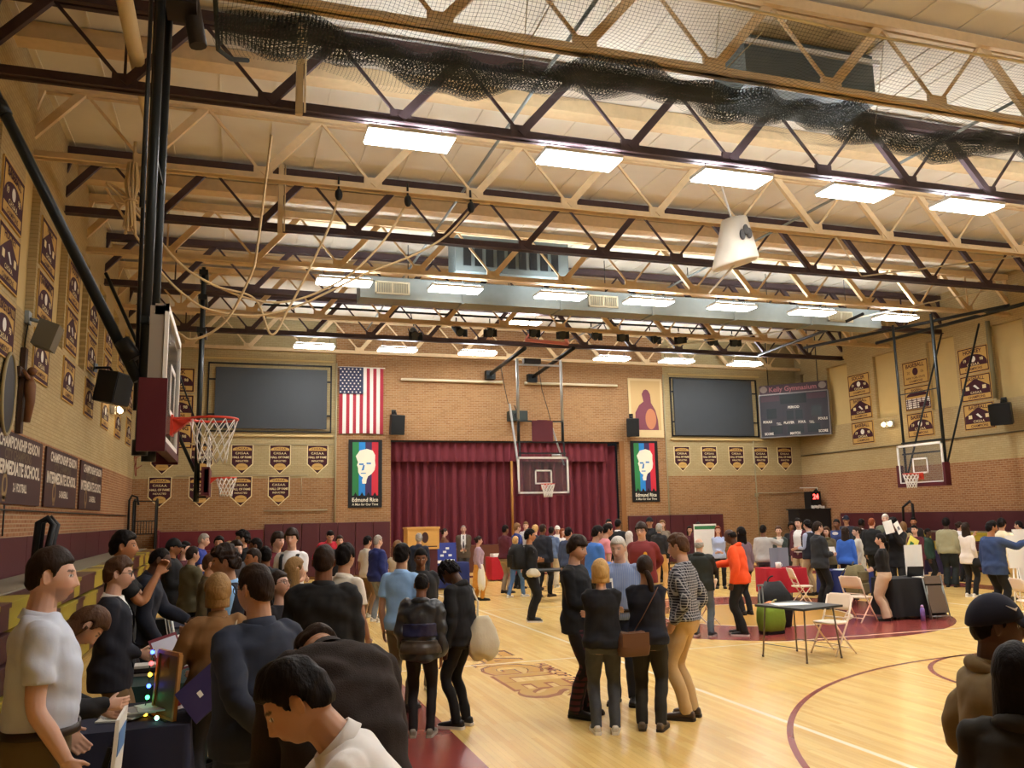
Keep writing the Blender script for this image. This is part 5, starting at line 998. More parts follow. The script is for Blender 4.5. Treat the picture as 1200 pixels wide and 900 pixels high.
def fabric(c, kind='plain'):
    k = (c, kind)
    if k in _fab: return _fab[k]
    nm = 'fabric_%d' % len(_fab); col = srgb(*c)
    if kind == 'denim': m = mat(nm, col, .85, noise=.22, nscale=14, bump=.25)
    elif kind == 'knit': m = mat(nm, col, .95, noise=.1, nscale=200, bump=.3)
    elif kind == 'shiny': m = mat(nm, col, .35, noise=.15, nscale=10, bump=.35, spec=.5)
    elif kind in ('check', 'stripe', 'plaid'):
        m = mat(nm, col, .85); nt = m.node_tree; bb = nt.nodes['Principled BSDF']; tc = nt.nodes.new('ShaderNodeTexCoord'); sx = nt.nodes.new('ShaderNodeSeparateXYZ'); nt.links.new(tc.outputs['Object'], sx.inputs[0]); outs = []
        per = {'check': .027, 'stripe': .02, 'plaid': .06}[kind]
        for ax in ((0, 2) if kind != 'stripe' else (0,)):
            d = nt.nodes.new('ShaderNodeMath'); d.operation = 'DIVIDE'; d.inputs[1].default_value = per; nt.links.new(sx.outputs[ax], d.inputs[0]); f = nt.nodes.new('ShaderNodeMath'); f.operation = 'FRACT'; nt.links.new(d.outputs[0], f.inputs[0])
            l = nt.nodes.new('ShaderNodeMath'); l.operation = 'LESS_THAN'; l.inputs[1].default_value = {'check': .22, 'stripe': .3, 'plaid': .4}[kind]; nt.links.new(f.outputs[0], l.inputs[0]); outs.append(l)
        o = outs[0].outputs[0]
        if len(outs) > 1: mx = nt.nodes.new('ShaderNodeMath'); mx.operation = 'MAXIMUM'; nt.links.new(outs[0].outputs[0], mx.inputs[0]); nt.links.new(outs[1].outputs[0], mx.inputs[1]); o = mx.outputs[0]
        c2 = {'check': srgb(170, 172, 178), 'stripe': srgb(150, 162, 186), 'plaid': srgb(26, 20, 24)}[kind]; mi = nt.nodes.new('ShaderNodeMix'); mi.data_type = 'RGBA'; mi.inputs[6].default_value = (*col, 1); mi.inputs[7].default_value = (*c2, 1); nt.links.new(o, mi.inputs[0]); nt.links.new(mi.outputs[2], bb.inputs['Base Color'])
    else: m = mat(nm, col, .85, noise=.08, nscale=8, bump=.2)
    _fab[k] = m; return m
TORSO_M = [(.80, .125, .10, 0), (.87, .165, .118, -.005), (.94, .172, .122, -.008), (1.03, .155, .108, 0), (1.12, .152, .106, .004), (1.22, .168, .116, .006), (1.32, .172, .116, .004), (1.375, .165, .102, -.004), (1.41, .14, .086, -.010), (1.44, .105, .072, -.014), (1.47, .076, .062, -.016), (1.50, .056, .054, -.014)]
TORSO_F = [(.80, .13, .105, 0), (.87, .172, .125, -.008), (.94, .172, .124, -.010), (1.03, .14, .100, 0), (1.11, .132, .096, .004), (1.2, .148, .112, .012), (1.28, .158, .126, .018), (1.345, .15, .102, .004), (1.39, .128, .082, -.008), (1.425, .098, .066, -.012), (1.455, .068, .056, -.014), (1.49, .048, .048, -.012)]
POSE = dict(hang=(.05, .03, -.545), hangf=(.03, .12, -.52), pocket=(.03, .05, -.47), hold=(-.13, .27, -.30), hold2=(-.10, .32, -.22), fold=(-.25, .17, -.24), phone=(-.11, .28, -.06), chin=(-.13, .16, .05), behind=(-.13, -.17, -.42), reach=(-.03, .44, -.28), point=(.1, .5, -.02), hip=(.12, .0, -.38), table=(-.04, .36, -.38), strap=(-.08, .14, -.12), carry=(.07, .02, -.53), clap=(-.14, .30, .0), lapf=(-.16, .2, -.36), up=(-.1, .34, .04), wide=(.12, .3, -.3))
QUEUE = []
def finish(ob, parent, modvox, smooth, post=None):
    m = ob.modifiers.new('r', 'REMESH'); m.mode = 'VOXEL'; m.voxel_size = modvox; m.use_smooth_shade = True
    if smooth: s_ = ob.modifiers.new('s', 'SMOOTH'); s_.factor = .5; s_.iterations = smooth
    QUEUE.append((ob, parent, post))
def tubep(b, pts, rad, n=14, flat=None, ref=None): b.tube(pts, rad, n, 0, True, True, flat, ref)
def subdiv(pts, rad, k=4):
    P = [np.array(p, float) for p in pts]; Q = []; Rr = []
    for i in range(len(P)-1):
        p0, p1, p2, p3 = P[max(0, i-1)], P[i], P[i+1], P[min(len(P)-1, i+2)]
        for u in np.linspace(0, 1, k, endpoint=False): Q.append(.5*((2*p1)+(-p0+p2)*u+(2*p0-5*p1+4*p2-p3)*u*u+(-p0+3*p1-3*p2+p3)*u**3)); Rr.append(rad[i]*(1-u)+rad[i+1]*u)
    Q.append(P[-1]); Rr.append(rad[-1]); return Q, Rr
NP = [0]
def person(x, y, face, label, top=('tshirt', (40, 40, 44)), bot=('trousers', (30, 30, 34)), hair=('short', 'dark'), skin='m', sex='m', H=1.75, arms=('hang', 'hang'), lean=0., twist=0., head=(0., 0.), w=1., shoes=((40, 36, 34), None), stance=.0, wide=.0, lod=2, group=None, extra=(), side=0., belly=0., hem=None, under=None, cut=None, beard=None, palm=None, roll=0.):
    """lod 0 near, 1 mid, 2 far. face: 0 looks away from the camera (+Y), 90 looks right (+X), 180 looks at the camera."""
    NP[0] += 1; seed = NP[0]*1.7; k = H/1.755; lean, twist, side = R(lean), R(twist), R(side); sp = Spine(lean, twist, side)
    vb, vc, vs = ((.0052, .0095, 5), (.0078, .0125, 4), (.0105, .0165, 3))[lod]
    T = TORSO_M if sex == 'm' else TORSO_F; shw = (.166 if sex == 'm' else .146)*(.55+.45*w); tkind, tcol = top[0], top[1]; tfab = fabric(top[1], top[2] if len(top) > 2 else 'plain')
    name = 'person'
    hipb = -.10*math.sin(lean)                                        # hips move back when the trunk leans
    def xf(P): P = np.atleast_2d(np.array(P, float)); P = P.copy(); P[:, 1] += hipb*sm(.2, .9, P[:, 2]); return P*k
    def up(P): return sp(P)
    # joints
    sh = {s: up([(s*shw, -.012, 1.392)])[0] for s in (-1, 1)}; el = {}; wr = {}; Lu, Lf = .295, .262
    for s, nm in ((-1, arms[0]), (1, arms[1])):
        o = np.array(POSE[nm] if isinstance(nm, str) else nm, float); c, M = sp.frame(1.4); Mz = rotz(twist)
        tgt = sh[s]+Mz@np.array([s*o[0], o[1], o[2]]); el[s], wr[s] = ik(sh[s], tgt, Lu, Lf, Mz@np.array([s*.36, -.6, -.55]))
    hipz = .90; an = {}; kn = {}
    for s in (-1, 1):
        f = stance*(1 if s > 0 else -1); ax = s*(.095+wide); a_ = np.array([ax, f, .088]); h_ = np.array([s*.085, 0, hipz]); kn[s], an[s] = ik(h_, a_, .425, .425, (s*.12, 1, 0))
    # body -----------------------------------------------------------------
    b = MB()
    b.loft([up(ring(z, a*w-.016, d*w-.016, yy)) for z, a, d, yy in T])
    nb = up([(0, -.018, 1.44)])[0]; c0, M0 = sp.frame(1.46); hl = R(head[1])*.5; Mh = rotz(R(head[0]))@rotx(R(head[1]))@roty(R(roll)); cl = M0 if abs(lean) < .2 else M0
    Mh = cl@Mh; npv = up([(0, -.012, 1.50)])[0]; hc = npv+M0@np.array([0, .006, .03])+Mh@np.array([0, .016, .098]); hs = 1.0 if sex == 'm' else .955
    G = head_shape(HD)*hs; grid_mesh(b, G@Mh.T+hc)
    rn = (.058 if sex == 'm' else .048)*(.5+.5*w); jl = hc+Mh@np.array([0, -.012, -.055]); tubep(b, *subdiv([nb, npv, jl], [rn*1.12, rn, rn*.95]))
    for s in (-1, 1):                                                  # ears
        e = np.array([[s*.074*hs, -.008, .0]]); er = []
        for q in np.linspace(-1, 1, 7): rr = math.sqrt(max(.02, 1-q*q)); er.append([Mh@(e[0]+np.array([s*(.004+.006*math.cos(a)+.008*(math.sin(a) < 0)), -.004+.017*rr*math.sin(a)-.004*q, .031*q]))+hc for a in np.linspace(0, 2*math.pi, 10, endpoint=False)])
        b.loft(er)
    for s in (-1, 1):
        S_, E_, W_ = sh[s], el[s], wr[s]; g = w**.5*(1 if sex == 'm' else .86)
        inner = S_*.55+up([(0, -.01, 1.375)])[0]*.45
        tubep(b, *subdiv([inner, S_, S_*.5+E_*.5, E_, E_*.55+W_*.45, W_], [.046*g, .050*g, .044*g, .037*g, .037*g, .026*g]))
        hd = nrm(W_-E_); Mz = rotz(twist); pm = (palm or {}).get(s)
        pn = Mz@np.array({None: (-s, .15, .1), 'down': (0, 0, -1), 'up': (0, .1, 1), 'back': (0, -1, 0), 'fwd': (0, 1, 0)}[pm], float); pn = nrm(pn-hd*np.dot(pn, hd)); sd_ = np.cross(hd, pn)
        fw = Mz@np.array([0, 1, .3]); thumb_side = sd_ if np.dot(sd_, fw) > 0 else -sd_
        pl = []
        for q, hw, ht in ((-.015, .025, .02), (.02, .033, .017), (.06, .040, .015), (.09, .040, .012)): cc = W_+hd*q; pl.append([cc+sd_*hw*math.cos(a)+pn*ht*math.sin(a) for a in np.linspace(0, 2*math.pi, 12, endpoint=False)])
        b.loft(pl); cur = .35 if pm is None else .22
        if isinstance(arms[0 if s < 0 else 1], str) and arms[0 if s < 0 else 1] in ('carry', 'strap', 'phone', 'hold'): cur = .75
        fr = .0085 if lod < 2 else .0095
        for q, ln in ((-.03, .060), (-.0105, .075), (.0105, .082), (.03, .074)):
            base = W_+hd*.082-thumb_side*q*-1; p = base; d_ = hd; pts = [p-hd*.012]; aa = cur*.4
            for sg_ in (.45, .32, .23): d_ = nrm(hd*math.cos(aa)+pn*math.sin(aa)); pts.append(pts[-1]+d_*ln*sg_+(hd*.012 if len(pts) == 1 else 0)); aa += cur
            b.tube(pts, [fr*1.08, fr, fr*.95, fr*.8], 8)
        tb = W_+hd*.022+thumb_side*.026; td = nrm(hd*.72+thumb_side*.6+pn*.28); b.tube([tb-td*.01, tb+td*.035, tb+td*.035+nrm(td+hd*.4)*.032], [fr*1.35, fr*1.15, fr*.85], 8)
    for s in (-1, 1):
        h_ = np.array([s*.085, 0, hipz]); tubep(b, *subdiv([h_+(0, 0, .02), (h_+kn[s])/2, kn[s], (kn[s]+an[s])/2+(0, -.012, .05), an[s]], [.070*w, .056*w, .040, .039, .027]))
        b.loft([[an[s]+np.array([.022*math.cos(a), -.05+yy*.85, -.088+.028+zz+.014*math.sin(a)]) for a in np.linspace(0, 2*math.pi, 10, endpoint=False)] for yy, zz in ((0, .01), (.06, .02), (.14, .0), (.19, -.005))])
    V = xf(np.concatenate(b.v)); me = bpy.data.meshes.new(name); me.from_pydata(V.tolist(), [], b.f); root = bpy.data.objects.new(name, me); C.objects.link(root)
    root.location = (x, y, 0); root.rotation_euler = (0, 0, -R(face)); tag(root, label, 'person', group)
    sc_ = np.array(SK[skin] if isinstance(skin, str) else srgb(*skin)); hcol = np.array(HC.get(hair[1], HC['dark']))
    hcw = xf(hc)[0]; hkk = k*hs; lipc = sc_*np.array([.86, .62, .62]); shift_hip = hipb
    def paint(me2):
        n = len(me2.vertices); co_ = np.zeros(n*3); me2.vertices.foreach_get('co', co_); P = co_.reshape(-1, 3); L = ((P-hcw)@Mh)/hkk; col = np.tile(np.append(sc_, 1.), (n, 1))
        near = (np.abs(L[:, 0]) < .09) & (np.abs(L[:, 2]) < .13) & (L[:, 1] > .03)
        X_, Y_, Z_ = L.T
        def put(mask, c, a=1.): m_ = near & mask; col[m_, :3] = col[m_, :3]*(1-a)+np.array(c)*a
        def soft(wt, c): wt = np.clip(wt, 0, 1)*near; col[:, :3] = col[:, :3]*(1-wt[:, None])+np.array(c)*wt[:, None]
        soft(.45*np.exp(-((np.abs(X_)-.042)/.022)**2-((Z_+.025)/.024)**2), sc_*np.array([1.06, .84, .8]))
        if beard: soft(beard*np.maximum(sm(-.035, -.055, Z_)*sm(.0, .035, Y_), sm(.034, .02, np.abs(X_))*sm(.012, .004, np.abs(Z_+.049))), hcol)
        put(((X_/.024)**2+((Z_+.062)/.0085)**2) < 1, lipc)
        put((((np.abs(X_)-.034)/.020)**2+((Z_-.031)/.0055)**2) < 1, hcol if hair[1] not in ('grey', 'white', 'blond') else sc_*.55, .85)
        put((((np.abs(X_)-.031)/.0155)**2+((Z_-.010)/.0075)**2) < 1, sc_*.45); put((((np.abs(X_)-.031)/.0135)**2+((Z_-.010)/.0055)**2) < 1, (.62, .6, .58)); put((((np.abs(X_)-.031)/.006)**2+((Z_-.010)/.006)**2) < 1, (.03, .02, .015))
        at = me2.color_attributes.new('Col', 'FLOAT_COLOR', 'POINT'); at.data.foreach_set('color', col.ravel().astype(np.float32)); me2.materials.append(M_skin)
    finish(root, None, vb*k, 2, paint)
    def part(nm, b, m, vox=None, smooth=None, amp=.004, fr=26, cutf=None, lab=None):
        V = xf(np.concatenate(b.v)); me = bpy.data.meshes.new(nm); me.from_pydata(V.tolist(), [], b.f); me.materials.append(m); o = bpy.data.objects.new(nm, me); C.objects.link(o); o.parent = root
        if lab: o['label'] = lab
        if vox:
            def post(me2):
                n = len(me2.vertices); co_ = np.zeros(n*3); me2.vertices.foreach_get('co', co_); P = co_.reshape(-1, 3); nn = np.zeros(n*3); me2.vertices.foreach_get('normal', nn); N = nn.reshape(-1, 3)
                Q = P+.045*np.sin(P[:, [2, 0, 1]]*11+seed)+.018*np.sin(P[:, [1, 2, 0]]*29+2*seed); d = amp*(np.sin(Q@np.array([17., 9, 26])+seed)*np.sin(Q@np.array([-6., 8, 7])+seed*2)+.6*np.sin(Q@np.array([-24., 20, 34])+seed)*np.sin(Q@np.array([9., 5, -11]))); P2 = P+N*d[:, None]; P2[:, 2] = np.maximum(P2[:, 2], .004); me2.vertices.foreach_set('co', P2.ravel()); me2.update()
                if not me2.materials: me2.materials.append(m)
                if cutf is not None:
                    keep = [pl for pl in me2.polygons if not cutf(P[list(pl.vertices)].mean(0)/k)]; F = [tuple(pl.vertices) for pl in keep]; me2.clear_geometry(); me2.from_pydata(P2.tolist(), [], F); me2.polygons.foreach_set('use_smooth', [True]*len(F)); me2.update()
            finish(o, root, vox*k, smooth or vs, post)
        else: me.polygons.foreach_set('use_smooth', b.sm)
        return o
    # trousers -------------------------------------------------------------
    bk, bc = bot[0], bot[1]; bf = fabric(bc, bot[2] if len(bot) > 2 else ('denim' if bk == 'jeans' else 'plain')); lw = {'trousers': 1., 'jeans': .96, 'slim': .86, 'wide': 1.28, 'leggings': .8, 'skirt': 1., 'sweats': 1.12}[bk]
    b = MB(); zt = 1.02
    tz0 = [q[0] for q in T]; zsec = [q for q in T if q[0] < zt]+[(zt, np.interp(zt, tz0, [q[1] for q in T]), np.interp(zt, tz0, [q[2] for q in T]), 0)]
    b.loft([up(ring(z, a*w+.010, d*w+.010+belly*.4*(z > .95), yy)) for z, a, d, yy in zsec])
    for s in (-1, 1):
        h_ = np.array([s*.085, 0, hipz]); kk = kn[s]; hemp = an[s]+np.array([0, -.012, -.03 if bk != 'leggings' else .01]); fl = 1.2 if bk == 'wide' else 1.
        tubep(b, *subdiv([h_+(0, -.005, .02), (h_+kk)/2+(0, 0, .02), kk, (kk+hemp)/2+(0, -.012, .03), hemp], [.100*w*max(1, .5+.5*lw), .088*w*max(.95, lw), .068*lw**.8*(.6+.4*w), .064*lw*(.7+.3*w), .060*lw*fl]), n=16)
    if bk == 'skirt':
        b.loft([ring(z, a, d, 0) for z, a, d in ((1.0, .15, .11), (.85, .2, .15), (.6, .22, .17), (.35, .24, .19))])
    part('trousers' if bk not in ('jeans', 'skirt', 'leggings') else bk, b, bf, vc, vs, .004 if bk != 'leggings' else .0015, 32)
    # shoes ----------------------------------------------------------------
    sc1, sole = shoes; sole = sole or tuple(int(c*.6) for c in sc1)
    for s in (-1, 1):
        a_ = an[s]; b = MB(); rings = []; toe = s*.12
        for yy, hw, ht in ((-.085, .022, .05), (-.075, .034, .075), (-.03, .037, .088), (.03, .038, .078), (.09, .044, .058), (.15, .046, .048), (.185, .036, .040), (.20, .016, .032)):
            cc = np.array([a_[0]+toe*(yy+.03), a_[1]+yy, 0]); rings.append([cc+np.array([hw*math.copysign(abs(math.cos(t))**.7, math.cos(t)), 0, .014+(ht/2)*(1+math.copysign(abs(math.sin(t))**.8, math.sin(t)))]) for t in np.linspace(0, 2*math.pi, 14, endpoint=False)])
        b.loft(rings, 0)
        if sum(sc1) > 0:
            so = []
            for yy, hw in ((-.09, .024), (-.078, .037), (0, .040), (.09, .047), (.15, .049), (.19, .039), (.206, .02)): cc = np.array([a_[0]+toe*(yy+.03), a_[1]+yy, 0]); so.append([cc+np.array(q) for q in ((-hw, 0, .001), (hw, 0, .001), (hw*1.02, 0, .03), (-hw*1.02, 0, .03))])
            b.loft(so, 1, False)
        V = np.concatenate(b.v)*k; me = bpy.data.meshes.new('shoe'); me.from_pydata(V.tolist(), [], b.f); me.materials.append(mat('shoe_%d_%d_%d' % sc1, srgb(*sc1), .5)); me.materials.append(mat('sole_%d_%d_%d' % sole, srgb(*sole), .6)); me.polygons.foreach_set('material_index', b.m); me.polygons.foreach_set('use_smooth', b.sm); o = bpy.data.objects.new('shoe', me); C.objects.link(o); o.parent = root
    # upper garment --------------------------------------------------------
    spec = {'tshirt': (.012, 'short', .84), 'polo': (.014, 'short', .85), 'shirt': (.014, 'long', .88), 'sweater': (.020, 'long', .86), 'hoodie': (.027, 'long', .84), 'jacket': (.032, 'long', .82), 'puffer': (.045, 'long', .82), 'suit': (.026, 'long', .78), 'coat': (.034, 'long', .55), 'blouse': (.016, 'long', .84), 'quarterzip': (.022, 'long', .84), 'vest': (.03, 'none', .84), 'tucked': (.013, 'long', .965), 'tuckedpolo': (.013, 'short', .965), 'dress': (.012, 'long', .45)}[tkind]
    off, slv, hz = spec; hz = hem if hem is not None else hz
    def torso(b, off, hz, top_z=1.475):
        zs = sorted(set([hz]+[q[0] for q in T if q[0] > hz+.02 and q[0] <= top_z])); tz = [q[0] for q in T]
        for z in zs: pass
        rr = []
        for z in zs:
            zz = max(z, .86); a, d, yy = [np.interp(zz, tz, [q[j] for q in T]) for j in (1, 2, 3)]; e = off+(.012 if z < 1.0 and hz < .95 else 0)+(.25*(.86-z) if z < .86 and tkind in ('coat', 'dress') else 0)*.35
            if z < 1.14: a = max(a, (.158 if sex == 'm' else .140)+(.012 if off > .019 else 0)); d = max(d, .112 if sex == 'm' else .104)
            if z > 1.42: e *= .55
            rr.append(up(ring(z, a*w+e, d*w+e+(belly if 1.0 < z < 1.22 else belly*.6 if .9 < z < 1.3 else 0)*.9, yy+(belly*.45 if .95 < z < 1.25 else 0), 24)))
        b.loft(rr)
    def sleeves(b, off, end):
        for s in (-1, 1):
            S_, E_, W_ = sh[s], el[s], wr[s]; g = w**.5*(1 if sex == 'm' else .86); inner = S_*.5+up([(0, -.01, 1.368)])[0]*.5
            if end == 'long': tubep(b, *subdiv([inner, S_+nrm(S_-inner)*.004, S_*.5+E_*.5, E_, E_*.5+W_*.5, W_+nrm(W_-E_)*.012], [.050*g+off*.8, .051*g+off*.8, .046*g+off, .041*g+off*.95, .039*g+off*.9, .031*g+off*.55]), n=16)
            elif end == 'short': q = S_*.30+E_*.70; tubep(b, *subdiv([inner, S_, S_*.6+E_*.4, q], [.050*g+off*.8, .051*g+off*.8, .049*g+off*1.2, .048*g+off*1.6]), n=16)
            elif end == 'none': tubep(b, [inner, S_], [.06*g+off, .05*g+off], n=16)
    gname = {'tshirt': 'tshirt', 'polo': 'polo_shirt', 'shirt': 'shirt', 'sweater': 'sweater', 'hoodie': 'hoodie', 'jacket': 'jacket', 'puffer': 'puffer_jacket', 'suit': 'suit_jacket', 'coat': 'coat', 'blouse': 'blouse', 'quarterzip': 'pullover', 'vest': 'vest', 'tucked': 'shirt', 'tuckedpolo': 'polo_shirt', 'dress': 'dress'}[tkind]
    cutf = None
    if cut is not None:                                                # open front: faces in a V at the chest are left out
        zlo, wd = cut
        inv = None
        def cutf(p):
            q = p.copy(); q[1] -= hipb*sm(.2, .9, np.array(q[2])); zz = q[2]
            c_, M_ = sp.frame(min(1.46, .93+(np.linalg.norm(q-np.array([0, 0, .93])) if zz > .93 else 0))); l = M_.T@(q-c_)
            zs_ = .93+np.linalg.norm(q-np.array([0, 0, .93]))*.97 if zz > .93 else zz
            return l[1] > .03 and zs_ > zlo and abs(l[0]) < wd*min(1, (zs_-zlo)/.25+.08)
    b = MB(); torso(b, off, hz); sleeves(b, off, slv)
    amp = {'puffer': .008, 'coat': .005, 'jacket': .005, 'hoodie': .005, 'suit': .003, 'tshirt': .004}.get(tkind, .004)
    part(gname, b, tfab, vc, vs, amp*1.7 if lod == 0 else amp, 34, cutf)
    if under is not None:
        b = MB(); torso(b, off*.35 if tkind != 'vest' else .008, max(hz, .92)); 
        if tkind == 'vest': sleeves(b, .012, 'long')
        part('shirt', b, fabric(under, 'plain'), vc, vs, .002)
    # collars, hoods, belts, neckwear ---------------------------------------
    def bandring(z, a, d, yy, n=20):
        q = ring(z, a, d, yy, n, 1.); q[:, 2] -= .22*(q[:, 1]+.014)+.03*np.clip(q[:, 1]/max(.01, d), 0, 1)**4*0; return up(q)
    col = {'polo': tcol, 'shirt': tcol, 'tucked': tcol, 'tuckedpolo': tcol, 'quarterzip': tcol, 'jacket': tcol, 'puffer': tcol, 'coat': tcol}.get(tkind); 
    if under is not None and tkind in ('suit', 'vest', 'jacket', 'coat'): col = under
    nr = rn/k*k
    if col is not None:
        b = MB(); h1 = .05 if tkind in ('jacket', 'puffer', 'coat', 'quarterzip') and under is None else .032
        b.loft([bandring(1.438, rn+.036, rn+.034, -.012), bandring(1.452, rn+.028, rn+.026, -.012), bandring(1.468+h1*.4, rn+.016, rn+.016, -.010), bandring(1.468+h1*.4, rn+.009, rn+.009, -.010), bandring(1.445, rn+.012, rn+.012, -.012)], caps=False)
        part('collar', b, fabric(col) if under is not None else tfab)
    if tkind in ('hoodie', 'puffer') or 'hood' in extra:
        b = MB(); pts = [up([(rn*1.5*math.cos(a)*1.15, -.02-.075*max(0, -math.sin(a))-.0+.03*max(0, math.sin(a)), 1.440+.03*max(0, -math.sin(a)))])[0] for a in np.linspace(math.pi*.25, -math.pi*1.25, 13)]
        tubep(b, pts, [.010, .016, .022, .028, .033, .037, .039, .037, .033, .028, .022, .016, .010], n=12); part('hood', b, tfab, vc, vs, .004)
    if tkind in ('tucked', 'tuckedpolo') or 'belt' in extra:
        b = MB(); a, d = [np.interp(.985, [q[0] for q in T], [q[j] for q in T]) for j in (1, 2)]; b.loft([up(ring(z, a*w+e, d*w+e+belly*.54, belly*.45*(z > .95), 24)) for z, e in ((.963, .016), (.965, .026), (.998, .026), (1.0, .016))], caps=False); part('belt', b, mat('belt_leather', srgb(44, 30, 24), .5))
    if 'tie' in extra:
        b = MB(); pts = [up([(0, .075+.045*t, 1.45-.38*t)])[0]+np.array([0, .026, 0]) for t in np.linspace(0, 1, 6)]; b.tube(pts, [.018, .014, .018, .022, .026, .01], 8, flat=.45, ref=(0, 1, 0)); part('tie', b, fabric((40, 30, 48)))
    if 'scarf' in extra:
        b = MB(); pts = [up([((rn+.03)*math.cos(a), (rn+.03)*math.sin(a)-.01, 1.46)])[0] for a in np.linspace(0, 2*math.pi, 17)]; b.tube(pts, .03, 8, caps=False); b.tube([up([(.05, .09, 1.44)])[0], up([(.06, .14, 1.25)])[0], up([(.06, .14, 1.05)])[0]], [.03, .04, .05], 8, flat=.5); part('scarf', b, fabric((92, 88, 60), 'knit'))
    for e in extra:
        if isinstance(e, tuple) and e[0] == 'emblem':                # (name, x, z, rx, rz, colour, front)
            _, ex, ez, rx, rz, ec, front = e; a, d, yy = [np.interp(ez, [q[0] for q in T], [q[j] for q in T]) for j in (1, 2, 3)]; sg = 1 if front else -1
            b = MB(); pts = [up([(ex+rx*math.cos(q), yy+sg*(d*w+off+.014)*math.sqrt(max(.1, 1-(ex/(a*w+off))**2)), ez+rz*math.sin(q))])[0] for q in np.linspace(0, 2*math.pi, 14, endpoint=False)]; b.add(pts, [tuple(range(14))]); part('emblem', b, fabric(ec))
        if isinstance(e, tuple) and e[0] == 'band':                   # (name, z0, z1, colour)
            _, z0, z1, ec = e; b = MB(); rr = []
            for z in np.linspace(z0, z1, 5):
                zz = max(z, .86); a, d, yy = [np.interp(zz, [q[0] for q in T], [q[j] for q in T]) for j in (1, 2, 3)]; a = max(a, .158+.012); d = max(d, .112); e2 = off+.018+(.012 if z < 1 else 0); rr.append(up(ring(z, a*w+e2, d*w+e2, yy, 24)))
            b.loft(rr); part('band', b, fabric(ec, 'shiny'), vc, 2, .006)
        if isinstance(e, tuple) and e[0] == 'straps':
            b = MB()
            for sx_ in (-1, 1):
                pts = [up([(sx_*.105, (d_+off+.018)*f_, z_)])[0] for z_, d_, f_ in ((1.12, .118, 1), (1.28, .118, 1), (1.38, .10, 1), (1.42, .05, .9), (1.40, .09, -1), (1.3, .115, -1))]; b.tube(pts, .024, 8, flat=.35, ref=(0, 1, 0))
            part('strap', b, fabric(e[1]))
    # hair -----------------------------------------------------------------
    def HP(P): return xf(np.asarray(P).reshape(-1, 3)*hs@Mh.T+hc)
    hst, hco = hair
    if hst not in ('bald',):
        D = HD; x_, y_, z_ = D[..., 0], D[..., 1], D[..., 2]
        ly = {'fringe': [(-1, -.62), (-.5, -.45), (-.05, -.22), (.15, -.1), (.3, .05), (.42, .32), (.7, .34), (1, .3)], 'buzz': [(-1, -.5), (-.5, -.36), (-.24, .1), (-.1, .3), (.06, .28), (.2, .1), (.35, .25), (.55, .58), (1, .62)], 'rim': [(-1, -.45), (-.5, -.35), (0, -.1), (.1, .9), (1, 1.2)]}.get(hst, [(-1, -.6), (-.6, -.46), (-.32, -.3), (-.22, .2), (-.1, .3), (.06, .28), (.13, .02), (.22, -.02), (.3, .16), (.45, .44), (.7, .52), (1, .5)])
        lim = np.interp(y_, [q[0] for q in ly], [q[1] for q in ly]); mk = sm(-.07, .07, z_-lim)
        if hst == 'rim': mk = mk*sm(.55, .35, z_)
        th = {'short': .005+.018*np.clip(z_, 0, 1), 'buzz': .005+0*z_, 'rim': .010+0*z_, 'bob': .026+.010*np.clip(z_, 0, 1), 'long': .022+.008*np.clip(z_, 0, 1), 'longback': .02+.008*np.clip(z_, 0, 1), 'medium': .015+.016*np.clip(z_, 0, 1), 'fringe': .018+.014*np.clip(z_, 0, 1), 'curly': .030+.014*np.clip(z_, 0, 1), 'afro': .022+.012*np.clip(z_, 0, 1), 'dreads': .020+.01*np.clip(z_, 0, 1), 'quiff': .012+.026*np.clip(z_, 0, 1)*np.clip(.4+y_, 0, 1)}.get(hst, .017+.010*np.clip(z_, 0, 1))
        P0 = head_shape(D, False); nb_ = D/np.linalg.norm(D, axis=2, keepdims=True); nz = {'curly': .012, 'afro': .006, 'dreads': .012, 'medium': .005, 'fringe': .005, 'quiff': .005}.get(hst, .0025); fq = {'curly': 110, 'afro': 150, 'dreads': 120}.get(hst, 70)
        Qh = P0+.012*np.sin(P0[..., [2, 0, 1]]*55+seed)+.006*np.sin(P0[..., [1, 2, 0]]*130+seed*2); nw = np.sin(Qh@np.array([60., 40, 75])*fq/70+seed)+.7*np.sin(Qh@np.array([-70., 55, 30])*fq/70+2*seed)
        P1 = P0+nb_*((th+nz*nw*.6)*mk-.014*(1-mk))[..., None]
        b = MB(); grid_mesh(b, P1)
        def crescent(z0, z1, rx0, rx1, back0, back1, a0=200, a1=340, thick=.02, nseg=8, fwd=0.):
            rr = []
            for i in range(nseg+1):
                t = i/nseg; z = z0+(z1-z0)*t; rx = rx0+(rx1-rx0)*t; bk_ = back0+(back1-back0)*t; A = np.radians(np.linspace(a0, a1, 15)); th_ = thick*(1-.35*t); rp_ = 1+.05*np.sin(A*23+seed)
                o = [(rx*math.cos(a)*q, bk_*math.sin(a)*q+fwd, z) for a, q in zip(A, rp_)]; inn = [((rx-th_)*math.cos(a), (bk_-th_)*math.sin(a)+fwd, z) for a in A[::-1]]; rr.append(o+inn)
            b.loft(rr)
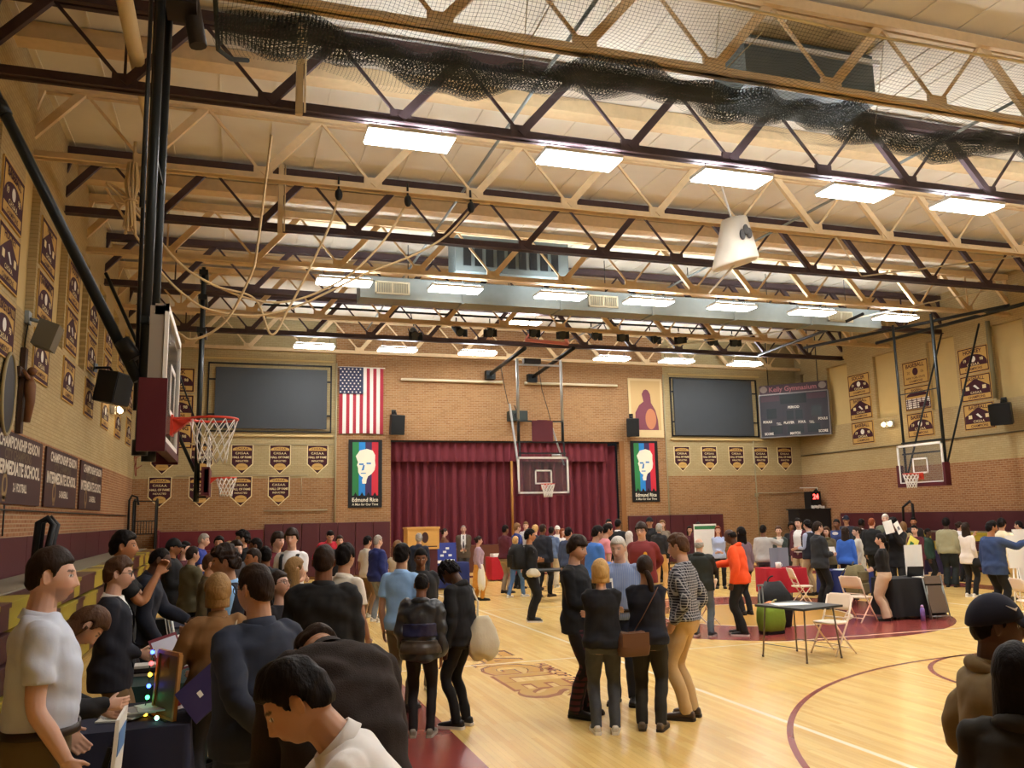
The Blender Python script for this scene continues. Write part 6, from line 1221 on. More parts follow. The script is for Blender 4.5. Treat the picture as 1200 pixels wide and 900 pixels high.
        if hst == 'bob': crescent(.05, -.115, .096, .096, .120, .106, 150, 390, .05); 
        elif hst == 'long': crescent(.02, -.36, .092, .120, .112, .120, 165, 375, .06, 10)
        elif hst == 'longback': crescent(.02, -.30, .090, .10, .112, .115, 175, 365, .05, 10)
        elif hst == 'shag': crescent(.0, -.10, .088, .085, .108, .10, 175, 365, .045)
        elif hst == 'pony': b.tube([(0, -.10, .03), (0, -.15, .03), (0, -.165, -.05), (0, -.15, -.16), (0, -.14, -.27)], [.022, .03, .036, .032, .010], 10)
        elif hst == 'lowpony': b.tube([(0, -.085, -.04), (.02, -.125, -.06), (.045, -.13, -.13), (.06, -.11, -.24), (.065, -.10, -.3)], [.03, .034, .036, .03, .010], 10)
        elif hst == 'bun': b.sphere((0, -.115, .055), .042, 0, 12, 8)
        elif hst == 'dreads':
            rn_ = random.Random(NP[0])
            for q in range(26):
                a = math.radians(rn_.uniform(20, 340)-90+0); zz = rn_.uniform(-.02, .07); p0 = np.array([.075*math.cos(a), .095*math.sin(a), zz+.03]); p1 = p0*1.22+np.array([0, 0, -.02]); ln = rn_.uniform(.05, .10); b.tube([p0, p1, p1+np.array([.004*math.cos(a), .006*math.sin(a), -ln])], [.012, .012, .008], 6)
        V = HP(np.concatenate(b.v)); me = bpy.data.meshes.new('hair'); me.from_pydata(V.tolist(), [], b.f); me.materials.append(hair_mat(hco)); me.polygons.foreach_set('use_smooth', [True]*len(b.f)); o = bpy.data.objects.new('hair', me); C.objects.link(o); o.parent = root
    def headpart(nm, b, m):
        V = HP(np.concatenate(b.v)); me = bpy.data.meshes.new(nm); me.from_pydata(V.tolist(), [], b.f)
        for q in (m if isinstance(m, list) else [m]): me.materials.append(q)
        me.polygons.foreach_set('material_index', b.m); me.polygons.foreach_set('use_smooth', b.sm); o = bpy.data.objects.new(nm, me); C.objects.link(o); o.parent = root; return o
    if 'glasses' in extra or 'sunglasses_up' in extra:
        b = MB(); zz = .010 if 'glasses' in extra else .09; yy = .098 if 'glasses' in extra else .082
        for s in (-1, 1):
            b.torus((s*.033, yy, zz), .022, .0022, (0, 1, 0), 18, 6); b.tube([(s*.055, yy-.004, zz+.006), (s*.078, .05, zz+.006), (s*.080, -.01, zz+.004), (s*.078, -.02, zz-.012)], .002, 5)
            if 'sunglasses_up' in extra: b.poly(ell(s*.033, zz, .021, .021, 14), (0, yy, 0), X, Z)
        b.tube([(-.011, yy, zz+.004), (0, yy+.003, zz+.007), (.011, yy, zz+.004)], .002, 5); headpart('glasses', b, M_blackp)
    if any(isinstance(e, str) and e.startswith('cap') for e in extra):
        cc = {'capnavy': (26, 28, 44), 'capblack': (22, 22, 24), 'capwhite': (220, 216, 208)}[[e for e in extra if isinstance(e, str) and e.startswith('cap')][0]]
        D = HD; z_ = D[..., 2]; lim = np.interp(D[..., 1], [-1, 0, 1], [-.05, .15, .32]); mk = sm(-.05, .05, z_-lim); P0 = head_shape(D, False); b = MB(); grid_mesh(b, P0+D*((.022+.006*np.clip(z_, 0, 1))*mk-.016*(1-mk))[..., None])
        rr = []
        for i, t in enumerate(np.linspace(0, 1, 6)):
            a = np.radians(np.linspace(25, 155, 13)); r0 = 1+.0*t; o = [(.083*math.cos(q)*(1+.05*t), .104*math.sin(q)+.085*t*(math.sin(q)**.7), .052-.02*t-.012*t*math.cos(q)**2*2) for q in a]; rr.append(o+[(p[0], p[1], p[2]-.005) for p in o[::-1]])
        b.loft(rr); b.sphere((0, 0, .143), .008, 0, 8, 6)
        if 'capnavy' in extra: b.text('', (0, 0, 0), X, Z, .1); b.prism([(-.028, .006), (-.012, -.010), (.034, .014), (-.008, .0)], (.072, .060, .088), nrm((.62, -.78, -.0)), nrm((-.3, -.25, 1)), .004, 1)
        headpart('cap', b, [fabric(cc), M_white])
    return dict(root=root, sh={s: xf(sh[s])[0] for s in sh}, wr={s: xf(wr[s])[0] for s in wr}, el={s: xf(el[s])[0] for s in el}, sp=sp, xf=xf, up=up, k=k, hc=hcw)
def l2w(P, p):
    r_ = P['root']; a = r_.rotation_euler[2]; c, s = math.cos(a), math.sin(a); return np.array([r_.location[0]+c*p[0]-s*p[1], r_.location[1]+s*p[0]+c*p[1], p[2]])
def finalize():
    dg = bpy.context.evaluated_depsgraph_get(); dg.update()
    for ob, parent, post in QUEUE:
        me = bpy.data.meshes.new_from_object(ob.evaluated_get(dg)); old = ob.data; mats = [m for m in old.materials]; ob.modifiers.clear(); ob.data = me; me.name = ob.name
        if not me.materials:
            for m in mats: me.materials.append(m)
        if post: post(me)
        me.polygons.foreach_set('use_smooth', [True]*len(me.polygons)); bpy.data.meshes.remove(old)
# ------------------------------------------------------------------ the crowd
def pp(px, py, Yd, face, label, *a, H=None, **k):
    q = atY(px, py, Yd); ln = R(k.get('lean', 0)); sp_ = Spine(ln); M0 = sp_.frame(1.46)[1]; hp = k.get('head', (0, 0))[1]
    hz = (sp_([(0, -.012, 1.50)])[0]+M0@np.array([0, .006, .03])+M0@rotx(R(hp))@np.array([0, .016, .098]))[2]+.137
    Hh = H or min(2.0, max(1.48, 1.755*q[2]/hz))
    face = face+math.degrees(math.atan2(q[0], Yd))          # facing is given relative to the line of sight
    P = person(q[0], Yd, face, label, *a, H=Hh, **k)
    h_ = l2w(P, P['hc']); P['root'].location.x += q[0]-h_[0]; P['root'].location.y += Yd-h_[1]
    return P
BLK, DK, NAV, KH = (24, 24, 27), (34, 34, 38), (30, 34, 50), (170, 142, 104)
TR = ('trousers', BLK); JN = ('jeans', (64, 78, 100)); WS = ((214, 212, 206), (240, 238, 232)); BS = ((26, 26, 28), None); BSW = ((28, 28, 30), (214, 210, 204)); BRS = ((70, 52, 40), (50, 40, 34))
# ---- near left
p1 = pp(62, 640, 4.8, 88, 'person in pale blue polo and khaki trousers at the left edge, facing right', ('tuckedpolo', (196, 204, 220)), ('trousers', (98, 84, 60)), ('short', 'dark'), 'l', arms=((-.06, .12, -.46), 'hangf'), lod=0, beard=.3, w=1.1, belly=.02, head=(8, 4))
p2 = pp(104, 706, 5.6, 88, 'person in long black coat bending over the papers on the navy table', ('coat', (26, 25, 28)), TR, ('shag', 'brown'), 'l', 'f', lean=30, head=(0, 28), arms=((-.04, .26, -.36), (-.02, .28, -.30)), lod=0, hem=.5)
p3 = pp(140, 652, 7.4, 96, 'person in dark suit jacket and white shirt with glasses, hands together at waist', ('suit', (34, 36, 46)), ('trousers', (120, 96, 66)), ('medium', 'brown'), 'l', arms=('lapf', 'lapf'), lod=0, under=(226, 224, 220), cut=(1.02, .075), extra=('glasses',), head=(0, 4))
p4 = pp(146, 622, 8.95, 96, 'person in black top behind the dark suit, raising both hands', ('tshirt', BLK), TR, ('medium', 'black'), 'o', arms=('clap', 'clap'), lod=1)
p5 = pp(188, 640, 9.5, 96, 'person in dark navy jacket leaning over the left tables', ('jacket', (26, 30, 44)), TR, ('buzz', 'black'), 'd', arms=('table', 'hangf'), lean=22, lod=1, w=1.12, head=(0, -8))
pp(204, 631, 14, 104, 'person in black jacket with shiny cap behind the navy jacket at left', ('jacket', BLK), TR, ('short', 'black'), 'o', arms=('hold', 'hold'), extra=('capblack',))
pp(217, 634, 15, 108, 'person in dark red top beside the shiny black cap at left', ('sweater', (74, 28, 36)), TR, ('pony', 'black'), 'l', 'f', arms=('hold2', 'hold'))
pp(239, 625, 18, 100, 'person in royal blue polo far left by the dark red platform', ('polo', (46, 60, 140)), TR, ('short', 'grey'), 'l', arms=('lapf', 'hold'), w=1.1, lean=8)
p9 = pp(248, 648, 10.5, 90, 'person in olive jacket and glasses, facing the navy vest over light blue shirt', ('jacket', (84, 74, 52)), TR, ('short', 'brown'), 'm', arms=('hold', 'hang'), lod=1, extra=('glasses',))
p8 = pp(264, 640, 7.9, -88, 'person in light blue shirt and navy vest, facing left', ('vest', (28, 32, 46)), TR, ('curly', 'dark'), 'm', arms=('hold', 'hang'), lod=1, under=(140, 188, 236), head=(0, 8))
p10 = pp(256, 672, 6.55, -12, 'person in short tan coat seen from behind at left, holding leaflets', ('coat', (122, 90, 56)), ('trousers', DK), ('bob', 'dblond'), 'l', 'f', arms=('wide', (-.2, .2, -.36)), lod=0, hem=.9, w=1.05)
p11 = pp(300, 660, 4.8, -32, 'person in navy zip pullover and glasses seen from behind, near left', ('quarterzip', (38, 45, 62)), ('jeans', (40, 48, 66)), ('short', 'dark'), 'm', arms=('behind', 'hangf'), lod=0, extra=('glasses',), w=1.16, head=(-12, 6))
p12 = pp(380, 638, 7.0, 8, 'large person in black coat seen from behind, left of the youth in white polo', ('jacket', (22, 22, 24)), TR, ('short', 'dark'), 'b', arms=('hang', 'hangf'), lod=0, w=1.32, hem=.72)
p13 = pp(350, 768, 2.7, -86, 'person in white polo bending forward at the bottom edge, facing left', ('polo', (230, 228, 226)), ('trousers', (84, 74, 60)), ('medium', 'black'), 'm', lean=34, arms=('reach', 'reach'), lod=0, head=(0, 2))
p14 = pp(372, 800, 3.9, -14, 'person in dark brown jacket bending low behind the bent white polo', ('jacket', (40, 32, 30), 'knit'), TR, ('medium', 'dark'), 'm', 'm', lean=58, head=(0, 42), H=1.92, arms=('hangf', 'hangf'), lod=0, w=1.12)
pp(328, 668, 7.6, 128, 'person in dark top and glasses looking up and smiling, hand at chin', ('sweater', (34, 31, 36)), TR, ('pony', 'dark'), 'l', 'f', arms=('hang', 'chin'), lod=1, head=(0, -16), extra=('glasses',))
pp(346, 652, 8.8, 62, 'person in dark grey top just left of the large black coat, facing away right', ('sweater', (48, 52, 54)), TR, ('longback', 'dblond'), 'l', 'f', arms=('hang', 'hang'), lod=1)
pp(342, 619, 13, 196, 'person in white t-shirt with black backpack straps before the maroon padding', ('tshirt', (226, 226, 228)), ('trousers', (150, 140, 120)), ('fringe', 'dark'), 'l', arms=('hold', 'hang'), extra=(('straps', (20, 20, 22)), ('emblem', 0, 1.2, .09, .05, (60, 60, 70), True)))
pp(326, 623, 13.6, 140, 'person in maroon polo left of the white t-shirt with straps', ('polo', (98, 34, 46)), ('trousers', DK), ('fringe', 'dark'), 'l', arms=('reach', 'hold'))
pp(405, 637, 8.6, 38, 'person in white polo just right of the large black coat', ('polo', (214, 208, 196)), ('trousers', (150, 126, 96)), ('medium', 'black'), 'm', arms=('hang', 'hangf'), lod=1)
pp(387, 621, 20, 170, 'person in bright red jacket leaning at the maroon padding', ('jacket', (176, 32, 50)), TR, ('short', 'black'), 'l', lean=28, arms=('table', 'wide'))
pp(398, 627, 19, 170, 'person in dark top beside the bright red jacket, facing the camera', ('sweater', (36, 34, 40)), TR, ('bun', 'dark'), 'l', 'f')
pp(443, 627, 17.4, 56, 'person in royal blue jacket, pale jeans and white shoes, seen from behind', ('jacket', (36, 46, 104)), ('jeans', (128, 138, 152)), ('short', 'grey'), 'l', arms=('lapf', 'hang'), shoes=WS, w=1.14, belly=.03, lod=1, wide=.03)
pp(431, 628, 18.4, 50, 'person in white polo and brown trousers just left of the royal blue jacket', ('polo', (222, 218, 206)), ('trousers', (128, 102, 76)), ('medium', 'black'), 'm', shoes=WS)
pp(471, 637, 9.4, 20, 'person in light blue polo seen from behind, left of the black jacket youth', ('polo', (142, 182, 230)), ('trousers', (96, 88, 74)), ('medium', 'black'), 'm', arms=('hang', 'hang'), lod=1)
p25 = pp(493, 642, 10.33, 168, 'person in black jacket and grey-khaki trousers facing the camera', ('jacket', (32, 32, 35)), ('trousers', (128, 118, 98)), ('short', 'black'), 'b', arms=('lapf', 'hangf'), lod=1, shoes=WS, head=(10, 10))
p26 = pp(494, 672, 8.3, 6, 'person in dark puffer jacket with navy band seen from behind', ('puffer', (38, 42, 50), 'shiny'), ('slim', (32, 28, 30)), ('short', 'black'), 'b', arms=('hangf', 'hang'), lod=0, shoes=((130, 124, 112), (170, 164, 150)), extra=(('band', 1.08, 1.22, (30, 36, 76)), ('band', .90, 1.04, (66, 58, 52))), head=(0, 20))
p27 = pp(527, 656, 8.55, -58, 'person in black hoodie and black trousers looking down, white tote on shoulder', ('hoodie', (24, 24, 28)), ('slim', (24, 23, 26)), ('dreads', 'black'), 'd', lean=9, arms=('hang', 'hangf'), lod=0, shoes=BSW, head=(0, 38))
pp(466, 633, 15, 30, 'person in cream top left of the wooden lectern, arm raised', ('blouse', (206, 196, 176)), TR, ('longback', 'lbrown'), 'l', 'f', arms=('up', 'hold'))
pp(491, 625, 20, 4, 'person in dark navy jacket standing in front of the wooden lectern', ('jacket', (32, 38, 54)), ('trousers', (130, 112, 90)), ('medium', 'grey'), 'l')
pp(521, 619, 25.2, 84, 'person in brown jacket behind the blue display boards', ('jacket', (112, 72, 52)), TR, ('bun', 'dark'), 'l', 'f', arms=('hold', 'hold'))
pp(543, 615, 25.4, 182, 'person in grey-brown suit, white shirt and tie by the stage curtain', ('suit', (86, 74, 62)), ('trousers', (60, 54, 50)), ('buzz', 'grey'), 'l', arms=('lapf', 'lapf'), under=(228, 226, 222), cut=(1.0, .07), extra=('tie',))
p30 = pp(561, 628, 20.5, 80, 'person in lilac top and mustard skirt walking right, carrying white cloth', ('sweater', (160, 136, 152)), ('skirt', (196, 138, 58)), ('bun', 'dark'), 'l', 'f', arms=('carry', 'carry'), stance=.08, hem=.98)
p33 = pp(621, 620, 15.95, 84, 'person in black t-shirt and black trousers with arms folded, facing right', ('tshirt', (26, 26, 28)), ('sweats', (24, 24, 26)), ('afro', 'black'), 'o', arms=('fold', 'fold'), lod=1, shoes=BSW, extra=(('emblem', .19, 1.33, .02, .03, (220, 220, 220), True),), w=1.1)
pp(604, 628, 20.8, 40, 'person in white top and blue jeans striding behind the black t-shirt', ('blouse', (220, 216, 212)), ('jeans', (72, 104, 148)), ('shag', 'blond'), 'l', 'f', stance=.22, shoes=WS)
pp(592, 615, 22, 46, 'person in dark maroon shirt beside the white paper stand', ('shirt', (82, 32, 44)), ('trousers', (142, 126, 106)), ('short', 'black'), 'b', arms=('hold', 'hang'), w=1.1)
pp(606, 613, 23.2, 60, 'person in blue shirt behind the dark maroon shirt near the stage', ('polo', (52, 66, 130)), TR, ('medium', 'lbrown'), 'l')
pp(616, 611, 26, 190, 'person in pale grey shirt by the curtain, farthest of the centre crowd', ('shirt', (176, 174, 178)), TR, ('short', 'lbrown'), 'l')
pp(627, 615, 22.5, 20, 'person in navy top, seen just over the black t-shirt with folded arms', ('shirt', (56, 56, 80)), TR, ('medium', 'blond'), 'l')
pp(636, 614, 20.5, 34, 'person in black jacket and black trousers left of the blue-grey hoodie', ('jacket', (34, 37, 48)), TR, ('short', 'dark'), 'b', w=1.12, shoes=BRS, stance=.12)
pp(646, 617, 23.0, 16, 'person in blue-grey hoodie with white emblem and pale trousers, seen from behind', ('hoodie', (86, 104, 138)), ('wide', (192, 178, 152)), ('short', 'black'), 'b', shoes=WS, extra=(('emblem', .0, 1.2, .06, .09, (226, 226, 226), False),))
pp(653, 616, 25.5, 176, 'person with white cap in white shirt before the curtain', ('shirt', (222, 220, 216)), TR, ('short', 'brown'), 'l', extra=('capwhite',))
pp(659, 619, 24.5, 130, 'person in white blouse just right of the white cap', ('blouse', (216, 212, 210)), TR, ('long', 'red'), 'l', 'f')
pp(666, 618, 18.5, 30, 'person in slate blue sweater seen from behind, left of the centre group', ('sweater', (60, 72, 102)), ('trousers', DK), ('medium', 'black'), 'm')
# ---- centre group of five
p45 = pp(676, 627, 8.4, 112, 'person in black sweatshirt and maroon plaid trousers holding a booklet, centre group', ('sweater', (26, 27, 32)), ('sweats', (70, 30, 36), 'plaid'), ('fringe', 'dark'), 'l', arms=('hold', 'hold'), lod=0, shoes=((22, 22, 24), None), head=(10, 10), hem=.8)
p46 = pp(703, 655, 7.7, -4, 'person in black sweater and grey jeans seen from behind, centre group', ('sweater', (26, 26, 31)), ('jeans', (64, 67, 74)), ('bob', 'blond'), 'l', 'f', arms=('fold', 'fold'), lod=0, shoes=((190, 184, 172), (224, 220, 210)), w=1.1)
p47 = pp(724, 628, 8.75, 192, 'person in blue striped shirt facing the camera, gesturing in the centre group', ('shirt', (122, 140, 182), 'stripe'), ('trousers', (34, 38, 54)), ('short', 'white'), 'l', arms=('wide', 'lapf'), lod=0, w=1.16, belly=.03, head=(6, 10), extra=('belt',))
p48 = pp(755, 650, 7.65, 8, 'person in navy sweater and black trousers with brown shoulder bag, from behind', ('sweater', (28, 30, 42)), ('trousers', (40, 38, 36)), ('lowpony', 'dark'), 'm', 'f', arms=('fold', 'fold'), lod=0, shoes=((92, 78, 64), None), w=1.12, head=(-10, 4))
p49 = pp(794, 625, 7.92, -70, 'person in black checked shirt and khaki trousers, right of the centre group', ('shirt', (42, 44, 56), 'check'), ('trousers', (186, 156, 112)), ('medium', 'brown'), 'l', arms=('pocket', 'pocket'), lod=0, shoes=BRS, head=(0, 10), hem=.93)
# ---- behind the centre group
pp(700, 616, 14.2, 62, 'person in bright blue sweater behind the centre group', ('sweater', (64, 112, 190)), TR, ('medium', 'black'), 'm', lean=10, arms=('hold', 'hold'), w=1.1)
pp(712, 618, 15.8, 66, 'person in pink top partly hidden behind the bright blue sweater', ('tshirt', (208, 134, 142)), TR, ('medium', 'black'), 'm', lean=12, H=1.85)
pp(713, 608, 22, 160, 'person in black suit near the right end of the curtain, facing right', ('suit', (26, 26, 30)), TR, ('short', 'black'), 'm', under=(220, 220, 220), cut=(1.1, .06))
pp(724, 608, 21, 26, 'person in black suit with white collar seen from behind, near the curtain end', ('suit', (26, 26, 30)), TR, ('short', 'black'), 'b', under=(220, 220, 220))
pp(737, 622, 17.5, 10, 'person in cream cardigan seen behind the blue striped shirt', ('sweater', (206, 198, 180)), TR, ('longback', 'white'), 'l', 'f')
p53 = pp(751, 612, 13, 196, 'person in maroon pullover with gold emblem and glasses, hands behind back', ('quarterzip', (112, 42, 44)), ('trousers', KH), ('fringe', 'dark'), 'l', arms=('behind', 'behind'), extra=('glasses', ('emblem', -.09, 1.28, .03, .035, (214, 160, 50), True)), w=1.1)
pp(761, 606, 22, 186, 'person in black jacket and black cap by the right maroon padding', ('jacket', BLK), TR, ('short', 'black'), 'm', extra=('capblack',))
pp(772, 613, 20.5, 14, 'person in black jacket and khaki trousers from behind, near the maroon padding', ('jacket', (32, 32, 34)), ('trousers', (196, 156, 100)), ('shag', 'grey'), 'l', 'f', hem=.95)
pp(776, 609, 23, 190, 'person in grey top by the maroon padding, behind the khaki trousers', ('sweater', (112, 100, 86)), TR, ('longback', 'lbrown'), 'l', 'f')
p56 = pp(819, 630, 12.8, 16, 'person in dark hooded jacket and jeans from behind, left of the orange hoodie', ('jacket', (38, 42, 40)), ('jeans', (86, 98, 114)), ('rim', 'grey'), 'l', arms=('hang', 'reach'), lod=1, w=1.16, shoes=BSW, extra=('hood',), wide=.04)
pp(841, 616, 20.3, 180, 'person in pale blue top standing before a white sign with green edge', ('blouse', (164, 178, 212)), TR, ('long', 'red'), 'l', 'f', arms=('lapf', 'lapf'))
pp(818, 611, 21.5, 172, 'person in maroon zip top behind the dark hooded jacket', ('quarterzip', (78, 32, 42)), TR, ('buzz', 'black'), 'd')
pp(808, 616, 22.5, 176, 'person in dark red top left of the maroon zip top', ('sweater', (70, 30, 40)), TR, ('longback', 'dark'), 'm', 'f')
p60 = pp(855, 619, 12.7, -72, 'person in orange hoodie and black trousers pulling the green tote', ('hoodie', (232, 84, 40)), ('sweats', (26, 26, 28)), ('rim', 'black'), 'd', arms=('carry', 'reach'), lod=1, lean=12, shoes=BSW, head=(0, 10), stance=.06)
pp(868, 617, 15, -40, 'person in mauve top partly behind the orange hoodie', ('sweater', (112, 92, 104)), TR, ('long', 'black'), 'm', 'f')
p62 = pp(894, 615, 17.6, 22, 'person in pale grey sweater and grey trousers seen from behind, arm out right', ('sweater', (180, 180, 176)), ('trousers', (76, 78, 86)), ('short', 'black'), 'b', arms=('hang', 'point'), w=1.1, wide=.02)
pp(912, 616, 18.4, 182, 'person in dark green cardigan over cream top, behind the grey display board', ('jacket', (62, 74, 72)), TR, ('bun', 'brown'), 'l', 'f', under=(216, 196, 176), cut=(.95, .06), arms=('lapf', 'lapf'))
pp(927, 612, 20.5, 170, 'person in black top just left of the maroon blazer', ('sweater', BLK), TR, ('curly', 'black'), 'b', 'f')
pp(935, 607, 18.6, 206, 'person in maroon blazer, white shirt and khaki trousers', ('suit', (82, 34, 46)), ('trousers', (176, 152, 118)), ('quiff', 'black'), 'l', arms=('lapf', 'hang'), under=(232, 230, 228), cut=(.86, .10), extra=('belt',))
pp(946, 609, 17.6, -58, 'person in dark vest over pale blue shirt and khaki trousers', ('vest', (36, 38, 46)), ('trousers', (170, 148, 116)), ('fringe', 'black'), 'l', arms=('hold', 'hold'), under=(170, 182, 210))
p66 = pp(958, 611, 15.1, 58, 'person in charcoal jacket and black trousers, standing right of the ivory chair facing right', ('jacket', (42, 45, 50)), TR, ('short', 'dark'), 'l', arms=('hold', 'hold'), lod=1, shoes=BS)
pp(968, 617, 17.1, 204, 'person in olive coat with scarf talking with the charcoal jacket', ('coat', (86, 78, 58)), TR, ('long', 'brown'), 'l', 'f', arms=('lapf', 'hold'), extra=('scarf',), hem=.8)
pp(980, 608, 18.4, 206, 'person in navy jacket with white hood, left of the blue sweater', ('jacket', (44, 58, 104)), TR, ('short', 'black'), 'b', extra=(('emblem', 0, 1.4, .08, .04, (226, 226, 226), True),))
pp(990, 617, 16.3, 16, 'person in royal blue sweater and black trousers in the right crowd, from behind', ('sweater', (54, 98, 186)), TR, ('long', 'dark'), 'l', 'f', w=1.05)
pp(1003, 617, 16.8, -104, 'person in long pale grey dress facing left beside the blue sweater', ('dress', (190, 188, 178)), ('trousers', (190, 188, 178)), ('bun', 'dark'), 'l', 'f', hem=.4)
pp(991, 604, 20.5, 190, 'person in dark top with blue cap in the right crowd', ('jacket', (36, 40, 52)), TR, ('short', 'dark'), 'm', extra=('capnavy',))
pp(1009, 607, 19, 34, 'person in black suit with white collar in the right crowd, facing away', ('suit', (28, 29, 32)), TR, ('buzz', 'black'), 'd', under=(214, 210, 204))
pp(1021, 607, 18.4, 24, 'person in black jacket just left of the olive jacket in the right crowd', ('jacket', (26, 27, 30)), TR, ('short', 'red'), 'l')
pp(1037, 602, 19, 184, 'person in olive jacket, tallest in the right crowd', ('jacket', (86, 88, 72)), TR, ('short', 'white'), 'l', w=1.1)
p73 = pp(1046, 607, 15.6, 192, 'person in black coat reading white papers held at chest', ('coat', (24, 24, 28)), TR, ('curly', 'black'), 'b', arms=('up', 'up'), head=(0, 22), hem=.7)
p74 = pp(1031, 625, 13.05, -78, 'person in black sweater and wide beige trousers, facing left', ('sweater', (26, 25, 27)), ('wide', (194, 168, 144)), ('lowpony', 'black'), 'l', 'f', arms=('lapf', 'lapf'), lod=1, hem=.98, shoes=BS)
pp(1058, 611, 17.4, 12, 'person in tan coat seen from behind in the right crowd', ('coat', (150, 134, 98)), TR, ('shag', 'lbrown'), 'l', 'f')
pp(1070, 606, 20, 184, 'person in black shirt at the back of the right crowd, facing the camera', ('shirt', (30, 28, 32)), TR, ('short', 'black'), 'o', beard=.7)
p77 = pp(1071, 615, 16.8, 204, 'person in maroon sweater with sunglasses on head, holding a yellow folder', ('sweater', (86, 36, 48)), ('trousers', (76, 32, 42)), ('short', 'black'), 'l', 'f', arms=('hold2', 'hold2'), extra=('sunglasses_up',), w=1.1)
pp(1087, 620, 18, 100, 'person in dark green hoodie right of the yellow folder', ('hoodie', (38, 62, 54)), TR, ('short', 'black'), 'd', w=1.1)
pp(1108, 607, 17.6, 10, 'person in olive-tan sweater and wide dark trousers, seen from behind', ('sweater', (152, 148, 118)), ('wide', (30, 36, 38)), ('afro', 'black'), 'd', w=1.16)
pp(1124, 611, 18.6, 54, 'person in white shirt partly behind the cream blouse', ('shirt', (226, 226, 232)), TR, ('bun', 'dark'), 'l', 'f')
p81 = pp(1131, 612, 15.5, 34, 'person in cream blouse and black trousers with a black bag', ('blouse', (222, 212, 202)), TR, ('long', 'dark'), 'l', 'f', arms=('up', 'carry'), shoes=WS, hem=.78)
p82 = pp(1161, 610, 12.45, 46, 'person in navy suit holding up a phone at right, seen from behind', ('suit', (48, 66, 104)), TR, ('quiff', 'black'), 'o', arms=('hang', 'point'), lod=0, w=1.14, beard=.6, head=(14, 0), shoes=BS)
pp(1173, 607, 14.6, 24, 'person in cream polo and khaki trousers right of the navy suit', ('polo', (226, 214, 182)), ('trousers', (190, 162, 110)), ('medium', 'black'), 'm')
p84 = pp(1193, 610, 16.4, -66, 'person in taupe top and maroon trousers at the right edge, facing left', ('blouse', (150, 134, 110)), ('trousers', (74, 32, 44)), ('lowpony', 'black'), 'l', 'f', arms=('hold', 'hold'))
p85 = pp(1163, 697, 2.85, 74, 'person in khaki jacket and navy cap in the right foreground', ('jacket', (116, 98, 66)), ('trousers', (60, 54, 46)), ('short', 'black'), 'd', arms=('pocket', 'lapf'), lod=0, extra=('capnavy', 'hood'), w=1.15, head=(6, 2))
p86 = pp(1188, 752, 2.45, 8, 'person in dark hooded coat at the right foreground corner, from behind', ('coat', (40, 37, 33)), TR, ('long', 'black'), 'm', 'f', arms=('hangf', 'hold'), lod=0, w=1.12, extra=('hood',))
# ---- left crowd further back
for px, py, Yd, fc, lab, top, hr, sk, sx in ((284, 622, 15.5, -96, 'person in black jacket before the dark red platform', ('jacket', BLK), ('curly', 'black'), 'm', 'm'), (300, 630, 14.5, -80, 'person in black hoodie with arm raised, left of the maroon polo', ('hoodie', (24, 24, 27)), ('short', 'black'), 'b', 'm'),
        (277, 633, 12.6, 150, 'person in dark grey jacket in the left crowd, facing the camera', ('jacket', (52, 50, 54)), ('medium', 'dark'), 'l', 'm'), (269, 634, 14, 170, 'person in grey cardigan in the left crowd', ('sweater', (116, 108, 98)), ('shag', 'dblond'), 'l', 'f'),
        (297, 642, 11.2, -110, 'person in dark maroon jacket low in the left crowd, facing left', ('jacket', (64, 30, 36)), ('short', 'dark'), 'o', 'm'), (311, 640, 11.6, -20, 'person in black coat seen from behind in the left crowd', ('coat', (22, 22, 25)), ('short', 'black'), 'b', 'm'),
        (226, 640, 13.2, 60, 'person in camouflage-brown jacket beside the royal blue polo', ('jacket', (88, 82, 60)), ('short', 'dark'), 'm', 'm'), (257, 628, 17, 190, 'person in dark shirt far back between the blue polo and the navy vest', ('shirt', (44, 40, 48)), ('medium', 'black'), 'm', 'm')):
    pp(px, py, Yd, fc, lab, top, TR, hr, sk, sx, arms=('hold', 'hold'))
# ------------------------------------------------------------------ things carried
def lw(P, *pts): return [l2w(P, P['xf'](P['up']([p]))[0]) for p in pts]
def wrist(P, s): return l2w(P, P['wr'][s])
def card(name, label, cat, c, ux, uz, w_, h_, m, t_=.004, stripes=None):
    c = np.array(c, float); ux, uz = nrm(ux), nrm(uz); n_ = np.cross(ux, uz); b = MB(); b.obox(c, ux*w_/2, uz*h_/2, n_*t_)
    ms = [m]
    if stripes:
        for i, (u0, u1, v0, v1, sm_) in enumerate(stripes):
            for sg in (-1, 1): b.poly([(u0*w_, v0*h_), (u1*w_, v0*h_), (u1*w_, v1*h_), (u0*w_, v1*h_)], c+n_*(t_+.001)*sg, ux, uz, i+1)
            ms.append(sm_)
    return single(name, b, ms, label, cat)
lg = wrist(p10, -1)
card('leaflet', 'printed leaflet with maroon border held by the tan coat', 'leaflet', lg+(-.02, .1, .06), (.75, .3, .2), (-.35, .2, .8), .2, .28, mat('leaf_maroon', srgb(112, 40, 52), .5), .004, [(-.44, .44, .02, .42, mat('leaf_pale', srgb(206, 212, 226), .5)), (-.36, .4, -.42, -.04, mat('leaf_cream', srgb(216, 200, 190), .5))])
card('leaflet', 'second pale printed leaflet behind the maroon-bordered one', 'leaflet', lg+(.08, .14, .08), (.75, .3, .2), (-.3, .3, .8), .18, .24, M_paper, .004)
c = lw(p10, (-.12, -.27, .97))[0]; t = thing('shoulder_bag', 'large dark purple bag on a strap hanging at the hip of the tan coat', 'bag', tuple(c)); b = MB(); u_, v_ = nrm((.72, .1, .6)), nrm((-.55, .2, .72)); n_ = np.cross(u_, v_)
b.obox(c, u_*.16, v_*.12, n_*.03); b.build('bag_body', mat('bag_purple', srgb(50, 42, 84), .5), t); b = MB()
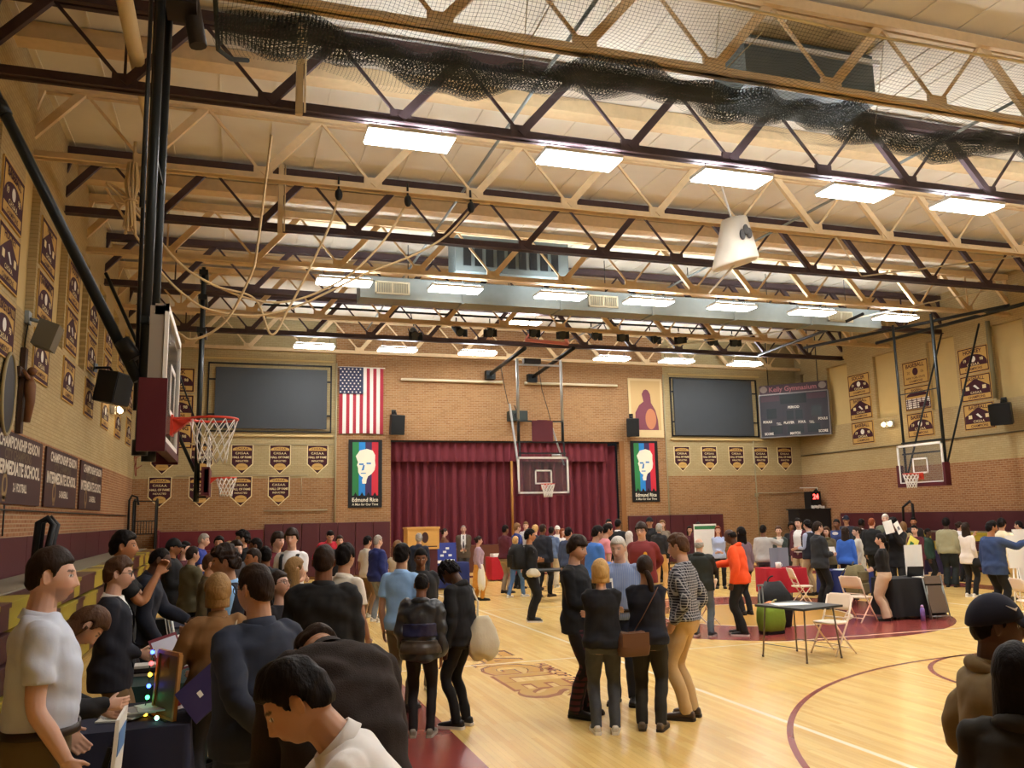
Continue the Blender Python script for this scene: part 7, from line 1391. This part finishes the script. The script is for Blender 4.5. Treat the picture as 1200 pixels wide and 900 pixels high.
b.poly(rect(-.05, -.02, -.01, .03), c-n_*.032, u_, v_) if n_[1] > 0 else b.poly(rect(-.05, -.02, -.01, .03), c+n_*.032, u_, v_)
b.build('tag', M_white, t); b = MB(); b.tube(lw(p10, (-.11, -.22, 1.07), (-.03, -.19, 1.2), (.09, -.15, 1.36), (.13, -.05, 1.425), (.1, .07, 1.38)), .014, 6, flat=.4); b.build('strap', mat('strap_pale', srgb(150, 130, 104), .8), t)
q = wrist(p45, 1)*.5+wrist(p45, -1)*.5; card('booklet', 'white and blue booklet held by the black sweatshirt in the centre group', 'booklet', q+(.02, -.1, .12), (.9, .35, 0), (0, .1, 1), .2, .26, M_paper, .006, [(-.1, .4, -.42, .36, mat('book_navy', srgb(52, 60, 84), .5))])
# brown shoulder bag of the navy sweater
def sack_mesh(b, w_, d_, h_, n=32):
    rr = []
    for z, kx, ky in ((-1, .30, .35), (-.97, .62, .7), (-.85, .92, 1.0), (-.6, 1.0, 1.1), (-.3, .84, .8), (-.1, .55, .45), (0, .34, .22)):
        rr.append([(w_/2*kx*math.cos(a)*(1+.07*math.sin(5*a+z*6)), d_/2*ky*math.sin(a)*(1+.12*math.sin(4*a+z*5)), h_*z*(1+.05*math.cos(2*a+1))) for a in np.linspace(0, 2*math.pi, n, endpoint=False)])
    b.loft(rr); return b
def soft_bag(label, c, w_, d_, h_, m, rz=0, strap=None, name='shoulder_bag', flap=True, cat='bag', handle=None):
    t = thing(name, label, cat, tuple(c), rz); b = MB(); (bag_mesh(b, w_, d_, h_, -h_, .015, .8) if flap else sack_mesh(b, w_, d_, h_)); b.build('bag_body', m, t, False)
    if flap: b = MB(); b.obox((0, -d_/2-.012, -h_*.3), (w_*.46, 0, 0), (0, .006, 0), (0, .0, h_*.28)); b.build('flap', m, t, False)
    if strap is not None: b = MB(); b.tube([np.array(p)-np.array(c) for p in strap], .011, 6, flat=.4) if not rz else b.tube([np.array(p) for p in strap], .011, 6, flat=.4); b.build('strap', m, t, False)
    return t
M_bagb = mat('bag_brown', srgb(92, 62, 44), .5)
st = lw(p48, (-.13, -.16, .98), (-.02, -.165, 1.15), (.10, -.15, 1.36), (.13, -.06, 1.43), (.08, .08, 1.38)); c = lw(p48, (-.12, -.22, 1.0))[0]
soft_bag('brown leather bag hanging at the back of the navy sweater, centre group', c, .3, .09, .22, M_bagb, 0, st)
M_tote = mat('tote_cream', srgb(206, 198, 176), .85, bump=.3, nscale=10)
st = lw(p27, (-.02, -.2, .95), (.12, -.16, 1.25), (.17, -.06, 1.44), (.2, .04, 1.25), (.14, -.02, .95)); c = lw(p27, (.06, -.24, 1.12))[0]
soft_bag('white cloth tote hanging from the shoulder of the black hoodie', c, .32, .15, .42, M_tote, 0, st, 'tote_bag', False)
t = thing('backpack', 'black backpack worn by the arms-folded black t-shirt', 'backpack', tuple(lw(p33, (0, -.25, 1.0))[0]), -R(84)); b = MB(); bag_mesh(b, .34, .22, .48, 0, .04, .7); b.build('main_pouch', mat('pack_black', srgb(24, 24, 26), .8, bump=.4, nscale=12), t, False)
b = MB(); b.obox((0, -.14, .16), (.12, 0, 0), (0, .03, 0), (0, 0, .12)); b.build('front_pocket', _m['pack_black'], t, False)
for s in (-1, 1): b = MB(); b.tube([(.1*s, .11, .46), (.12*s, .22, .44), (.13*s, .38, .30), (.13*s, .36, .1), (.12*s, .12, .05)], .02, 6, flat=.4); b.build('shoulder_strap', _m['pack_black'], t, False)
c = lw(p33, (.24, .03, 1.02))[0]; soft_bag('crumpled white cloth bag at the hip of the black t-shirt', c, .28, .12, .16, M_tote, R(-20), None, 'cloth_bag', False)
c = wrist(p30, 1)+(.02, 0, .12); soft_bag('white cloth hanging from the arm of the mustard skirt', c, .2, .12, .62, mat('cloth_white', srgb(224, 220, 206), .85, bump=.3, nscale=10), 0, None, 'white_cloth', False, 'cloth')
q = wrist(p73, 1)*.5+wrist(p73, -1)*.5
card('paper_sheet', 'white paper held up by the black coat in the right crowd, left sheet', 'paper', q+(-.12, -.08, .14), (.8, -.3, .2), (-.2, .1, 1), .2, .28, M_paper, .002); card('paper_sheet', 'white printed paper held up by the black coat, right sheet', 'paper', q+(.12, -.1, .12), (.8, .3, .3), (-.4, .1, .9), .2, .26, M_paper, .002, [(-.2, .2, -.2, .1, mat('print_grey', srgb(110, 110, 116), .7))])
q = wrist(p77, 1)*.5+wrist(p77, -1)*.5; card('folder', 'yellow folder with green leaf shape held by the maroon sweater', 'folder', q+(-.05, -.12, .1), (.85, -.1, -.55), (.5, 0, .85), .26, .32, mat('folder_yellow', srgb(232, 224, 110), .5), .006, [(-.3, .1, -.3, .1, mat('folder_green', srgb(50, 110, 70), .6))])
q = wrist(p82, 1); card('phone', 'dark phone held up by the navy suit at right', 'phone', q+(.1, .08, .1), (.6, .6, 0), (0, .1, 1), .08, .16, M_blackp, .005)
c = lw(p81, (.24, .02, .98))[0]; soft_bag('black shaggy shoulder bag beside the cream blouse', c, .3, .14, .26, _m['pack_black'], R(-30), None, 'shoulder_bag', False)
q = wrist(p66, 1)*.5+wrist(p66, -1)*.5; card('pamphlet', 'small white pamphlet in the hands of the charcoal jacket', 'paper', q+(.1, .06, .06), (.8, -.4, 0), (0, .3, .9), .12, .18, M_paper, .003)
q = wrist(p11, -1); card('phone', 'dark phone with pale rim held behind the navy zip pullover', 'phone', q+(-.0, -.06, -.1), (.9, .2, .2), (.1, .2, -.8), .08, .15, M_blackp, .006)
q = atY(843, 648, 20.8); card('sign_board', 'white sign with green edge standing behind the pale blue top', 'sign', (q[0]-.35, 20.9, 1.1), X, Z, .7, 1.2, M_paper, .012, [(-.48, .48, .38, .46, mat('sign_edge_green', srgb(60, 120, 80), .6)), (-.48, .48, -.46, -.36, _m['sign_edge_green'])])
finalize()
